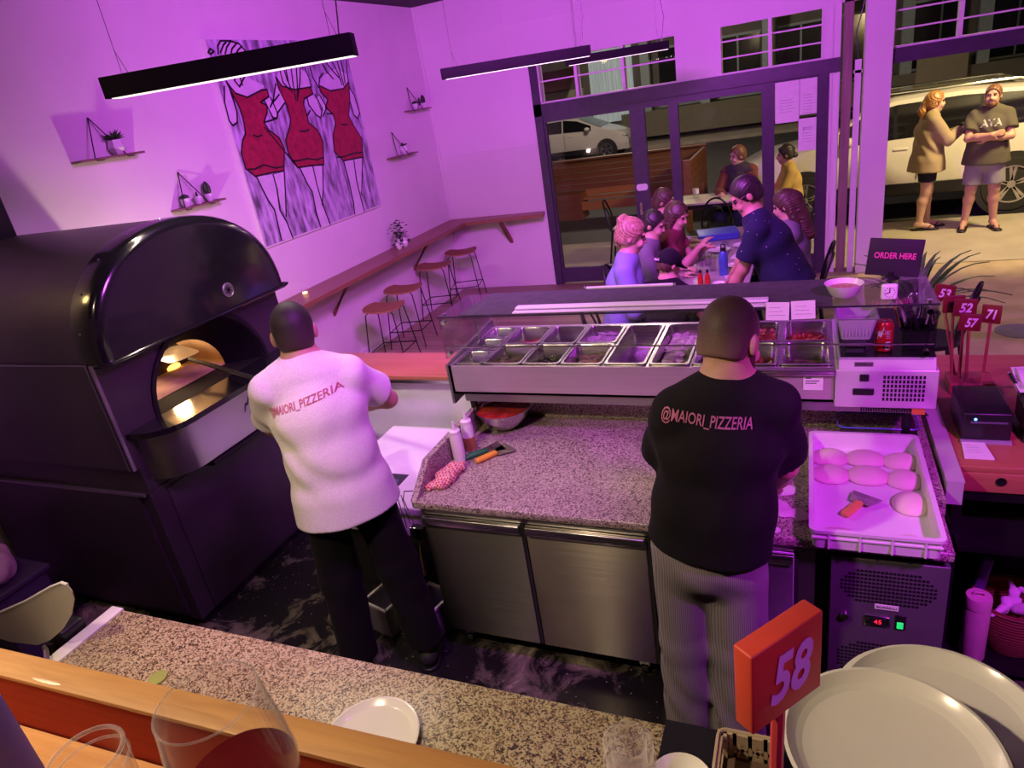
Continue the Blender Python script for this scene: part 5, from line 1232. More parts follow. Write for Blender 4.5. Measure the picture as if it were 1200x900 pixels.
sg = thing('order_sign', 'dark sign reading ORDER HERE standing at the right rear of the glass top', 'sign', (.325, 3.08, gz+.001), None, -.04)
obj('panel', B().box((-.098, 0, .012), (.098, .012, .165), M=Matrix.Rotation(.10, 4, 'Y'), bev=.002), mat('sign_black', (.030, .022, .035), .5), sg)
b = B(); M = Matrix.Rotation(.10, 4, 'Y'); b.text('ORDER HERE', .034, (M @ Vector((0, -.001, .096))), M @ Vector((1, 0, 0)), M @ Vector((0, 0, 1)), .001, bold=.022, width=.150)
obj('sign_lettering', b, mat('pink_lettering', (.95, .10, .42), .5), sg)
obj('stand', B().lathe([(.035, 0), (.03, .006), (.012, .016), (.012, .03)], (0, .006, 0), n=16), M_blk, sg)
ZH = 1.310
tb_ = thing('plastic_tub', 'translucent ribbed plastic tub stacked on a dark tub beside the red can', 'tub', (.188, 2.84, ZH+.062))
M_milk = translucent('milky_plastic', (.78, .76, .80), .62)
def rtub(b, w0, w1, h, d0, d1, t=.003):
    o = [(rrect(-w0, -d0, w0, d0, .012), 0), (rrect(-w1, -d1, w1, d1, .012), h), (rrect(-w1-.005, -d1-.005, w1+.005, d1+.005, .014), h), (rrect(-w1+t, -d1+t, w1-t, d1-t, .011), h), (rrect(-w0+t, -d0+t, w0-t, d0-t, .011), t)]
    n = len(o[0][0]); vs = [(x, y, z) for P, z in o for x, y in P]
    b.add(vs, [(k*n+i, k*n+(i+1) % n, (k+1)*n+(i+1) % n, (k+1)*n+i) for k in range(4) for i in range(n)]); b.add(vs[:n], [tuple(range(n))]); b.add(vs[-n:], [tuple(range(n))]); return b
b = rtub(B(), .052, .072, .092, .052, .072)
obj('tub_shell', b, M_milk, tb_)
b = B()
for k in range(9): b.box((-.05+k*.012, -.0745+.010, .02), (-.047+k*.012, -.070+.008, .085))
obj('ribs', b, M_milk, tb_)
obj('tub_contents', B().lathe([(.001, .052), (.03, .047), (.048, .03)], n=16), mat('brown_sauce', (.2, .08, .05)), tb_)
t2 = thing('dark_tub', 'dark grey tub under the translucent tub', 'tub', (.188, 2.84, ZH))
obj('tub_shell', rtub(B(), .036, .044, .06, .036, .044), mat('smoky_plastic', (.07, .06, .08), .35), t2)
cn = thing('drink_can', 'red and white soft drink can on the housing beside the tubs', 'can', (.290, 2.835, ZH))
obj('can_body', B().lathe([(.026, 0), (.0325, .006), (.0325, .108), (.027, .119), (.026, .121)], n=36), mat('red_can', (.62, .02, .03), .3, .3, var=.05), cn)
obj('can_lid', B().lathe([(.026, .119), (.0265, .122), (.024, .122), (.023, .118), (.001, .118)], n=28), M_chrome, cn)
obj('pull_tab', B().box((-.008, -.012, .119), (.008, .010, .1215), bev=.001), M_chrome, cn)
def onc(u0, z0, u1, z1, m, nm, b=None):
    b = b or B(); n = 6
    vs = []
    for i in range(n+1):
        a = -PI/2+(u0+(u1-u0)*i/n); vs += [(.0329*math.cos(a), .0329*math.sin(a), z0), (.0329*math.cos(a), .0329*math.sin(a), z1)]
    b.add(vs, [(2*i, 2*i+2, 2*i+3, 2*i+1) for i in range(n)], True); return b
b = onc(.10, .012, .62, .045, None, '')
obj('barcode_panel', b, M_paper, cn)
b = B()
for k in range(9): onc(.15+k*.05, .016, .15+k*.05+(.03 if k % 3 else .015), .041, None, '', b)
for v in b.v: pass
b.v = [(x*1.006, y*1.006, z) for x, y, z in b.v]
obj('barcode', b, M_ink, cn)
b = B()
for k in range(5): onc(.12, .06+k*.007, .62-.06*(k % 2), .062+k*.007, None, '', b)
def curl(u): return (-.9+.75*u, .055+.045*u+.01*math.sin(7*u))
vs = []
for i in range(13):
    u, z = curl(i/12); a = -PI/2+u; hw = .004+.006*math.sin(PI*i/12)
    vs += [(.0331*math.cos(a), .0331*math.sin(a), z-hw), (.0331*math.cos(a), .0331*math.sin(a), z+hw)]
b.add(vs, [(2*i, 2*i+2, 2*i+3, 2*i+1) for i in range(12)], True)
def wrapc(v): a = -PI/2-.42+v.x/.033; return (.0333*math.cos(a), .0333*math.sin(a), .085+v.y*1.0)
b2 = B(); b2.text('Coca-Cola', .03, (0, 0, 0), (1, 0, 0), (0, 1, 0), .0002, bold=.01, width=.05, shear=.3, warp=wrapc); b.add(b2.v, b2.f)
obj('can_lettering', b, M_white, cn, weld=False)
ut = thing('utensil_box', 'open dark box crowded with cutlery behind the right end of the glass', 'utensil holder', (.405, 2.93, ZH))
obj('holder', rtub(B(), .045, .05, .07, .07, .075), M_blk, ut)
def utensil(name, label, x, y, tx, ty, L, head):
    t = thing(name, label, 'utensil', (x, y, ZH+.02), 'utensils in the box behind the glass'); d = Vector((tx, ty, 1)).normalized()
    if head == 'tongs':
        for sx in (-1, 1): obj('tong_arm', B().tube([Vector((0, 0, 0)), d*L*.5+Vector((sx*.012, 0, 0)), d*L+Vector((sx*.006, 0, 0))], [.004, .006, .005], 6), M_chrome, t)
    elif head == 'spoon':
        obj('spoon_handle', B().tube([(0, 0, 0), d*L*.7], .004, 6), M_chrome, t)
        obj('spoon_bowl', B().ball(d*L*.85, (.022, .008, .032), M=d.to_track_quat('Z', 'Y').to_matrix(), n=12, m=8), M_chrome, t)
    else:
        obj('knife_blade', B().prism([(-.012, .07), (.012, .07), (.014, L), (.004, L+.03), (-.012, L)], .002, (0, 0, 0), Vector((1, 0, -tx)).normalized(), d), M_steel, t)
        obj('knife_handle', B().tube([(0, 0, 0), d*.085], .010, 7), M_blk, t)
utensil('tongs', 'steel tongs leaning left in the utensil box', .375, 2.90, -.28, -.1, .19, 'tongs'); utensil('serving_spoon', 'steel spoon standing upright in the utensil box', .395, 2.95, .02, .1, .17, 'spoon')
utensil('serving_spoon', 'steel spoon leaning right in the utensil box', .425, 2.90, .18, 0, .16, 'spoon'); utensil('knife', 'broad knife slanting across the utensil box', .43, 2.94, -.45, -.05, .15, 'knife'); utensil('tongs', 'second pair of steel tongs at the rear of the utensil box', .41, 2.97, .1, .15, .17, 'tongs')

# ------------------------------------------------------------------ on the granite
ZG = .8745
mb = thing('mixing_bowl', 'steel mixing bowl of red tomato sauce under the topping rail', 'bowl', (-1.43, 2.87, ZG))
obj('bowl_shell', B().lathe([(.055, 0), (.085, .018), (.128, .07), (.152, .12), (.158, .121), (.150, .117), (.125, .068), (.08, .02), (.001, .012)], n=40), M_steel, mb)
obj('tomato_sauce', B().grid(lambda u, v: ((.001+.138*v)*math.cos(2*PI*u), (.001+.138*v)*math.sin(2*PI*u), .095+.006*math.sin(9*v*math.cos(2*PI*u)+2)*math.cos(7*v*math.sin(2*PI*u))), 40, 12, wrapu=True), mat('tomato_sauce', (.42, .035, .018), .25, var=.4, scale=14, bump=.3, bscale=30), mb)
def squeeze(x, y, label, cont, lv):
    t = thing('squeeze_bottle', label, 'bottle', (x, y, ZG), 'squeeze bottles on the granite')
    obj('bottle_body', B().lathe([(.025, 0), (.030, .006), (.030, .135), (.026, .150), (.024, .155)], n=26), cont, t)
    obj('nozzle', B().lathe([(.027, .152), (.027, .166), (.012, .172), (.008, .19), (.0035, .215), (.001, .216)], n=20), M_white, t)
    if lv: obj('oil', B().lathe([(.0305, .008), (.0306, lv)], n=24), mat('amber_oil', (.42, .20, .08), .25), t)
squeeze(-1.525, 2.50, 'white squeeze bottle standing nearest the front on the granite', M_white, 0)
squeeze(-1.515, 2.605, 'milky squeeze bottle with amber oil behind the white one', M_white, .08)
def scraper(x, y, rz, hm, label, M_b=None):
    t = thing('dough_scraper', label, 'scraper', (x, y, ZG+.001), None, rz)
    obj('blade', B().prism([(-.03, .0), (.03, .0), (.055, .085), (-.055, .085)], .0025, (0, 0, .008)), M_steel, t)
    obj('handle', B().box((-.017, -.115, 0), (.017, .006, .022), bev=.009), hm, t)
scraper(-1.425, 2.59, -.75, mat('green_handle', (.02, .16, .06), .4), 'green handled scraper beside the squeeze bottles')
scraper(-1.365, 2.575, -.62, mat('yellow_handle', (.75, .36, .04), .4), 'yellow handled scraper lying over the green one')
def gingham():
    m, N, L, b = node_mat('red_gingham')
    tc = N.new('ShaderNodeTexCoord'); w = N.new('ShaderNodeTexChecker'); w.inputs['Scale'].default_value = 95; w.inputs['Color1'].default_value = (.62, .06, .07, 1); w.inputs['Color2'].default_value = (.75, .55, .55, 1)
    mp = N.new('ShaderNodeMapping'); mp.inputs['Rotation'].default_value = (.3, .2, .5); L.new(tc.outputs['Object'], mp.inputs[0]); L.new(mp.outputs[0], w.inputs['Vector']); L.new(w.outputs[0], b.inputs['Base Color']); b.inputs['Roughness'].default_value = .9
    return m
S = Solid(); q = random.Random(3)
for k in range(34):
    u = -1+2*k/33; c_ = (-1.515+.012*u+q.uniform(-.028, .028), 2.34+.085*u, ZG+q.uniform(.006, .026)); a = q.uniform(0, 3.1); d = np.array((math.cos(a), math.sin(a), q.uniform(-.3, .3)))*.026
    S.cap(np.array(c_)-d, np.array(c_)+d, .018, .012, k=.012)
rg = solid_obj('kitchen_cloth', S.build(.005, cuts=[((0, 0, ZG+.001), (0, 0, -1))], noise=lambda P: folds(.004, .3)(P*2.2)), gingham()); tag(rg, 'crumpled red gingham cloth at the left front corner of the granite', 'cloth')
M_flour = mat('flour', (.80, .76, .74), .9, bump=.3)
S = Solid()
for k in range(22): S.ell((-.085+q.gauss(0, .07), 2.36+q.gauss(0, .10), ZG), (q.uniform(.012, .05), q.uniform(.012, .05), .006), k=.012)
fl_ = solid_obj('flour', S.build(.006, cuts=[((0, 0, ZG), (0, 0, -1))]), M_flour); tag(fl_, 'white flour spread on the granite around the hands of the cook in black', 'flour', kind='stuff')
# dough tray
ty0, ty1, tx0, tx1 = 2.085, 2.80, .025, .430
tr = thing('dough_tray', 'large white plastic dough tray overhanging the granite front', 'tray', ((tx0+tx1)/2, (ty0+ty1)/2, ZG+.001))
h = .078; w, d = (tx1-tx0)/2, (ty1-ty0)/2; b = B()
o_ = [(rrect(-w+.012, -d+.012, w-.012, d-.012, .02), 0), (rrect(-w+.006, -d+.006, w-.006, d-.006, .022), h-.012), (rrect(-w, -d, w, d, .024), h-.012), (rrect(-w, -d, w, d, .024), h), (rrect(-w+.016, -d+.016, w-.016, d-.016, .018), h), (rrect(-w+.022, -d+.022, w-.022, d-.022, .018), .006)]
n = len(o_[0][0]); vs = [(x, y, z) for P, z in o_ for x, y in P]
b.add(vs, [(k*n+i, k*n+(i+1) % n, (k+1)*n+(i+1) % n, (k+1)*n+i) for k in range(5) for i in range(n)]); b.add(vs[:n], [tuple(reversed(range(n)))]); b.add(vs[-n:], [tuple(range(n))])
obj('tray_shell', b, mat('tray_plastic', (.80, .77, .80), .4, var=.02), tr)
b = B()
for x in (-.14, -.045, .05, .145): b.box((x-.003, -d+.002, .004), (x+.003, -d+.012, h-.012))
b.box((-w+.01, -d+.003, h-.035), (w-.01, -d+.011, h-.029))
for k in range(5): b.box((-w+.002, -.26+k*.13, .004), (-w+.012, -.254+k*.13, h-.012)).box((w-.012, -.26+k*.13, .004), (w-.002, -.254+k*.13, h-.012))
obj('ribs', b, MATS['tray_plastic'], tr)
M_dough = mat('raw_dough', (.80, .70, .60), .6, var=.05, scale=8)
for i, (x, y, rx, ry, lab) in enumerate(((.105, 2.685, .068, .058, 'dough ball in the back row, left, of the white tray'), (.236, 2.690, .072, .056, 'dough ball in the back row, middle, of the white tray'), (.362, 2.680, .064, .052, 'dough ball in the back row, right, of the white tray'), (.105, 2.555, .066, .062, 'dough ball in the second row, left, of the white tray'), (.237, 2.560, .072, .060, 'dough ball in the second row, middle, of the white tray'), (.360, 2.545, .058, .058, 'dough ball in the second row, right, of the white tray'), (.362, 2.385, .054, .068, 'lone dough ball near the right front of the white tray'))):
    S = Solid(); S.ell((x, y, ZG+.014), (rx, ry, .036), k=.01); S.ell((x, y, ZG+.008), (rx*1.01, ry*1.01, .02), k=.02)
    o = solid_obj('dough_ball', S.build(.006, cuts=[((0, 0, ZG+.008), (0, 0, -1))], noise=folds(.0015, i)), M_dough); tag(o, lab, 'dough', 'dough balls in the tray')
for i, (x, y, rx, ry, lab) in enumerate(((.12, 2.155, .07, .05, 'flattened dough piece at the left front wall of the tray'), (.335, 2.150, .07, .045, 'flattened dough piece at the right front wall of the tray'))):
    S = Solid(); S.ell((x, y, ZG+.010), (rx, ry, .022), k=.01)
    o = solid_obj('dough_ball', S.build(.006, cuts=[((0, 0, ZG+.008), (0, 0, -1))]), M_dough); tag(o, lab, 'dough', 'dough balls in the tray')
t = thing('dough_scraper', 'scraper with a wooden handle lying in the dough tray', 'scraper', (.195, 2.36, ZG+.010), None, -.55)
obj('blade', B().prism([(-.035, .0), (.035, .0), (.055, .06), (-.055, .06)], .002, (0, 0, .012)), M_steel, t)
obj('handle', B().box((-.016, -.10, 0), (.016, .005, .022), bev=.008), wood('scraper_handle', (.70, .46, .08), (.80, .55, .12), 'Y'), t)
ct = thing('clear_tub', 'clear shallow tub with a blue rim standing behind the dough tray', 'tub', (.29, 2.915, ZG+.001))
def otub(w, d, h):
    return rtub(B(), w*.9, w, h, d*.9, d)
obj('tub_shell', otub(.15, .07, .075), M_glasst, ct)
obj('rim', B().tube([(x, y, .076) for x, y in rrect(-.152, -.072, .152, .072, .03)], .003, 6, closed=True), mat('blue_rim', (.12, .16, .7), .3), ct)
cb = thing('power_cable', 'black power cable draped over the right end of the granite', 'cable', (.47, 3.0, .93))
obj('cable', B().tube([(-.03, .05, .02), (.0, .0, .03), (.025, -.06, .015), (.022, -.16, .0), (.03, -.3, -.03), (.035, -.42, -.06)], .006, 8), M_blk, cb)
obj('plug', B().box((-.07, .02, .0), (-.02, .06, .04), bev=.006), M_blk, cb)

# ------------------------------------------------------------------ order counter on the right
oc = thing('order_counter', 'reddish timber order counter on the right with a dark shelf frame below', 'counter', (1.2, 3.1, 0))
obj('top', B().box((.533, 2.575, .925), (2.2, 3.66, .95), bev=.003), M_redwood, oc, world=True)
dr = obj('drawer_front', B().box((.533, 2.57, .845), (1.3, 2.59, .925), bev=.002), M_redwood, oc, world=True)
obj('grommet', B().lathe([(.017, 0), (.017, .004), (.011, .004), (.011, -.001)], n=20, M=Matrix.Rotation(PI/2, 3, 'X'), c=(.67, 2.569, .895)), M_blk, dr, world=True)
for lo_, hi_ in (((.533, 2.58, .0), (.563, 2.61, .845)), ((.533, 3.6, 0), (.563, 3.63, .925)), ((1.26, 2.58, 0), (1.29, 2.61, .845))): obj('leg', B().box(lo_, hi_), M_blkm, oc, world=True)
obj('cross_bar', B().box((.564, 2.58, .80), (1.259, 2.61, .845)), M_blkm, oc, world=True)
for z in (.04, .62): obj('shelf', B().box((.545, 2.50, z), (1.28, 3.05, z+.02)), M_blkm, oc, world=True)
obj('back_panel', B().box((.545, 3.05, 0), (1.28, 3.07, .845)), M_blk, oc, world=True)
obj('steel_flashing', B().box((.48, 2.45, .86), (.532, 3.2, .952)).box((.478, 2.45, .952), (.535, 3.2, .956)), M_housing, oc, world=True)
ZO = .951
pr_ = thing('receipt_printer', 'black receipt printer with a blue light on the order counter', 'printer', (.655, 2.86, ZO))
obj('case', B().box((-.085, -.10, 0), (.075, .16, .125), bev=.008), M_blk, pr_)
obj('paper_slot', B().box((-.06, -.102, .082), (.06, -.099, .09), bev=.001), mat('slot_grey', (.10, .09, .14), .4), pr_)
obj('blue_light', B().ball((-.045, -.101, .10), .005, n=8, m=6), mat('blue_led', (.02, .05, .5), .4, emit=(.08, .25, 1), estr=9), pr_)
obj('base', B().box((-.088, -.115, 0), (.078, -.098, .012)), mat('printer_grey', (.35, .30, .42), .5), pr_)
pd = thing('order_pad', 'white handwritten order slip in front of the printer', 'paper', (.605, 2.685, ZO))
obj('sheet', B().prism([(-.045, -.06), (.05, -.06), (.04, .06), (-.035, .06)], .006, (0, 0, .001)), M_paper, pd)
b = B()
for k in range(4): b.box((-.028, .035-k*.018, .0072), (.012+.008*(k % 2), .037-k*.018, .0078))
obj('handwriting', b, mat('faint_print', (.4, .36, .42)), pd)
gt = thing('water_tumbler', 'empty clear tumbler beside the number signs', 'glass', (.668, 3.18, ZO))
obj('glass_wall', B().lathe([(.030, 0), (.036, .10), (.0345, .10), (.0285, .006), (.001, .006)], n=28), M_glasst, gt)
ps = thing('payment_terminal', 'black payment terminal on a bent chrome arm at the right edge', 'terminal', (.80, 2.86, ZO))
obj('screen_body', B().box((-.02, -.06, .03), (.16, .10, .17), M=Matrix.Rotation(.0, 4, 'X'), bev=.008), M_blk, ps)
obj('chrome_arm', B().tube([(-.055, .09, .21), (-.03, .03, .16), (-.012, -.055, .09), (-.022, -.085, .0)], .009, 8), M_chrome, ps)
obj('base_plate', B().box((-.03, -.09, 0), (.15, .12, .01), bev=.003), M_blkm, ps)
for k in range(3):
    b = B(); zz = .178+k*.008
    b.grid(lambda u, v: (-.045+.2*u+.01*k, -.05+.19*v+.012*k, zz+.010*math.sin(5*u+k)*math.sin(6*v+2*k)+.006), 9, 9)
    b2 = B(); b2.v = [(x, y, z+.0015) for x, y, z in b.v]; b.add(b2.v, b.f[:], True)
    o = obj('paper_napkin', b, M_paper, None, at=(.80, 2.88, ZO)); tag(o, ('crumpled white paper at the bottom of the pile on the terminal', 'crumpled white paper in the middle of the pile on the terminal', 'crumpled white paper topmost on the terminal')[k], 'paper', 'papers piled on the terminal')
hs = thing('sign_holder', 'low dark block holding the numbered table signs', 'holder', (.68, 3.27, ZO))
obj('block', B().box((-.085, -.07, 0), (.085, .07, .05), bev=.004), M_redwood, hs)
M_signred = mat('red_sign_board', (.17, .020, .016), .45, var=.1)
def number_sign(num, base, head, w, h, yaw, label, stick=.0065, thick=.012, mb=M_signred, font=.85, tilt=0.0, mt=M_white, sm=None):
    t = thing('number_sign', label, 'sign', base, 'numbered table signs on sticks')
    hd = Vector(head)-Vector(base); Mh = Matrix.Rotation(yaw, 4, 'Z') @ Matrix.Rotation(tilt, 4, 'Y'); Mh.translation = hd
    obj('stick', B().tube([(0, 0, 0), hd-Mh.to_3x3() @ Vector((0, 0, h*.45))], stick, 8), sm or wood('sign_stick', (.30, .10, .05), (.40, .16, .08), 'Z'), t)
    brd = obj('board', B().box((-w/2, -thick/2, -h/2), (w/2, thick/2, h/2), M=Mh, bev=min(.003, thick*.2)), mb, t)
    b = B(); R3 = Mh.to_3x3(); b.text(num, h*.85*font, Mh @ Vector((0, -thick/2-.0006, -h*.02)), R3 @ Vector((1, 0, 0)), R3 @ Vector((0, 0, 1)), .001, bold=.03, width=w*.66*font, shear=.25)
    obj('painted_number', b, mt, brd)
number_sign('57', (.660, 3.23, ZO+.0495), (.650, 3.23, 1.275), .082, .075, -.05, 'red number sign painted 57, lowest of the cluster', tilt=.06)
number_sign('52', (.640, 3.27, ZO+.0495), (.640, 3.30, 1.318), .085, .078, -.1, 'red number sign partly hidden behind sign 57', tilt=.0)
number_sign('0', (.615, 3.30, ZO+.0495), (.607, 3.36, 1.315), .082, .078, .02, 'red number sign with a dark painted figure, left of sign 57', mt=M_ink)
number_sign('53', (.63, 3.325, ZO+.0495), (.585, 3.46, 1.335), .082, .078, -.3, 'red number sign painted 53, tallest, behind the glass corner', tilt=.1)
number_sign('71', (.740, 3.32, ZO+.0495), (.745, 3.33, 1.275), .072, .082, -.45, 'red number sign painted 71, standing alone at the right')
# shelf under the counter
pk = thing('flask', 'pink insulated flask standing on the lower shelf of the order counter', 'bottle', (.652, 2.56, .061))
obj('flask_body', B().lathe([(.042, 0), (.046, .01), (.046, .24), (.044, .26)], n=30), mat('pink_enamel', (.74, .50, .54), .35), pk)
obj('flask_lid', B().lathe([(.046, .262), (.047, .30), (.044, .312), (.001, .314)], n=30), MATS['pink_enamel'], pk)
obj('carry_loop', B().tube([(-.02, 0, .314), (-.016, 0, .326), (.016, 0, .326), (.02, 0, .314)], .005, 6), MATS['pink_enamel'], pk)
bk = thing('wicker_basket', 'round brown wicker basket behind the pink flask', 'basket', (.80, 2.68, .061))
def wick():
    m, N, L, b = node_mat('wicker'); tc = N.new('ShaderNodeTexCoord'); w = N.new('ShaderNodeTexWave'); w.bands_direction = 'Z'; w.inputs['Scale'].default_value = 22; w.inputs['Distortion'].default_value = 2; L.new(tc.outputs['Object'], w.inputs[0])
    cr = ramp(N, [(.2, (.16, .065, .025)), (.8, (.42, .22, .09))]); L.new(w.outputs['Fac'], cr.inputs[0]); L.new(cr.outputs[0], b.inputs['Base Color']); b.inputs['Roughness'].default_value = .7
    bp = N.new('ShaderNodeBump'); bp.inputs['Strength'].default_value = .8; L.new(w.outputs['Fac'], bp.inputs['Height']); L.new(bp.outputs[0], b.inputs['Normal']); return m
obj('basket_wall', B().lathe([(.10, 0), (.135, .10), (.14, .22), (.128, .22), (.122, .10), (.09, .01), (.001, .01)], n=36), wick(), bk)
obj('basket_rim', B().tube([(.135*math.cos(2*PI*i/28), .135*math.sin(2*PI*i/28), .222) for i in range(28)], .010, 7, closed=True), MATS['wicker'], bk)
S = Solid()
for k in range(14): a = np.array((.80+q.uniform(-.05, .08), 2.66+q.uniform(-.07, .05), .25+q.uniform(0, .05))); S.cap(a, a+np.array((q.uniform(-.05, .05), q.uniform(-.05, .05), q.uniform(-.02, .04))), .018, .008, k=.01)
o = solid_obj('paper_napkin', S.build(.007, noise=folds(.008, 2)), M_paper); tag(o, 'crumpled white paper lying in the wicker basket', 'paper')
bg = thing('snack_packet', 'slim purple packet leaning at the back of the lower shelf', 'packet', (.66, 2.72, .061))
obj('packet', B().box((-.02, -.012, 0), (.02, .012, .38), M=Matrix.Rotation(.12, 4, 'Y'), bev=.008), mat('purple_foil', (.16, .08, .30), .3, .3), bg)
obj('printed_band', B().box((-.0205, -.0125, .16), (.0205, .0125, .22), M=Matrix.Rotation(.12, 4, 'Y')), mat('red_foil', (.5, .06, .08), .35), bg)
# ------------------------------------------------------------------ foreground bar
ZT = 1.82
fb_ = thing('bar_counter', 'long orange timber bar in the foreground with a raised rail', 'bar', (-.5, .32, 0), None, .026)
obj('bar_top', B().box((-1.6, -.55, ZT-.035), (1.9, -.147, ZT)).box((-1.6, -.143, ZT-.035), (1.9, -.001, ZT)), M_barwood, fb_)
obj('rail', B().box((-1.6, .0, 1.9025), (1.9, .034, 1.9085), bev=.001), M_barrail, fb_)
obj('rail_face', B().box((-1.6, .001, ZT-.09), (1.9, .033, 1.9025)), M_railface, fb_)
obj('front_panel', B().box((-1.6, .0, .0), (1.9, .034, ZT-.091)), M_blkm, fb_)
def wine_glass(x, y):
    t = thing('wine_glass', 'stemmed glass of red wine on the orange timber bar', 'glass', (x, y, ZT+.001))
    o = [(.001, .004), (.036, .0025), (.0375, .0), ]
    outer = [(.0375, 0), (.0375, .002), (.012, .006), (.0045, .015), (.004, .085), (.010, .095), (.032, .112), (.046, .138), (.0485, .155), (.046, .185), (.0415, .22), (.0395, .238)]
    inner = [(.0388, .238), (.0405, .22), (.045, .185), (.0474, .155), (.0448, .139), (.031, .1145), (.009, .099), (.001, .097)]
    obj('glass_shell', B().lathe([(.001, 0)]+outer+inner, n=56), M_tumbler, t)
    obj('rim', B().tube([(.0391*math.cos(2*PI*i/40), .0391*math.sin(2*PI*i/40), .238) for i in range(40)], .0009, 6, closed=True), M_botglass, t)
    w = [(.001, .0980), (.0085, .1000), (.0305, .1155), (.0443, .1396), (.0466, .152), (.001, .152)]
    m, N, L, b = node_mat('red_wine'); b.inputs['Base Color'].default_value = (.10, .002, .007, 1); b.inputs['Transmission Weight'].default_value = .1; b.inputs['Roughness'].default_value = .06; b.inputs['IOR'].default_value = 1.33
    obj('wine', B().lathe(w, n=56), m, t)
wine_glass(-.422, .250)
tm = thing('tumbler', 'short clear tumbler standing left of the wine glass', 'glass', (-.630, .245, ZT+.001))
obj('glass_shell', B().lathe([(.001, 0), (.029, 0), (.031, .004), (.0345, .104), (.0350, .112), (.0325, .113), (.0310, .104), (.0275, .014), (.001, .012)], n=48), M_tumbler, tm)
for r_, z_, q_ in ((.0337, .1125, .0022), (.0345, .098, .0014)): obj('rim', B().tube([(r_*math.cos(2*PI*i/40), r_*math.sin(2*PI*i/40), z_) for i in range(40)], q_, 8, closed=True), M_botglass, tm)
bb = thing('wine_bottle', 'dark blue labelled bottle cut by the left edge of the frame', 'bottle', (-.612, .168, ZT+.001))
obj('glass_body', B().lathe([(.001, 0), (.036, 0), (.038, .004), (.038, .262), (.034, .285), (.018, .315), (.0145, .33), (.0145, .36), (.001, .36)], n=40), mat('blue_glass', (.03, .03, .13), .2), bb)
def bl(u0, z0, u1, z1, m, nm, n=14, r=.0384):
    vs = []
    for i in range(n+1):
        a = u0+(u1-u0)*i/n; vs += [(r*math.cos(a), r*math.sin(a), z0), (r*math.cos(a), r*math.sin(a), z1)]
    return obj(nm, B().add(vs, [(2*i, 2*i+2, 2*i+3, 2*i+1) for i in range(n)], True), m, bb)
bl(-1.9, .08, 1.2, .258, mat('violet_lit_label', (.34, .31, .80), .5), 'label')  # violet light falling on the dark blue label is painted into its colour
b = B(); b.text('O', .026, (0, 0, 0), (1, 0, 0), (0, 1, 0), .0002, warp=lambda v: (.0388*math.cos(-.62+v.x/.038), .0388*math.sin(-.62+v.x/.038), 0.232+v.y)); b.text('D', .022, (0, 0, 0), (1, 0, 0), (0, 1, 0), .0002, warp=lambda v: (.0388*math.cos(-1.2+v.x/.038), .0388*math.sin(-1.2+v.x/.038), 0.232+v.y))
obj('label_lettering', b, mat('lilac_ink', (.85, .82, .95), .5), bb, weld=False)
bl(-.95, .185, -.45, .205, mat('dark_red_label', (.25, .02, .05), .5), 'label_mark', r=.0388)
cb2 = thing('glass_bottle', 'open clear glass bottle at the bottom centre of the frame', 'bottle', (-.0925, .272, ZT+.001))
obj('bottle_glass', B().lathe([(.001, 0), (.032, 0), (.035, .006), (.035, .15), (.031, .185), (.0175, .235), (.0145, .248), (.0145, .2505), (.0158, .2515), (.0158, .2555), (.0142, .257), (.0142, .262), (.0150, .2645), (.0150, .270), (.0138, .2715), (.0112, .271), (.0105, .265), (.0105, .24), (.0140, .225), (.0285, .18), (.0325, .15), (.0325, .01), (.001, .008)], n=48), M_botglass, cb2)
obj('water', B().lathe([(.001, .0085), (.0318, .0105), (.0318, .12), (.001, .12)], n=32), glassy('water', (.96, .97, .98), 0, 1.33), cb2)

# rear kitchen pass with beige granite
kp = thing('granite_pass', 'beige speckled granite pass counter behind the timber bar', 'counter', (-1.2, .8, 0))
obj('slab', B().box((-2.285, .39, .915), (-.20, 1.208, .95), bev=.004), M_granbei, kp, world=True)
obj('white_edge', B().box((-2.345, .62, .905), (-2.286, 1.215, .953), bev=.004).box((-2.33, .39, .905), (-2.286, .72, .953), bev=.004), M_white, kp, world=True)
obj('cabinet', B().box((-2.27, .42, .06), (-.22, 1.14, .915)), M_steeld, kp, world=True)
obj('plinth', B().box((-2.2, .45, 0), (-.25, 1.08, .06)), M_blk, kp, world=True)
pl = thing('side_plate', 'white side plate lying on the beige granite', 'plate', (-1.035, .965, .951))
PLATE = lambda R_, h: [(.001, 0), (R_*.74, 0), (R_*.78, .002), (R_*.975, h), (R_, h+.001), (R_, h+.0035), (R_*.965, h+.004), (R_*.84, .0065), (R_*.80, .0045), (.001, .004)]
obj('plate_body', B().lathe(PLATE(.132, .014), n=56), M_ceramic, pl)
lm = thing('lime_slice', 'small pale green lime slice on the beige granite', 'fruit', (-1.85, .985, .951))
obj('flesh', B().lathe([(.001, 0), (.026, 0), (.026, .006), (.001, .006)], n=24), mat('lime_flesh', (.50, .55, .16), .4), lm)
obj('rind', B().lathe([(.026, 0), (.029, .001), (.029, .006), (.026, .0065)], n=24), mat('lime_rind', (.35, .42, .10), .5), lm)
sp = thing('splash_shield', 'milky rounded plastic shield on a chrome arm left of the beige granite', 'shield', (-2.46, 1.0, 0))
out = [(-2.80, 1.02), (-2.61, 1.055), (-2.39, 1.15), (-2.2, 1.243), (-2.13, 1.272), (-2.105, 1.268), (-2.098, 1.245), (-2.11, 1.21), (-2.17, 1.135), (-2.27, 1.05), (-2.37, .985), (-2.46, .945), (-2.62, .925), (-2.80, .93)]
n = len(out); f = lambda x, z: 1.0-.12*(z-1.1)**2
vs = [(x, f(x, z), z) for x, z in out]+[(x, f(x, z)+.004, z) for x, z in out]
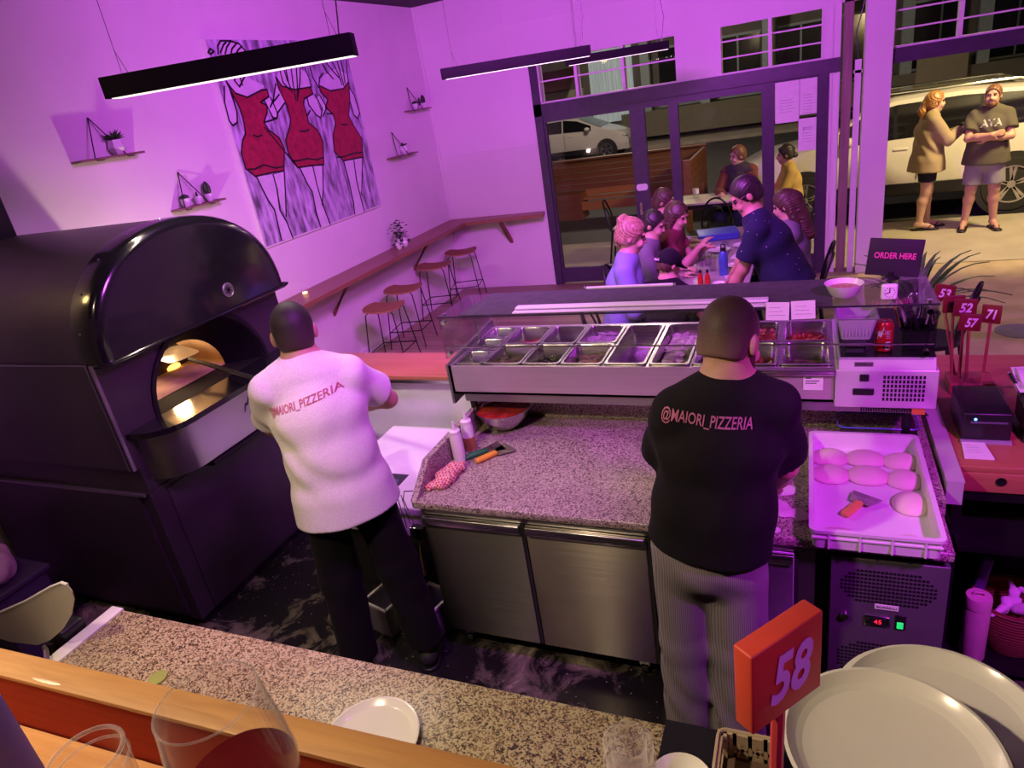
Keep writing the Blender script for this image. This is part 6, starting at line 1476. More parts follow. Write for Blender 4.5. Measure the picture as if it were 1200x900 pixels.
b = B().add(vs, [tuple(range(n)), tuple(reversed(range(n, 2*n)))]+[(i, n+i, n+(i+1) % n, (i+1) % n) for i in range(n)])
M_shield = translucent('shield_plastic', (.62, .56, .50), .88, .3)
obj('shield_sheet', b, M_shield, sp, world=True)
obj('folded_rim', B().tube([(x, f(x, z)+.002, z+.002) for x, z in out[:6]], .005, 6), M_white, sp, world=True)
obj('chrome_arm', B().tube([(-2.40, .99, .955), (-2.36, .97, .96), (-2.30, .93, .955), (-2.27, .88, .953)], .012, 8), M_chrome, sp, world=True)
obj('clamp', B().box((-2.47, 1.03, .90), (-2.36, 1.12, .985), bev=.012), M_blk, sp, world=True)
obj('post', B().ring((-2.44, 1.05, 0), (-2.44, 1.05, .93), .035, .035, 14).ring((-2.44, 1.05, 0), (-2.44, 1.05, .02), .12, .11, 20), M_blkm, sp, world=True)
bx = thing('storage_crate', 'dark crate on the floor at the far left below the beige sack', 'crate', (-4.08, 1.58, 0))
obj('crate_shell', B().box((-.40, -.14, 0), (.33, .14, .50), bev=.01), mat('dark_violet_plastic', (.045, .035, .065), .6), bx)
obj('crate_rim', B().box((-.42, -.16, .50), (.35, .16, .53), bev=.006), MATS['dark_violet_plastic'], bx)
S = Solid()
for k in range(12): a = np.array((-4.0+q.uniform(-.22, .16), 1.58+q.uniform(-.05, .05), .56+q.uniform(0, .10))); S.cap(a, a+np.array((q.uniform(-.1, .1), q.uniform(-.05, .05), q.uniform(-.02, .05))), .075, .05, k=.04)
o = solid_obj('sack', S.build(.012, cuts=[((0, 0, .532), (0, 0, -1))], noise=folds(.012, 4)), cloth_mat('sack_cloth', (.55, .48, .38))); tag(o, 'crumpled beige cloth sack at the far left edge of the frame', 'sack')

# dark shelf unit at the lower right with plates, crate and table sign
ZS = 1.40
su = thing('shelf_unit', 'black service shelf at the lower right under the plates and crate', 'shelf', (.2, .7, 0))
obj('shelf_top', B().box((-.215, .40, ZS-.03), (.08, .857, ZS)).box((.08, .40, ZS-.03), (.62, 1.0, ZS)), M_blk, su, world=True)
obj('side_panel', B().box((-.20, .42, 0), (-.17, .84, ZS-.03)).box((.57, .42, 0), (.60, .98, ZS-.03)), M_blkm, su, world=True)
obj('rear_panel', B().box((-.17, .42, 0), (.57, .44, ZS-.03)), M_blkm, su, world=True)
for k in range(6):
    c = [(.208, .945), (.205, .940), (.212, .936), (.135, .832), (.130, .822), (.128, .818)][k]
    t = thing('dinner_plate', ['white plate at the very bottom of the skewed stack', 'white plate second from the bottom of the skewed stack', 'white plate third from the bottom, sticking out to the rear', 'white plate fourth from the bottom, shifted toward the front', 'white plate just under the topmost of the skewed stack', 'topmost white plate of the skewed stack on the black shelf'][k], 'plate', (*c, ZS+.001+k*.0085+(.02 if k > 2 else 0)), 'white plates in the skewed stack'); obj('plate_body', B().lathe(PLATE(.150, .022), n=72), M_ceramic, t)
sc_ = thing('small_dish', 'small white dish at the bottom edge beside the clear bottle', 'dish', (-.168, .735, ZS+.001))
obj('dish_body', B().lathe([(.001, 0), (.03, 0), (.05, .018), (.048, .02), (.03, .004), (.001, .003)], n=32), M_ceramic, sc_)
cr_ = thing('bottle_crate', 'beige lattice plastic crate behind the red number sign', 'crate', (-.070, .752, ZS+.001))
M_crate = mat('beige_plastic', (.46, .36, .25), .5, var=.06)
def crate(w, d, h):
    b = B(); t = .006
    for z0, z1 in ((0, .012), (h-.022, h)): b.box((-w, -d, z0), (w, -d+t, z1)).box((-w, d-t, z0), (w, d, z1)).box((-w, -d, z0), (-w+t, d, z1)).box((w-t, -d, z0), (w, d, z1))
    for s_ in (-1, 1):
        for t_ in (-1, 1): b.box((s_*w-(t*2 if s_ > 0 else 0), t_*d-(t*2 if t_ > 0 else 0), 0), (s_*w+(t*2 if s_ < 0 else 0), t_*d+(t*2 if t_ < 0 else 0), h))
    nb = 4
    for i in range(nb):
        for sy in (-d, d-t):
            xa, xc = -w+2*w*i/nb, -w+2*w*(i+1)/nb
            for za, zc in ((.012, h-.022), (h-.022, .012)): b.add([(xa, sy, za), (xa+.008, sy, za), (xc, sy, zc), (xc-.008, sy, zc), (xa, sy+t, za), (xa+.008, sy+t, za), (xc, sy+t, zc), (xc-.008, sy+t, zc)], [(0, 1, 2, 3), (7, 6, 5, 4), (0, 4, 5, 1), (2, 6, 7, 3), (1, 5, 6, 2), (3, 7, 4, 0)])
            b.box((xa-.003, sy, 0), (xa+.003, sy+t, h))
    return b
obj('lattice_wall', crate(.047, .062, .055), M_crate, cr_)
obj('crate_rim', B().tube([(x, y, .055) for x, y in rrect(-.048, -.063, .048, .063, .012)], .0035, 6, closed=True), M_crate, cr_)
obj('crate_floor', B().box((-.045, -.06, .0), (.045, .06, .004)), mat('brown_plastic', (.12, .07, .05), .6), cr_)
number_sign('58', (-.030, .668, ZS+.001), (-.022, .655, 1.778), .120, .122, R(51.5), 'big red block sign painted 58 in the right foreground', stick=.0085, thick=.028, mb=mat('bright_red_block', (.62, .060, .035), .5, var=.12), mt=mat('violet_white_paint', (.80, .55, .85), .5), font=.92, sm=mat('pink_red_stick', (.62, .05, .07), .5))
br2 = thing('dark_bowl', 'dark brown bowl edge at the right side of the plate stacks', 'bowl', (.40, .66, ZS+.036))
obj('bowl_shell', B().lathe([(.03, 0), (.06, .03), (.075, .06), (.072, .06), (.056, .03), (.001, .006)], n=28), mat('dark_brown_glaze', (.10, .05, .035), .3), br2)
# ------------------------------------------------------------------ the street
struct('floor_pavement', B().box((-12, YF+.13, -.1), (12, 10.95, 0)), mat('pale_concrete', (.40, .35, .27), .85, var=.12, scale=2.5, bump=.2, bscale=40), 'pale pavement outside the shopfront')
struct('floor_road', B().box((-25, 10.95, -.16), (20, 29, -.05)), mat('dark_asphalt', (.045, .042, .042), .75, var=.3, scale=14, bump=.3, bscale=90), 'dark asphalt street')
struct('floor_farside', B().box((-25, 25.6, -.05), (20, 29, .06)), MATS['pale_concrete'], 'far footpath')
M_fac = mat('grey_render', (.15, .135, .12), .8, var=.15, scale=2)
def opposite():
    t = thing('building', 'long dark building across the street with pale blue pillars', 'building', (0, 29, 0))
    W = dict(parent=t, world=True)
    obj('wall', B().box((-25, 28.4, 0), (20, 29, 6.5)), M_fac, **W)
    obj('parapet', B().box((-6.5, 27.2, .25), (20, 27.35, 1.15)), mat('olive_render', (.20, .18, .13), .8), **W)
    for i, x in enumerate((-5.5, -3.4, -1.3, .8, 2.9, 5.0, 7.1, 9.2)): obj('pillar', B().box((x-.16, 27.2, 1.15), (x+.16, 27.5, 6.4)), mat('pale_blue_paint', (.34, .40, .42), .6), **W)
    for x in (-4.45, -2.35, -.25, 1.85, 3.95, 6.05, 8.15): 
        w = obj('window', B().box((x-.75, 28.36, 1.2), (x+.75, 28.4, 3.2)), mat('night_window', (.015, .016, .02), .12), **W)
        obj('window_frame', B().box((x-.80, 28.34, 1.15), (x+.80, 28.37, 1.22)).box((x-.80, 28.34, 3.18), (x+.80, 28.37, 3.26)).box((x-.03, 28.34, 1.2), (x+.03, 28.37, 3.2)), MATS['pale_blue_paint'], w, world=True)
    obj('beige_panel', B().box((3.2, 27.1, .6), (4.6, 27.2, 2.0)), mat('beige_render', (.40, .34, .24), .8), **W)
    s = obj('shop_window', B().box((-7.9, 28.3, .9), (-6.2, 28.4, 3.9)), mat('lit_curtain', (.55, .62, .62), .8, var=.4, scale=3, stretch=(9, 1, .2), emit=(.75, .90, .88), estr=.22), **W)
    obj('awning', B().prism([(27.2, 2.35), (28.4, 3.0), (28.4, 3.1), (27.2, 2.45)], 3.4, (-11.8, 0, 0), (0, 1, 0), (0, 0, 1)), mat('dark_red_awning', (.10, .03, .04), .8), **W)
    obj('pale_shopfront', B().box((-12, 28.2, 0), (-8.2, 28.4, 2.3)), mat('cream_render', (.50, .46, .38), .8), **W)
opposite()

def car(label, loc, rz, L, Wd, prof, belt, sill, wheels, wr, glass_x, front_x, rear_x, paint, cladding, lamp_front=True):
    """prof: [(x, z)] roof line from nose (x=0) to tail (x=L)"""
    t = thing('car', label, 'car', loc, None, rz); hw = Wd/2
    px = [p[0] for p in prof]; pz = [p[1] for p in prof]
    zr = lambda x: float(np.interp(x, px, pz))
    def half(x):
        e = min(x, L-x); return hw*(1-.16*max(0, 1-e/.45)**2)
    def sec(x):
        z = zr(x); w = half(x); b_ = min(belt(x), z-.05); g = max(0, z-b_-.10); wt = w*.985-.34*g
        wt = max(wt, w*.60)
        return [(-w*.94, sill), (-w*.99, sill+.18), (-w, (sill+b_)/2), (-w*.985, b_), (-wt, z-.045), (-wt*.86, z-.008), (-wt*.4, z+.012), (wt*.4, z+.012), (wt*.86, z-.008), (wt, z-.045), (w*.985, b_), (w, (sill+b_)/2), (w*.99, sill+.18), (w*.94, sill)]
    N = 60; vs = []; n = 14
    for i in range(N+1):
        x = L*i/N; vs += [(x, y, z) for y, z in sec(x)]
    b = B().add(vs, [(i*n+k, i*n+k+1, (i+1)*n+k+1, (i+1)*n+k) for i in range(N) for k in range(n-1)], True)
    b.add(vs[:n], [tuple(range(n))]); b.add(vs[-n:], [tuple(reversed(range(n)))]); b.add([(x, y, sill) for x, y in ((0, -hw*.8), (L, -hw*.8), (L, hw*.8), (0, hw*.8))], [(0, 1, 2, 3)])
    body = obj('body', b, paint, t, sharp=50)
    M_tint = mat('tinted_car_glass', (.008, .008, .010), .06)
    for (xa, xb) in glass_x:
        for sd in (-1, 1):
            vs = []; m = 14
            for i in range(m+1):
                x = xa+(xb-xa)*i/m; s_ = sec(x); lo_, hi = s_[3], s_[4]
                for tt in (.06, .90): vs.append((x, sd*-(lo_[0]+(hi[0]-lo_[0])*tt-.006), lo_[1]+(hi[1]-lo_[1])*tt))
            obj('side_window', B().add(vs, [(2*i, 2*i+2, 2*i+3, 2*i+1) for i in range(m)], True), M_tint, t)
    for (xa, xb), nm in ((front_x, 'windscreen'), (rear_x, 'rear_window')):
        vs = []
        for i in range(9):
            x = xa+(xb-xa)*i/8; s_ = sec(x); wt = s_[9][0]*.90
            vs += [(x, -wt, zr(x)+.004), (x, 0, zr(x)+.020), (x, wt, zr(x)+.004)]
        obj(nm, B().add(vs, [(3*i+k, 3*i+k+1, 3*i+k+4, 3*i+k+3) for i in range(8) for k in range(2)], True), M_tint, t)
    for x in wheels:
        for sd in (-1, 1):
            y = sd*hw
            obj('wheel_arch', B().ring((x, y-sd*.25, wr), (x, y+sd*.004, wr), wr*1.19, wr*1.19, 30), M_rubber, t)
            M = Matrix.Rotation(PI/2, 3, 'X')
            wh = obj('wheel', B().lathe([(wr*.68, -.10), (wr*.95, -.10), (wr, -.07), (wr, .07), (wr*.95, .10), (wr*.68, .10), (wr*.66, 0)], n=32, M=M, c=(x, y-sd*.085, wr), close=True), M_rubber, t)
            r = B(); c = Vector((x, y+sd*.010, wr))
            r.lathe([(wr*.60, -.02), (wr*.68, -.02), (wr*.68, .008), (wr*.63, .008)], n=32, M=M, c=c, close=True)
            for k in range(5):
                a = 2*PI*k/5+.3
                for da in (-.13, .13):
                    d = Vector((math.cos(a+da), 0, math.sin(a+da))); d0 = Vector((math.cos(a+da*.4), 0, math.sin(a+da*.4))); w_ = Vector((-d.z, 0, d.x))*.018
                    r.add([c+d0*wr*.12-w_, c+d0*wr*.12+w_, c+d*wr*.64+w_, c+d*wr*.64-w_], [(0, 1, 2, 3)])
                    r.add([c+d0*wr*.12-w_-Vector((0, sd*.02, 0)), c+d0*wr*.12+w_-Vector((0, sd*.02, 0)), c+d*wr*.64+w_-Vector((0, sd*.02, 0)), c+d*wr*.64-w_-Vector((0, sd*.02, 0))], [(0, 1, 2, 3)])
            r.ring(c-Vector((0, sd*.02, 0)), c+Vector((0, sd*.004, 0)), wr*.15, wr*.14, 16)
            obj('alloy_rim', r, mat('alloy', (.55, .55, .56), .25, .9), wh)
            obj('brake_disc', B().ring((x, y-sd*.05, wr), (x, y-sd*.045, wr), wr*.6, wr*.6, 24), M_blk, wh)
    b = B()
    for sd in (-1, 1): b.box((wheels[0]+wr*1.1, sd*hw*.985-.012, sill-.02), (wheels[1]-wr*1.1, sd*hw*.985+.012, sill+.15), bev=.01)
    b.box((.15, -hw*.9, sill-.03), (L-.15, hw*.9, sill+.01))
    obj('sill_cladding', b, cladding, t)
    for sd in (-1, 1):
        mx = glass_x[0][0]+.12; obj('wing_mirror', B().ball((mx, sd*(hw+.07), belt(mx)+.08), (.10, .08, .07), n=12, m=8), paint, t)
        for (xa, xb) in glass_x: obj('door_handle', B().box((xb-.32, sd*hw*.99-.015, belt(xb)-.13), (xb-.14, sd*hw*.99+.015, belt(xb)-.10), bev=.008), paint, t)
        b = B()
        for (xa, xb) in glass_x: b.box((xb-.02, sd*hw*1.0-.004, sill+.2), (xb-.012, sd*hw*1.0+.003, belt(xb)-.03))
        obj('door_seam', b, M_rubber, t)
        obj('headlight', B().ball((.20, sd*half(.2)*.86, zr(.2)-.12), (.20, .10, .07), n=14, m=8), mat('headlamp', (.6, .6, .62), .08, .4), t)
        obj('tail_light', B().ball((L-.10, sd*half(L-.1)*.86, belt(L-.3)-.05), (.12, .10, .10), n=12, m=8), mat('tail_lamp', (.35, .02, .02), .15), t)
    return t
M_carw = mat('white_car_paint', (.74, .70, .66), .18, var=.02, coat=.6); M_carw2 = mat('pearl_car_paint', (.72, .66, .62), .2, var=.02, coat=.6)
suv = car('large white SUV parked at the kerb behind the standing couple', (-1.0, 12.06, 0), 0, 4.55, 1.86,
    [(0, .70), (.06, .88), (.35, 1.00), (.95, 1.08), (1.15, 1.14), (1.75, 1.53), (2.1, 1.625), (2.9, 1.65), (3.6, 1.60), (4.0, 1.52), (4.25, 1.35), (4.45, 1.05), (4.55, .75)],
    lambda x: 1.00+.03*x, .34, (.98, 3.52), .36, ((1.42, 2.42), (2.47, 3.98)), (1.2, 1.72), (3.98, 4.24), M_carw, M_blk)
b = B()
for sd in (-1, 1): obj('roof_rail', B().tube([(1.95, sd*.60, 1.62), (2.05, sd*.60, 1.675), (3.55, sd*.58, 1.665), (3.7, sd*.58, 1.62)], .016, 8), M_chrome, suv)
obj('roof_sheet', B().grid(lambda u, v: (1.85+1.7*u, -.50+1.0*v, 1.672+.02*math.sin(PI*u)-.035*abs(2*v-1)**3), 14, 9), mat('panoramic_glass', (.20, .19, .14), .12), suv)
car('white hatchback parked across the street, seen through the leftmost glass door', (-5.6, 24.9, -.05), PI, 3.95, 1.7,
    [(0, .60), (.08, .78), (.45, .93), (.85, 1.03), (1.75, 1.44), (2.2, 1.52), (3.0, 1.50), (3.5, 1.38), (3.8, 1.05), (3.95, .7)],
    lambda x: .93+.03*x, .26, (.75, 3.25), .31, ((1.25, 2.25), (2.30, 3.35)), (.92, 1.70), (3.4, 3.75), M_carw2, M_blk)
# timber parklet with a bench
pk_ = thing('parklet', 'slatted dark red timber parklet wall with an orange bench in the street', 'parklet', (-3.5, 13.9, 0))
b = B()
for k in range(5): b.box((-6.4, 13.86, .47+k*.115), (-1.75, 13.90, .575+k*.115))
obj('back_slats', b, M_parklet, pk_, world=True)
obj('cap_board', B().box((-6.4, 13.80, 1.045), (-1.75, 13.96, 1.075)), M_parklet, pk_, world=True)
obj('planter_box', B().box((-6.4, 13.35, -.05), (-4.15, 13.85, .46)).box((-3.0, 13.35, -.05), (-1.75, 13.85, .46)), M_parklet, pk_, world=True)
obj('bench_slats', B().box((-4.15, 13.55, .30), (-3.0, 13.85, .34)).box((-4.15, 13.80, .36), (-3.0, 13.845, .47)).box((-4.15, 13.40, .12), (-3.0, 13.43, .29)), M_benchor, pk_, world=True)
b = B()
for k in range(5): b.box((-1.80, 11.6, .47+k*.115), (-1.76, 13.9, .575+k*.115))
b.box((-1.83, 11.55, -.05), (-1.73, 11.65, 1.08)); obj('return_slats', b, M_parklet, pk_, world=True)
# cafe table and bentwood chairs outside
def table(name, label, x0, x1, y0, y1, z, m, ml):
    t = thing(name, label, 'table', ((x0+x1)/2, (y0+y1)/2, 0)); w, d = (x1-x0)/2, (y1-y0)/2
    obj('table_top', B().box((-w, -d, z-.03), (w, d, z), bev=.006), m, t)
    for sx in (-1, 1):
        for sy in (-1, 1): obj('leg', B().ring((sx*(w-.08), sy*(d-.08), 0), (sx*(w-.08), sy*(d-.08), z-.03), .022, .022, 10), ml, t)
    obj('apron', B().box((-w+.06, -d+.06, z-.09), (w-.06, d-.06, z-.03)), ml, t)
    return t
table('cafe_table', 'pale outdoor cafe table behind the glass doors', -2.12, -.62, 9.55, 10.25, .75, mat('pale_table', (.62, .56, .44), .4), M_blkm)
table('dining_table', 'long table crowded with glasses where the diners sit', -1.08, -.42, 5.35, 7.9, .75, mat('dining_top', (.38, .33, .33), .35, var=.15), M_blkm)
def bentwood(label, x, y, rz, group):
    t = thing('bentwood_chair', label, 'chair', (x, y, 0), group, rz)
    obj('seat', B().lathe([(.001, .44), (.19, .44), (.20, .45), (.20, .465), (.19, .472), (.001, .466)], n=28), M_blk, t)
    for sx in (-1, 1):
        obj('leg', B().tube([(sx*.14, .14, .44), (sx*.19, .19, 0)], .014, 8), M_blkm, t); obj('leg', B().tube([(sx*.15, -.15, .46), (sx*.19, -.21, 0)], .014, 8), M_blkm, t)
    arcp = lambda w, h, zb: [(-w, -.17, zb)]+[(-w*math.cos(a), -.17-.10*math.sin(a), zb+h*math.sin(a)**.8 if math.sin(a) > 0 else zb) for a in [PI*i/14 for i in range(1, 14)]]+[(w, -.17, zb)]
    obj('back_loop', B().tube(arcp(.19, .42, .46), .013, 8), M_blkm, t); obj('inner_loop', B().tube(arcp(.11, .32, .46), .010, 8), M_blkm, t)
    obj('leg_ring', B().tube([(.15*math.cos(2*PI*i/20), .15*math.sin(2*PI*i/20), .24) for i in range(20)], .009, 6, closed=True), M_blkm, t)
    return t
bentwood('black bentwood chair left of the outdoor table, seen through the door post', -2.42, 9.75, -1.5, 'bentwood chairs')
bentwood('black bentwood chair at the near left side of the outdoor table', -1.78, 9.38, 0, 'bentwood chairs')
bentwood('black bentwood chair at the near right side of the outdoor table', -1.06, 9.36, 0, 'bentwood chairs')
bentwood('black bentwood chair by the potted plant behind the order sign', .80, 5.15, 1.2, 'bentwood chairs')
bentwood('dark chair under the woman in the pale blue top', -1.44, 5.20, -PI/2, 'chairs at the dining table'); bentwood('dark chair under the diner in dark grey', -1.45, 6.05, -PI/2, 'chairs at the dining table')
bentwood('dark chair under the woman with long brown hair', -1.36, 6.55, -PI/2, 'chairs at the dining table'); bentwood('dark chair under the farthest diner in a white top', -1.48, 7.15, -PI/2, 'chairs at the dining table')
bentwood('dark chair behind the man in navy under the long haired woman', -.04, 6.42, PI/2, 'chairs at the dining table')
bentwood('dark chair under the child in the black cap', -.95, 4.68, 0, 'chairs at the dining table')
bentwood('chair under the outdoor diner in brown', -.84, 10.42, PI, 'bentwood chairs'); bentwood('chair under the outdoor diner in yellow', -.08, 9.92, PI/2, 'bentwood chairs')
cbo = thing('water_bottle', 'clear water bottle on the outdoor table', 'bottle', (-1.42, 9.95, .751))
obj('bottle_glass', B().lathe([(.001, 0), (.04, 0), (.042, .01), (.042, .17), (.016, .23), (.015, .29), (.001, .29)], n=20), M_glasst, cbo); obj('label', B().lathe([(.043, .06), (.043, .13)], n=20), M_paper, cbo)
# table things
ZD = .751
bt = thing('drink_bottle', 'blue metal drink bottle with a black loop cap on the dining table', 'bottle', (-.65, 5.99, ZD))
obj('bottle_body', B().lathe([(.001, 0), (.036, 0), (.038, .008), (.038, .17), (.026, .205), (.022, .212)], n=26), mat('blue_enamel', (.07, .16, .48), .35, .2), bt)
obj('cap', B().lathe([(.024, .212), (.024, .24), (.001, .242)], n=20).tube([(-.018, 0, .24), (-.016, 0, .268), (.016, 0, .268), (.018, 0, .24)], .005, 6), M_blk, bt)
for i, (x, y, lab) in enumerate(((-.815, 5.74, 'left small red sauce bottle on the dining table'), (-.755, 5.735, 'right small red sauce bottle on the dining table'))):
    t = thing('sauce_bottle', lab, 'bottle', (x, y, ZD), 'red sauce bottles'); obj('bottle_body', B().lathe([(.001, 0), (.022, 0), (.023, .06), (.012, .085), (.010, .10)], n=18), mat('red_sauce', (.50, .03, .02), .2), t); obj('cap', B().lathe([(.012, .10), (.012, .125), (.001, .126)], n=14), M_blk, t)
bxx = thing('blue_box', 'flat blue box lying at the far end of the dining table', 'box', (-.86, 7.45, ZD), None, .2); obj('box_body', B().box((-.20, -.17, 0), (.20, .17, .06), bev=.008), mat('blue_card', (.05, .09, .42), .4), bxx); obj('lid', B().box((-.205, -.175, .05), (.205, .175, .066), bev=.005), MATS['blue_card'], bxx)
gl = None
for i, (x, y, lab) in enumerate(((-.86, 6.05, 'clear glass left of the blue drink bottle'), (-.76, 6.14, 'clear glass directly left of the blue bottle, second from it'), (-.82, 6.32, 'clear glass behind the pair by the blue bottle'), (-.98, 5.78, 'tall clear glass beside the child in the cap'), (-.90, 6.5, 'clear glass in front of the brown haired woman'), (-.70, 6.7, 'clear glass toward the far right of the dining table'))):
    t = thing('drinking_glass', lab, 'glass', (x, y, ZD), 'glasses on the dining table'); obj('glass_wall', B().lathe([(.001, 0), (.028, 0), (.036, .13), (.034, .13), (.026, .008), (.001, .008)], n=20), M_glasst, t)
for i, (x, y, r, lab) in enumerate(((-.66, 5.70, .055, 'small white dish near the red sauce bottles'), (-.78, 6.86, .11, 'white plate at the middle of the dining table'), (-.58, 6.25, .08, 'white plate right of the blue drink bottle'), (-1.0, 6.75, .09, 'white plate under the hands of the brown haired woman'), (-.57, 7.0, .10, 'white plate before the long haired woman'))):
    t = thing('plate', lab, 'plate', (x, y, ZD), 'plates on the dining table'); obj('plate_body', B().lathe(PLATE(r, .012), n=32), M_ceramic, t)
for i, (x, y, rz, lab) in enumerate(((-.56, 5.95, .3, 'white menu sheet under the hands of the man in navy'), (-.55, 6.62, -.2, 'white menu sheet in the middle right of the dining table'))):
    t = thing('menu_sheet', lab, 'paper', (x, y, ZD), None, rz); obj('sheet', B().box((-.08, -.11, 0), (.08, .11, .002)), M_paper, t); b = B()
    for k in range(6): b.box((-.06, .08-k*.03, .0021), (.05-.02*(k % 2), .083-k*.03, .0026))
    obj('print', b, mat('faint_print', (.4, .36, .42)), t)
# potted plant behind the sign
pt = thing('potted_plant', 'strap leaved green plant in a dark pot behind the order sign', 'plant', (.82, 6.05, 0))
obj('pot', B().lathe([(.001, 0), (.14, 0), (.18, .32), (.19, .34), (.17, .34), (.16, .31), (.001, .31)], n=24), M_blkm, pt)
b = B()
for k in range(34):
    a = rnd.uniform(0, 2*PI); el = rnd.uniform(.7, 1.4); Lh = rnd.uniform(.55, .80); d = Vector((math.cos(a), math.sin(a), 0)); w = Vector((-d.y, d.x, 0)); pts = []
    for i in range(8):
        s_ = i/7; r = Lh*s_*math.cos(el)+.16*s_**2.5; z = .32+Lh*s_*math.sin(el)-.22*s_**3; ww = .024*math.sin(PI*min(.98, .1+.9*s_)); c = d*r+Vector((0, 0, z)); pts += [c-w*ww, c+Vector((0, 0, -.006)), c+w*ww]
    b.add(pts, [(3*i+j, 3*i+j+1, 3*i+j+4, 3*i+j+3) for i in range(7) for j in range(2)], True)
obj('leaves', b, M_leafg, pt, weld=False)
dk = thing('floor_mat', 'round grey floor disc on the concrete at the right edge', 'floor marker', (1.66, 6.5, .001)); obj('disc', B().lathe([(.001, 0), (.17, 0), (.17, .004), (.001, .004)], n=36), mat('grey_disc', (.14, .14, .15), .6), dk)

# ------------------------------------------------------------------ people
def standing(x, y, a, s=1.0, lean=.03, side=0.0, hyaw=0.0, hpitch=0.0, hands=None, elb=None, whands=None, welb=None, stance=.11, feet=None, headfwd=.03, hd=None, sh_yaw=0.0, shw=.172, hup=.145):
    fw = np.array((math.cos(a), math.sin(a), 0)); rt = np.array((math.sin(a), -math.cos(a), 0)); up = np.array((0, 0, 1.0)); o = np.array((x, y, 0.0))
    P = lambda f, r, z: o+fw*f+rt*r+up*z
    sp = N3(up+fw*math.tan(lean)+rt*side); pel = P(0, 0, .93*s); che = pel+sp*.33*s; nb = pel+sp*.53*s; ce = pel+sp*.455*s
    b2 = a+sh_yaw; rs = np.array((math.sin(b2), -math.cos(b2), 0))
    hy = a+hyaw; hf = np.array((math.cos(hy)*math.cos(hpitch), math.sin(hy)*math.cos(hpitch), math.sin(hpitch)))
    hu = N3(up+fw*.1-0*rt); head = nb+up*hup*s+fw*headfwd*s+rt*side*.06
    J = dict(pelvis=pel, chest=che, neck=nb, head=head, hf=hf, hu=hu, shL=ce-rs*shw*s, shR=ce+rs*shw*s, hipL=pel-rt*.09*s-up*.02, hipR=pel+rt*.09*s-up*.02)
    for q, sg_ in (('L', -1), ('R', 1)):
        f0, r0, toe = (feet[q] if feet else (0, sg_*stance, sg_*.2))
        an = P(f0-.03, r0*s, .085*s); J['an'+q] = an; J['kn'+q] = (J['hip'+q]+an)/2+fw*.025*s+up*.01
        J['to'+q] = an+(fw*math.cos(toe)+rt*math.sin(toe))*.155*s-up*(.085*s-.034)
    hands = hands or [(.05, -.26, .80*s), (.05, .26, .80*s)]; elb = elb or [(-.2, -.4, 1.05*s), (-.2, .4, 1.05*s)]
    for i, q in enumerate('LR'):
        J['el'+q], J['wr'+q] = ik(J['sh'+q], whands[i] if whands else P(*hands[i]), welb[i] if welb else P(*elb[i]), .285*s, .255*s)
    if hd: J['hd'] = [None if d is None else np.array(d, float) for d in hd]
    return J
BLACKT = cloth_mat('black_cotton', (.009, .007, .011)); WHITET = cloth_mat('white_cotton', (.80, .77, .79)); NAVYT = cloth_mat('navy_flecked', (.016, .020, .055), fleck=(.55, .5, .55))
M_pinkt = mat('pink_print', (.90, .34, .62), .6); M_redt = mat('faded_red_print', (.72, .30, .36), .7)
H_dark = hair_mat('near_black_hair', (.010, .007, .007), (.035, .026, .024)); H_brown = hair_mat('brown_hair', (.035, .018, .012), (.11, .06, .04)); H_blond = hair_mat('blond_streaked_hair', (.16, .085, .05), (.55, .36, .22), (90, 90, 8)); H_red = hair_mat('copper_hair', (.22, .085, .025), (.55, .27, .09)); H_ging = hair_mat('ginger_brown_hair', (.10, .04, .02), (.24, .11, .05)); H_fade = hair_mat('cropped_brown_hair', (.045, .026, .020), (.12, .075, .055), (70, 70, 30))

# cook in black at the counter
J = standing(-.285, 1.90, PI/2, 1.075, hup=.118, lean=.07, side=.13, shw=.142, sh_yaw=.25, hyaw=-.42, hpitch=-.34, whands=[(-.35, 2.21, 1.03), (-.12, 2.26, 1.00)], welb=[(-.85, 1.95, 1.12), (.10, 1.98, 1.02)], feet={'L': (.02, -.09, -.15), 'R': (.0, .08, .1)}, headfwd=.045, hd=[(.2, .7, -.35), (-.2, .6, -.35)])
tat = skin_mat('tattooed_skin', (.48, .28, .21))
person('person in a black T-shirt lettered in pink, kneading dough at the granite counter', J, SKIN2, .0065, .90, 1.045,
    (trousers(cloth_mat('pinstripe_cotton', (.20, .165, .205), stripe=((.30, .265, .305), .007)), 'trousers', .018, .97, .008, .007, 1.3, loose=1.4),
     shirt(BLACKT, 't_shirt', .018, .80, -.005, .0075, .005, .012, .2, ('@MAIORI_PIZZERIA', .050, (-.262, 1.8, 1.492), Vector((.257, 0, -.040)), M_pinkt, .262), 2.4),
     shoes(mat('black_shoe', (.02, .02, .022), .6), M_white)), also(hair_cap(fade_mat('faded_brown_hair', (.055, .026, .026), (.20, .11, .095)), .004, .0, -.035, res=.005, noise=.0), beard(H_brown)), curl=(.7, .7), palms=[(0, 0, -1), (0, 0, -1)])
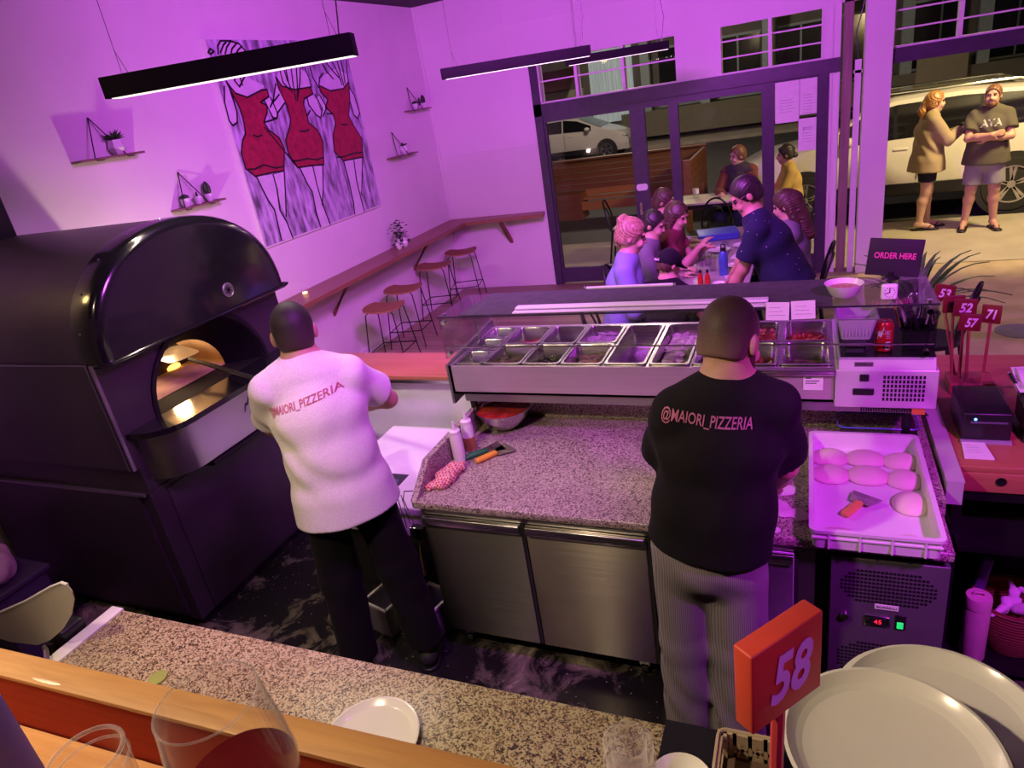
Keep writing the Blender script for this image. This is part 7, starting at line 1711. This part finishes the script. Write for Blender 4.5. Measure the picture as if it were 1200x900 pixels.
# cook in white at the oven
a1 = math.atan2(.78, -.63)
J = standing(-1.86, 2.03, a1, 1.085, hup=.112, lean=.04, side=-.03, shw=.155, hyaw=.05, hpitch=-.22, whands=[(-2.30, 2.30, 1.24), (-2.02, 2.36, 1.235)], welb=[(-2.15, 1.75, .95), (-1.50, 2.35, 1.30)], headfwd=.05, feet={'L': (-.02, -.13, -.3), 'R': (-.08, .17, .3)}, hd=[(-.5, .6, -.1), (-.75, .3, 0)])
person('person in a white T-shirt lettered in red, working a peel at the oven mouth', J, SKIN2, .0065, .96, 1.05,
    (trousers(cloth_mat('black_twill', (.004, .0035, .0045)), 'trousers', .018, .97, .008, .007, 2.3, loose=1.3),
     shirt(WHITET, 't_shirt', .022, .70, .12, .0075, .007, .030, .9, ('@MAIORI_PIZZERIA', .046, (-1.855, 1.95, 1.457), Vector((.42, 0, .088)), M_redt, .265), 1.8),
     shoes(mat('black_shoe', (.02, .02, .022), .6), M_blk)), hair_cap(fade_mat('faded_black_hair', (.012, .008, .008), (.05, .03, .026)), .004, .0, -.05, res=.005, noise=.0), curl=(1.25, 1.25), palms=[(.5, .4, -.6), (.3, .6, -.6)])
pz = thing('pizza_peel', 'long dark pizza peel reaching into the glowing oven mouth', 'peel', (-1.95, 2.375, 1.20))
d = Vector((-1.50, .338, .15)); u = d.normalized(); sd_ = u.cross(Vector((0, 0, 1))).normalized()
obj('peel_handle', B().tube([(0, 0, 0), d*.9], .013, 8), mat('dark_peel_metal', (.025, .022, .024), .4, .5), pz)
obj('peel_blade', B().prism(rrect(-.10, -.13, .10, .13, .05), .004, d, sd_, u), M_steeld, pz)

# diners inside
PB = cloth_mat('periwinkle_knit', (.26, .30, .58)); GREYT = cloth_mat('grey_lilac_cotton', (.20, .18, .24)); DENIM = cloth_mat('dark_denim', (.035, .045, .085)); PLUM = cloth_mat('plum_cotton', (.22, .04, .07)); MAUVE = cloth_mat('white_blouse', (.72, .68, .72))
basic = lambda m, seed, sl=1.9: (trousers(DENIM, seed=seed, res=.011), shirt(m, 'top', .020, sl, .02, .010, .006, .0, seed), shoes(mat('dark_shoe', (.03, .025, .03), .6)))
person('woman with a blond bun in a periwinkle blue top at the dining table', seated(-1.38, 5.20, .12, 1.08, seat=.49, lean=.16, hyaw=.10, hpitch=-.25, side=0), SKIN, .009, .98, 1.08, basic(PB, .4),
    hair_cap(H_blond, .016, .01, -.03, extra=[((0, -.075, .085), (0, -.085, .095), .038, .036), ((.02, -.09, .10), (-.02, -.07, .115), .024, .026), ((0, -.07, -.02), (0, -.075, -.07), .04, .03)], noise=.003), female=True)
person('diner with short dark hair in grey beside the woman with the bun', seated(-1.40, 6.05, .05, 1.0, lean=.22, hyaw=-.15, hpitch=-.3), SKIN, .010, .95, 1.0, basic(GREYT, .8), hair_cap(H_dark, .014, .01, -.05))
person('woman with long brown hair in plum at the dining table', seated(-1.30, 6.52, -.12, .98, lean=.30, hyaw=-.2, hpitch=-.35, hands=[(.42, -.03, .86), (.40, .06, .90)]), SKIN, .010, .95, .98, basic(PLUM, 1.1, .5),
    hair_cap(H_brown, .018, .015, -.10, extra=[((-.05, -.055, .02), (-.07, -.06, -.20), .05, .04), ((.05, -.055, .02), (.07, -.06, -.20), .05, .04), ((0, -.075, .03), (0, -.09, -.24), .06, .045), ((.068, .0, .03), (.078, .0, -.12), .028, .024)], noise=.003), female=True)
person('farthest diner on the left of the table in a white top', seated(-1.46, 7.15, .0, 1.0, lean=.15, hpitch=-.3), SKIN, .011, .9, 1.0, basic(MAUVE, 1.6), hair_cap(H_brown, .018, .01, -.1, extra=[((0, -.07, 0), (0, -.08, -.14), .055, .04)]), female=True)
def cap(o, A, H, HM, s):
    S = Solid(); S.ell(H(0, -.008, .030), np.array((.093, .112, .100))*s, HM, k=.01, clip=[(H(0, 0, -.01), -HM[2])])
    S.flat(H(0, .08, .005), H(0, .165, -.012), HM[0], (.075*s, .010*s), (.055*s, .008*s), k=.015); S.ell(H(0, -.01, .132), (.010, .010, .006), k=.008)
    c = solid_obj('baseball_cap', S.build(.006), cloth_mat('black_cap_cloth', (.010, .009, .014)), o)
    bv = H(-.015, -.122, .022); b = B(); b.text('brim.86', .026, bv, HM[0], HM[2], .002, bold=.02, width=.055); obj('cap_lettering', b, M_white, c, world=True)
person('child in a black cap at the near end of the dining table', seated(-.95, 4.74, 1.15, .88, seat=.50, lean=.18, hyaw=-.35, hpitch=-.35), SKIN, .009, .95, .86, basic(BLACKT, 2.0, .6), also(hair_cap(H_brown, .008, .0, -.05), cap))
def specs(o, A, H, HM, s):
    b = B()
    for sd in (-1, 1):
        b.tube([H(sd*.034+.023*math.cos(2*PI*i/16), .108, .006+.017*math.sin(2*PI*i/16)) for i in range(16)], .0022, 5, closed=True)
        b.tube([H(sd*.057, .107, .010), H(sd*.077, .05, .012), H(sd*.082, -.01, .008), H(sd*.080, -.03, -.015)], .0022, 5)
    b.tube([H(-.011, .109, .008), H(0, .112, .011), H(.011, .109, .008)], .002, 5)
    obj('spectacles', b, M_blk, o, world=True)
person('man with glasses in a navy flecked T-shirt leaning over the dining table', standing(-.10, 5.02, PI-.02, 1.02, lean=.44, shw=.165, hyaw=.2, hpitch=-.55, whands=[(-.56, 4.96, .80), (-.58, 5.42, .80)], welb=[(-.15, 4.7, .95), (-.25, 5.5, .95)], headfwd=.05), SKIN2, .008, 1.12, 1.05,
    (trousers(DENIM, seed=.3, res=.011), shirt(NAVYT, 't_shirt', .022, .72, .03, .009, .006, .006, .6), shoes(mat('dark_shoe', (.03, .025, .03)))), also(hair_cap(H_dark, .009, .0, -.045, noise=.001), specs))
person('woman with long dark brown hair behind the man in navy', seated(-.06, 6.40, PI, 1.0, lean=.12, hyaw=-.2, hpitch=-.3), SKIN, .011, .95, 1.0, basic(GREYT, 2.6),
    hair_cap(H_brown, .02, .012, -.12, extra=[((0, -.08, .02), (0, -.11, -.30), .075, .055), ((.06, -.04, 0), (.08, -.05, -.24), .04, .03), ((-.06, -.04, 0), (-.08, -.05, -.24), .04, .03)], noise=.003), female=True)
# diners outside
person('outdoor diner in a brown jacket and scarf looking left, behind the glass', seated(-.86, 10.30, -PI/2-.25, 1.0, lean=.06, hyaw=-.75, hpitch=-.1), SKIN, .010, 1.0, 1.0,
    (trousers(DENIM, seed=.3, res=.012), shirt(cloth_mat('brown_jacket', (.20, .07, .04)), 'jacket', .03, 1.95, .02, .011, .006, .0, 3.1), shirt(cloth_mat('dark_vest', (.06, .05, .06)), 'vest', .038, .12, .0, .012, .004, .0, 3.4), shoes(mat('dark_shoe', (.03, .025, .03)))), hair_cap(H_ging, .02, .012, -.05))
person('outdoor diner with a dark bun in a yellow cardigan, seen through the narrow door', seated(-.16, 9.92, PI+.1, .98, lean=.12, hpitch=-.1), SKIN2, .010, .95, .98,
    (trousers(DENIM, seed=.7, res=.012), shirt(cloth_mat('yellow_knit', (.56, .38, .10)), 'cardigan', .026, 1.95, .02, .011, .006, .0, 3.7), shoes(mat('dark_shoe', (.03, .025, .03)))), hair_cap(H_dark, .016, .01, -.04, extra=[((0, -.10, -.02), (0, -.125, -.035), .035, .034), ((0, -.07, .06), (0, -.11, .05), .03, .02)]), female=True)
# standing couple on the pavement
J = standing(1.42, 10.42, .10, .985, lean=.02, hyaw=.05, hpitch=-.02, hands=[(.36, -.02, 1.20), (.34, .05, 1.22)], elb=[(-.1, -.5, .95), (-.1, .5, .95)], stance=.07, feet={'L': (.10, -.06, -.2), 'R': (-.02, .08, .15)})
person('woman with copper hair in a beige cardigan and dark shorts standing beside the SUV', J, SKIN, .0085, 1.22, .985,
    (trousers(cloth_mat('dark_shorts', (.018, .018, .028)), 'shorts', .018, .33, .010, .004, 1.0), shirt(cloth_mat('beige_cardigan', (.36, .28, .16)), 'cardigan', .030, 1.9, .15, .010, .010, .03, 4.1), thongs(M_blk)),
    hair_cap(H_red, .020, .015, -.05, extra=[((0, -.10, .0), (0, -.14, -.10), .042, .05), ((0, -.14, -.10), (0, -.14, -.17), .045, .018), ((0, -.08, .05), (0, -.12, .0), .04, .035)], noise=.003), female=True)
J = standing(2.02, 10.22, -PI/2-.08, .99, lean=-.01, hyaw=-.25, hpitch=.08, hands=[(.22, .02, 1.13), (.26, .0, 1.17)], elb=[(.10, -.45, 1.0), (.10, .45, 1.0)], stance=.155, hd=[(-.8, .1, .15), (.8, .1, .1)])
def tprint(o, A, H, HM, s, fat):
    c = A['chest']+(A['neck']-A['chest'])*.22; f = N3(np.cross(np.array((0, 0, 1.0)), A['shR']-A['shL'])); w = N3(A['shR']-A['shL'])
    par = [ch for ch in o.children if ch.name.startswith('t_shirt')][0]; org = np.array(wloc(o)); me = par.data
    bv = BVHTree.FromPolygons([tuple(np.array(v.co)+org) for v in me.vertices], [tuple(p.vertices) for p in me.polygons])
    def warp(v):
        h_ = bv.ray_cast(Vector(v)+Vector(f)*.5, -Vector(f)); return tuple(h_[0]+Vector(f)*.004) if h_[0] is not None else tuple(v)
    b = B(); b.text('AVA', .115, c, Vector(-w), (0, 0, 1), .001, bold=.03, width=.22, warp=warp); obj('printed_lettering', b, M_white, par, world=True, weld=False, sharp=0)
person('bearded man with crossed arms in an olive T-shirt and grey shorts', J, SKIN2, .0085, 1.22, .99,
    (trousers(cloth_mat('grey_shorts', (.26, .25, .27)), 'shorts', .018, .42, .010, .004, 1.4, loose=1.5), shirt(cloth_mat('olive_cotton', (.10, .09, .06)), 't_shirt', .026, .68, .10, .010, .008, .012, 4.7), tprint, thongs(M_blk)),
    also(hair_cap(H_ging, .012, .005, -.05), beard(H_ging)), palms=[(0, 1, 0), (0, 1, 0)])
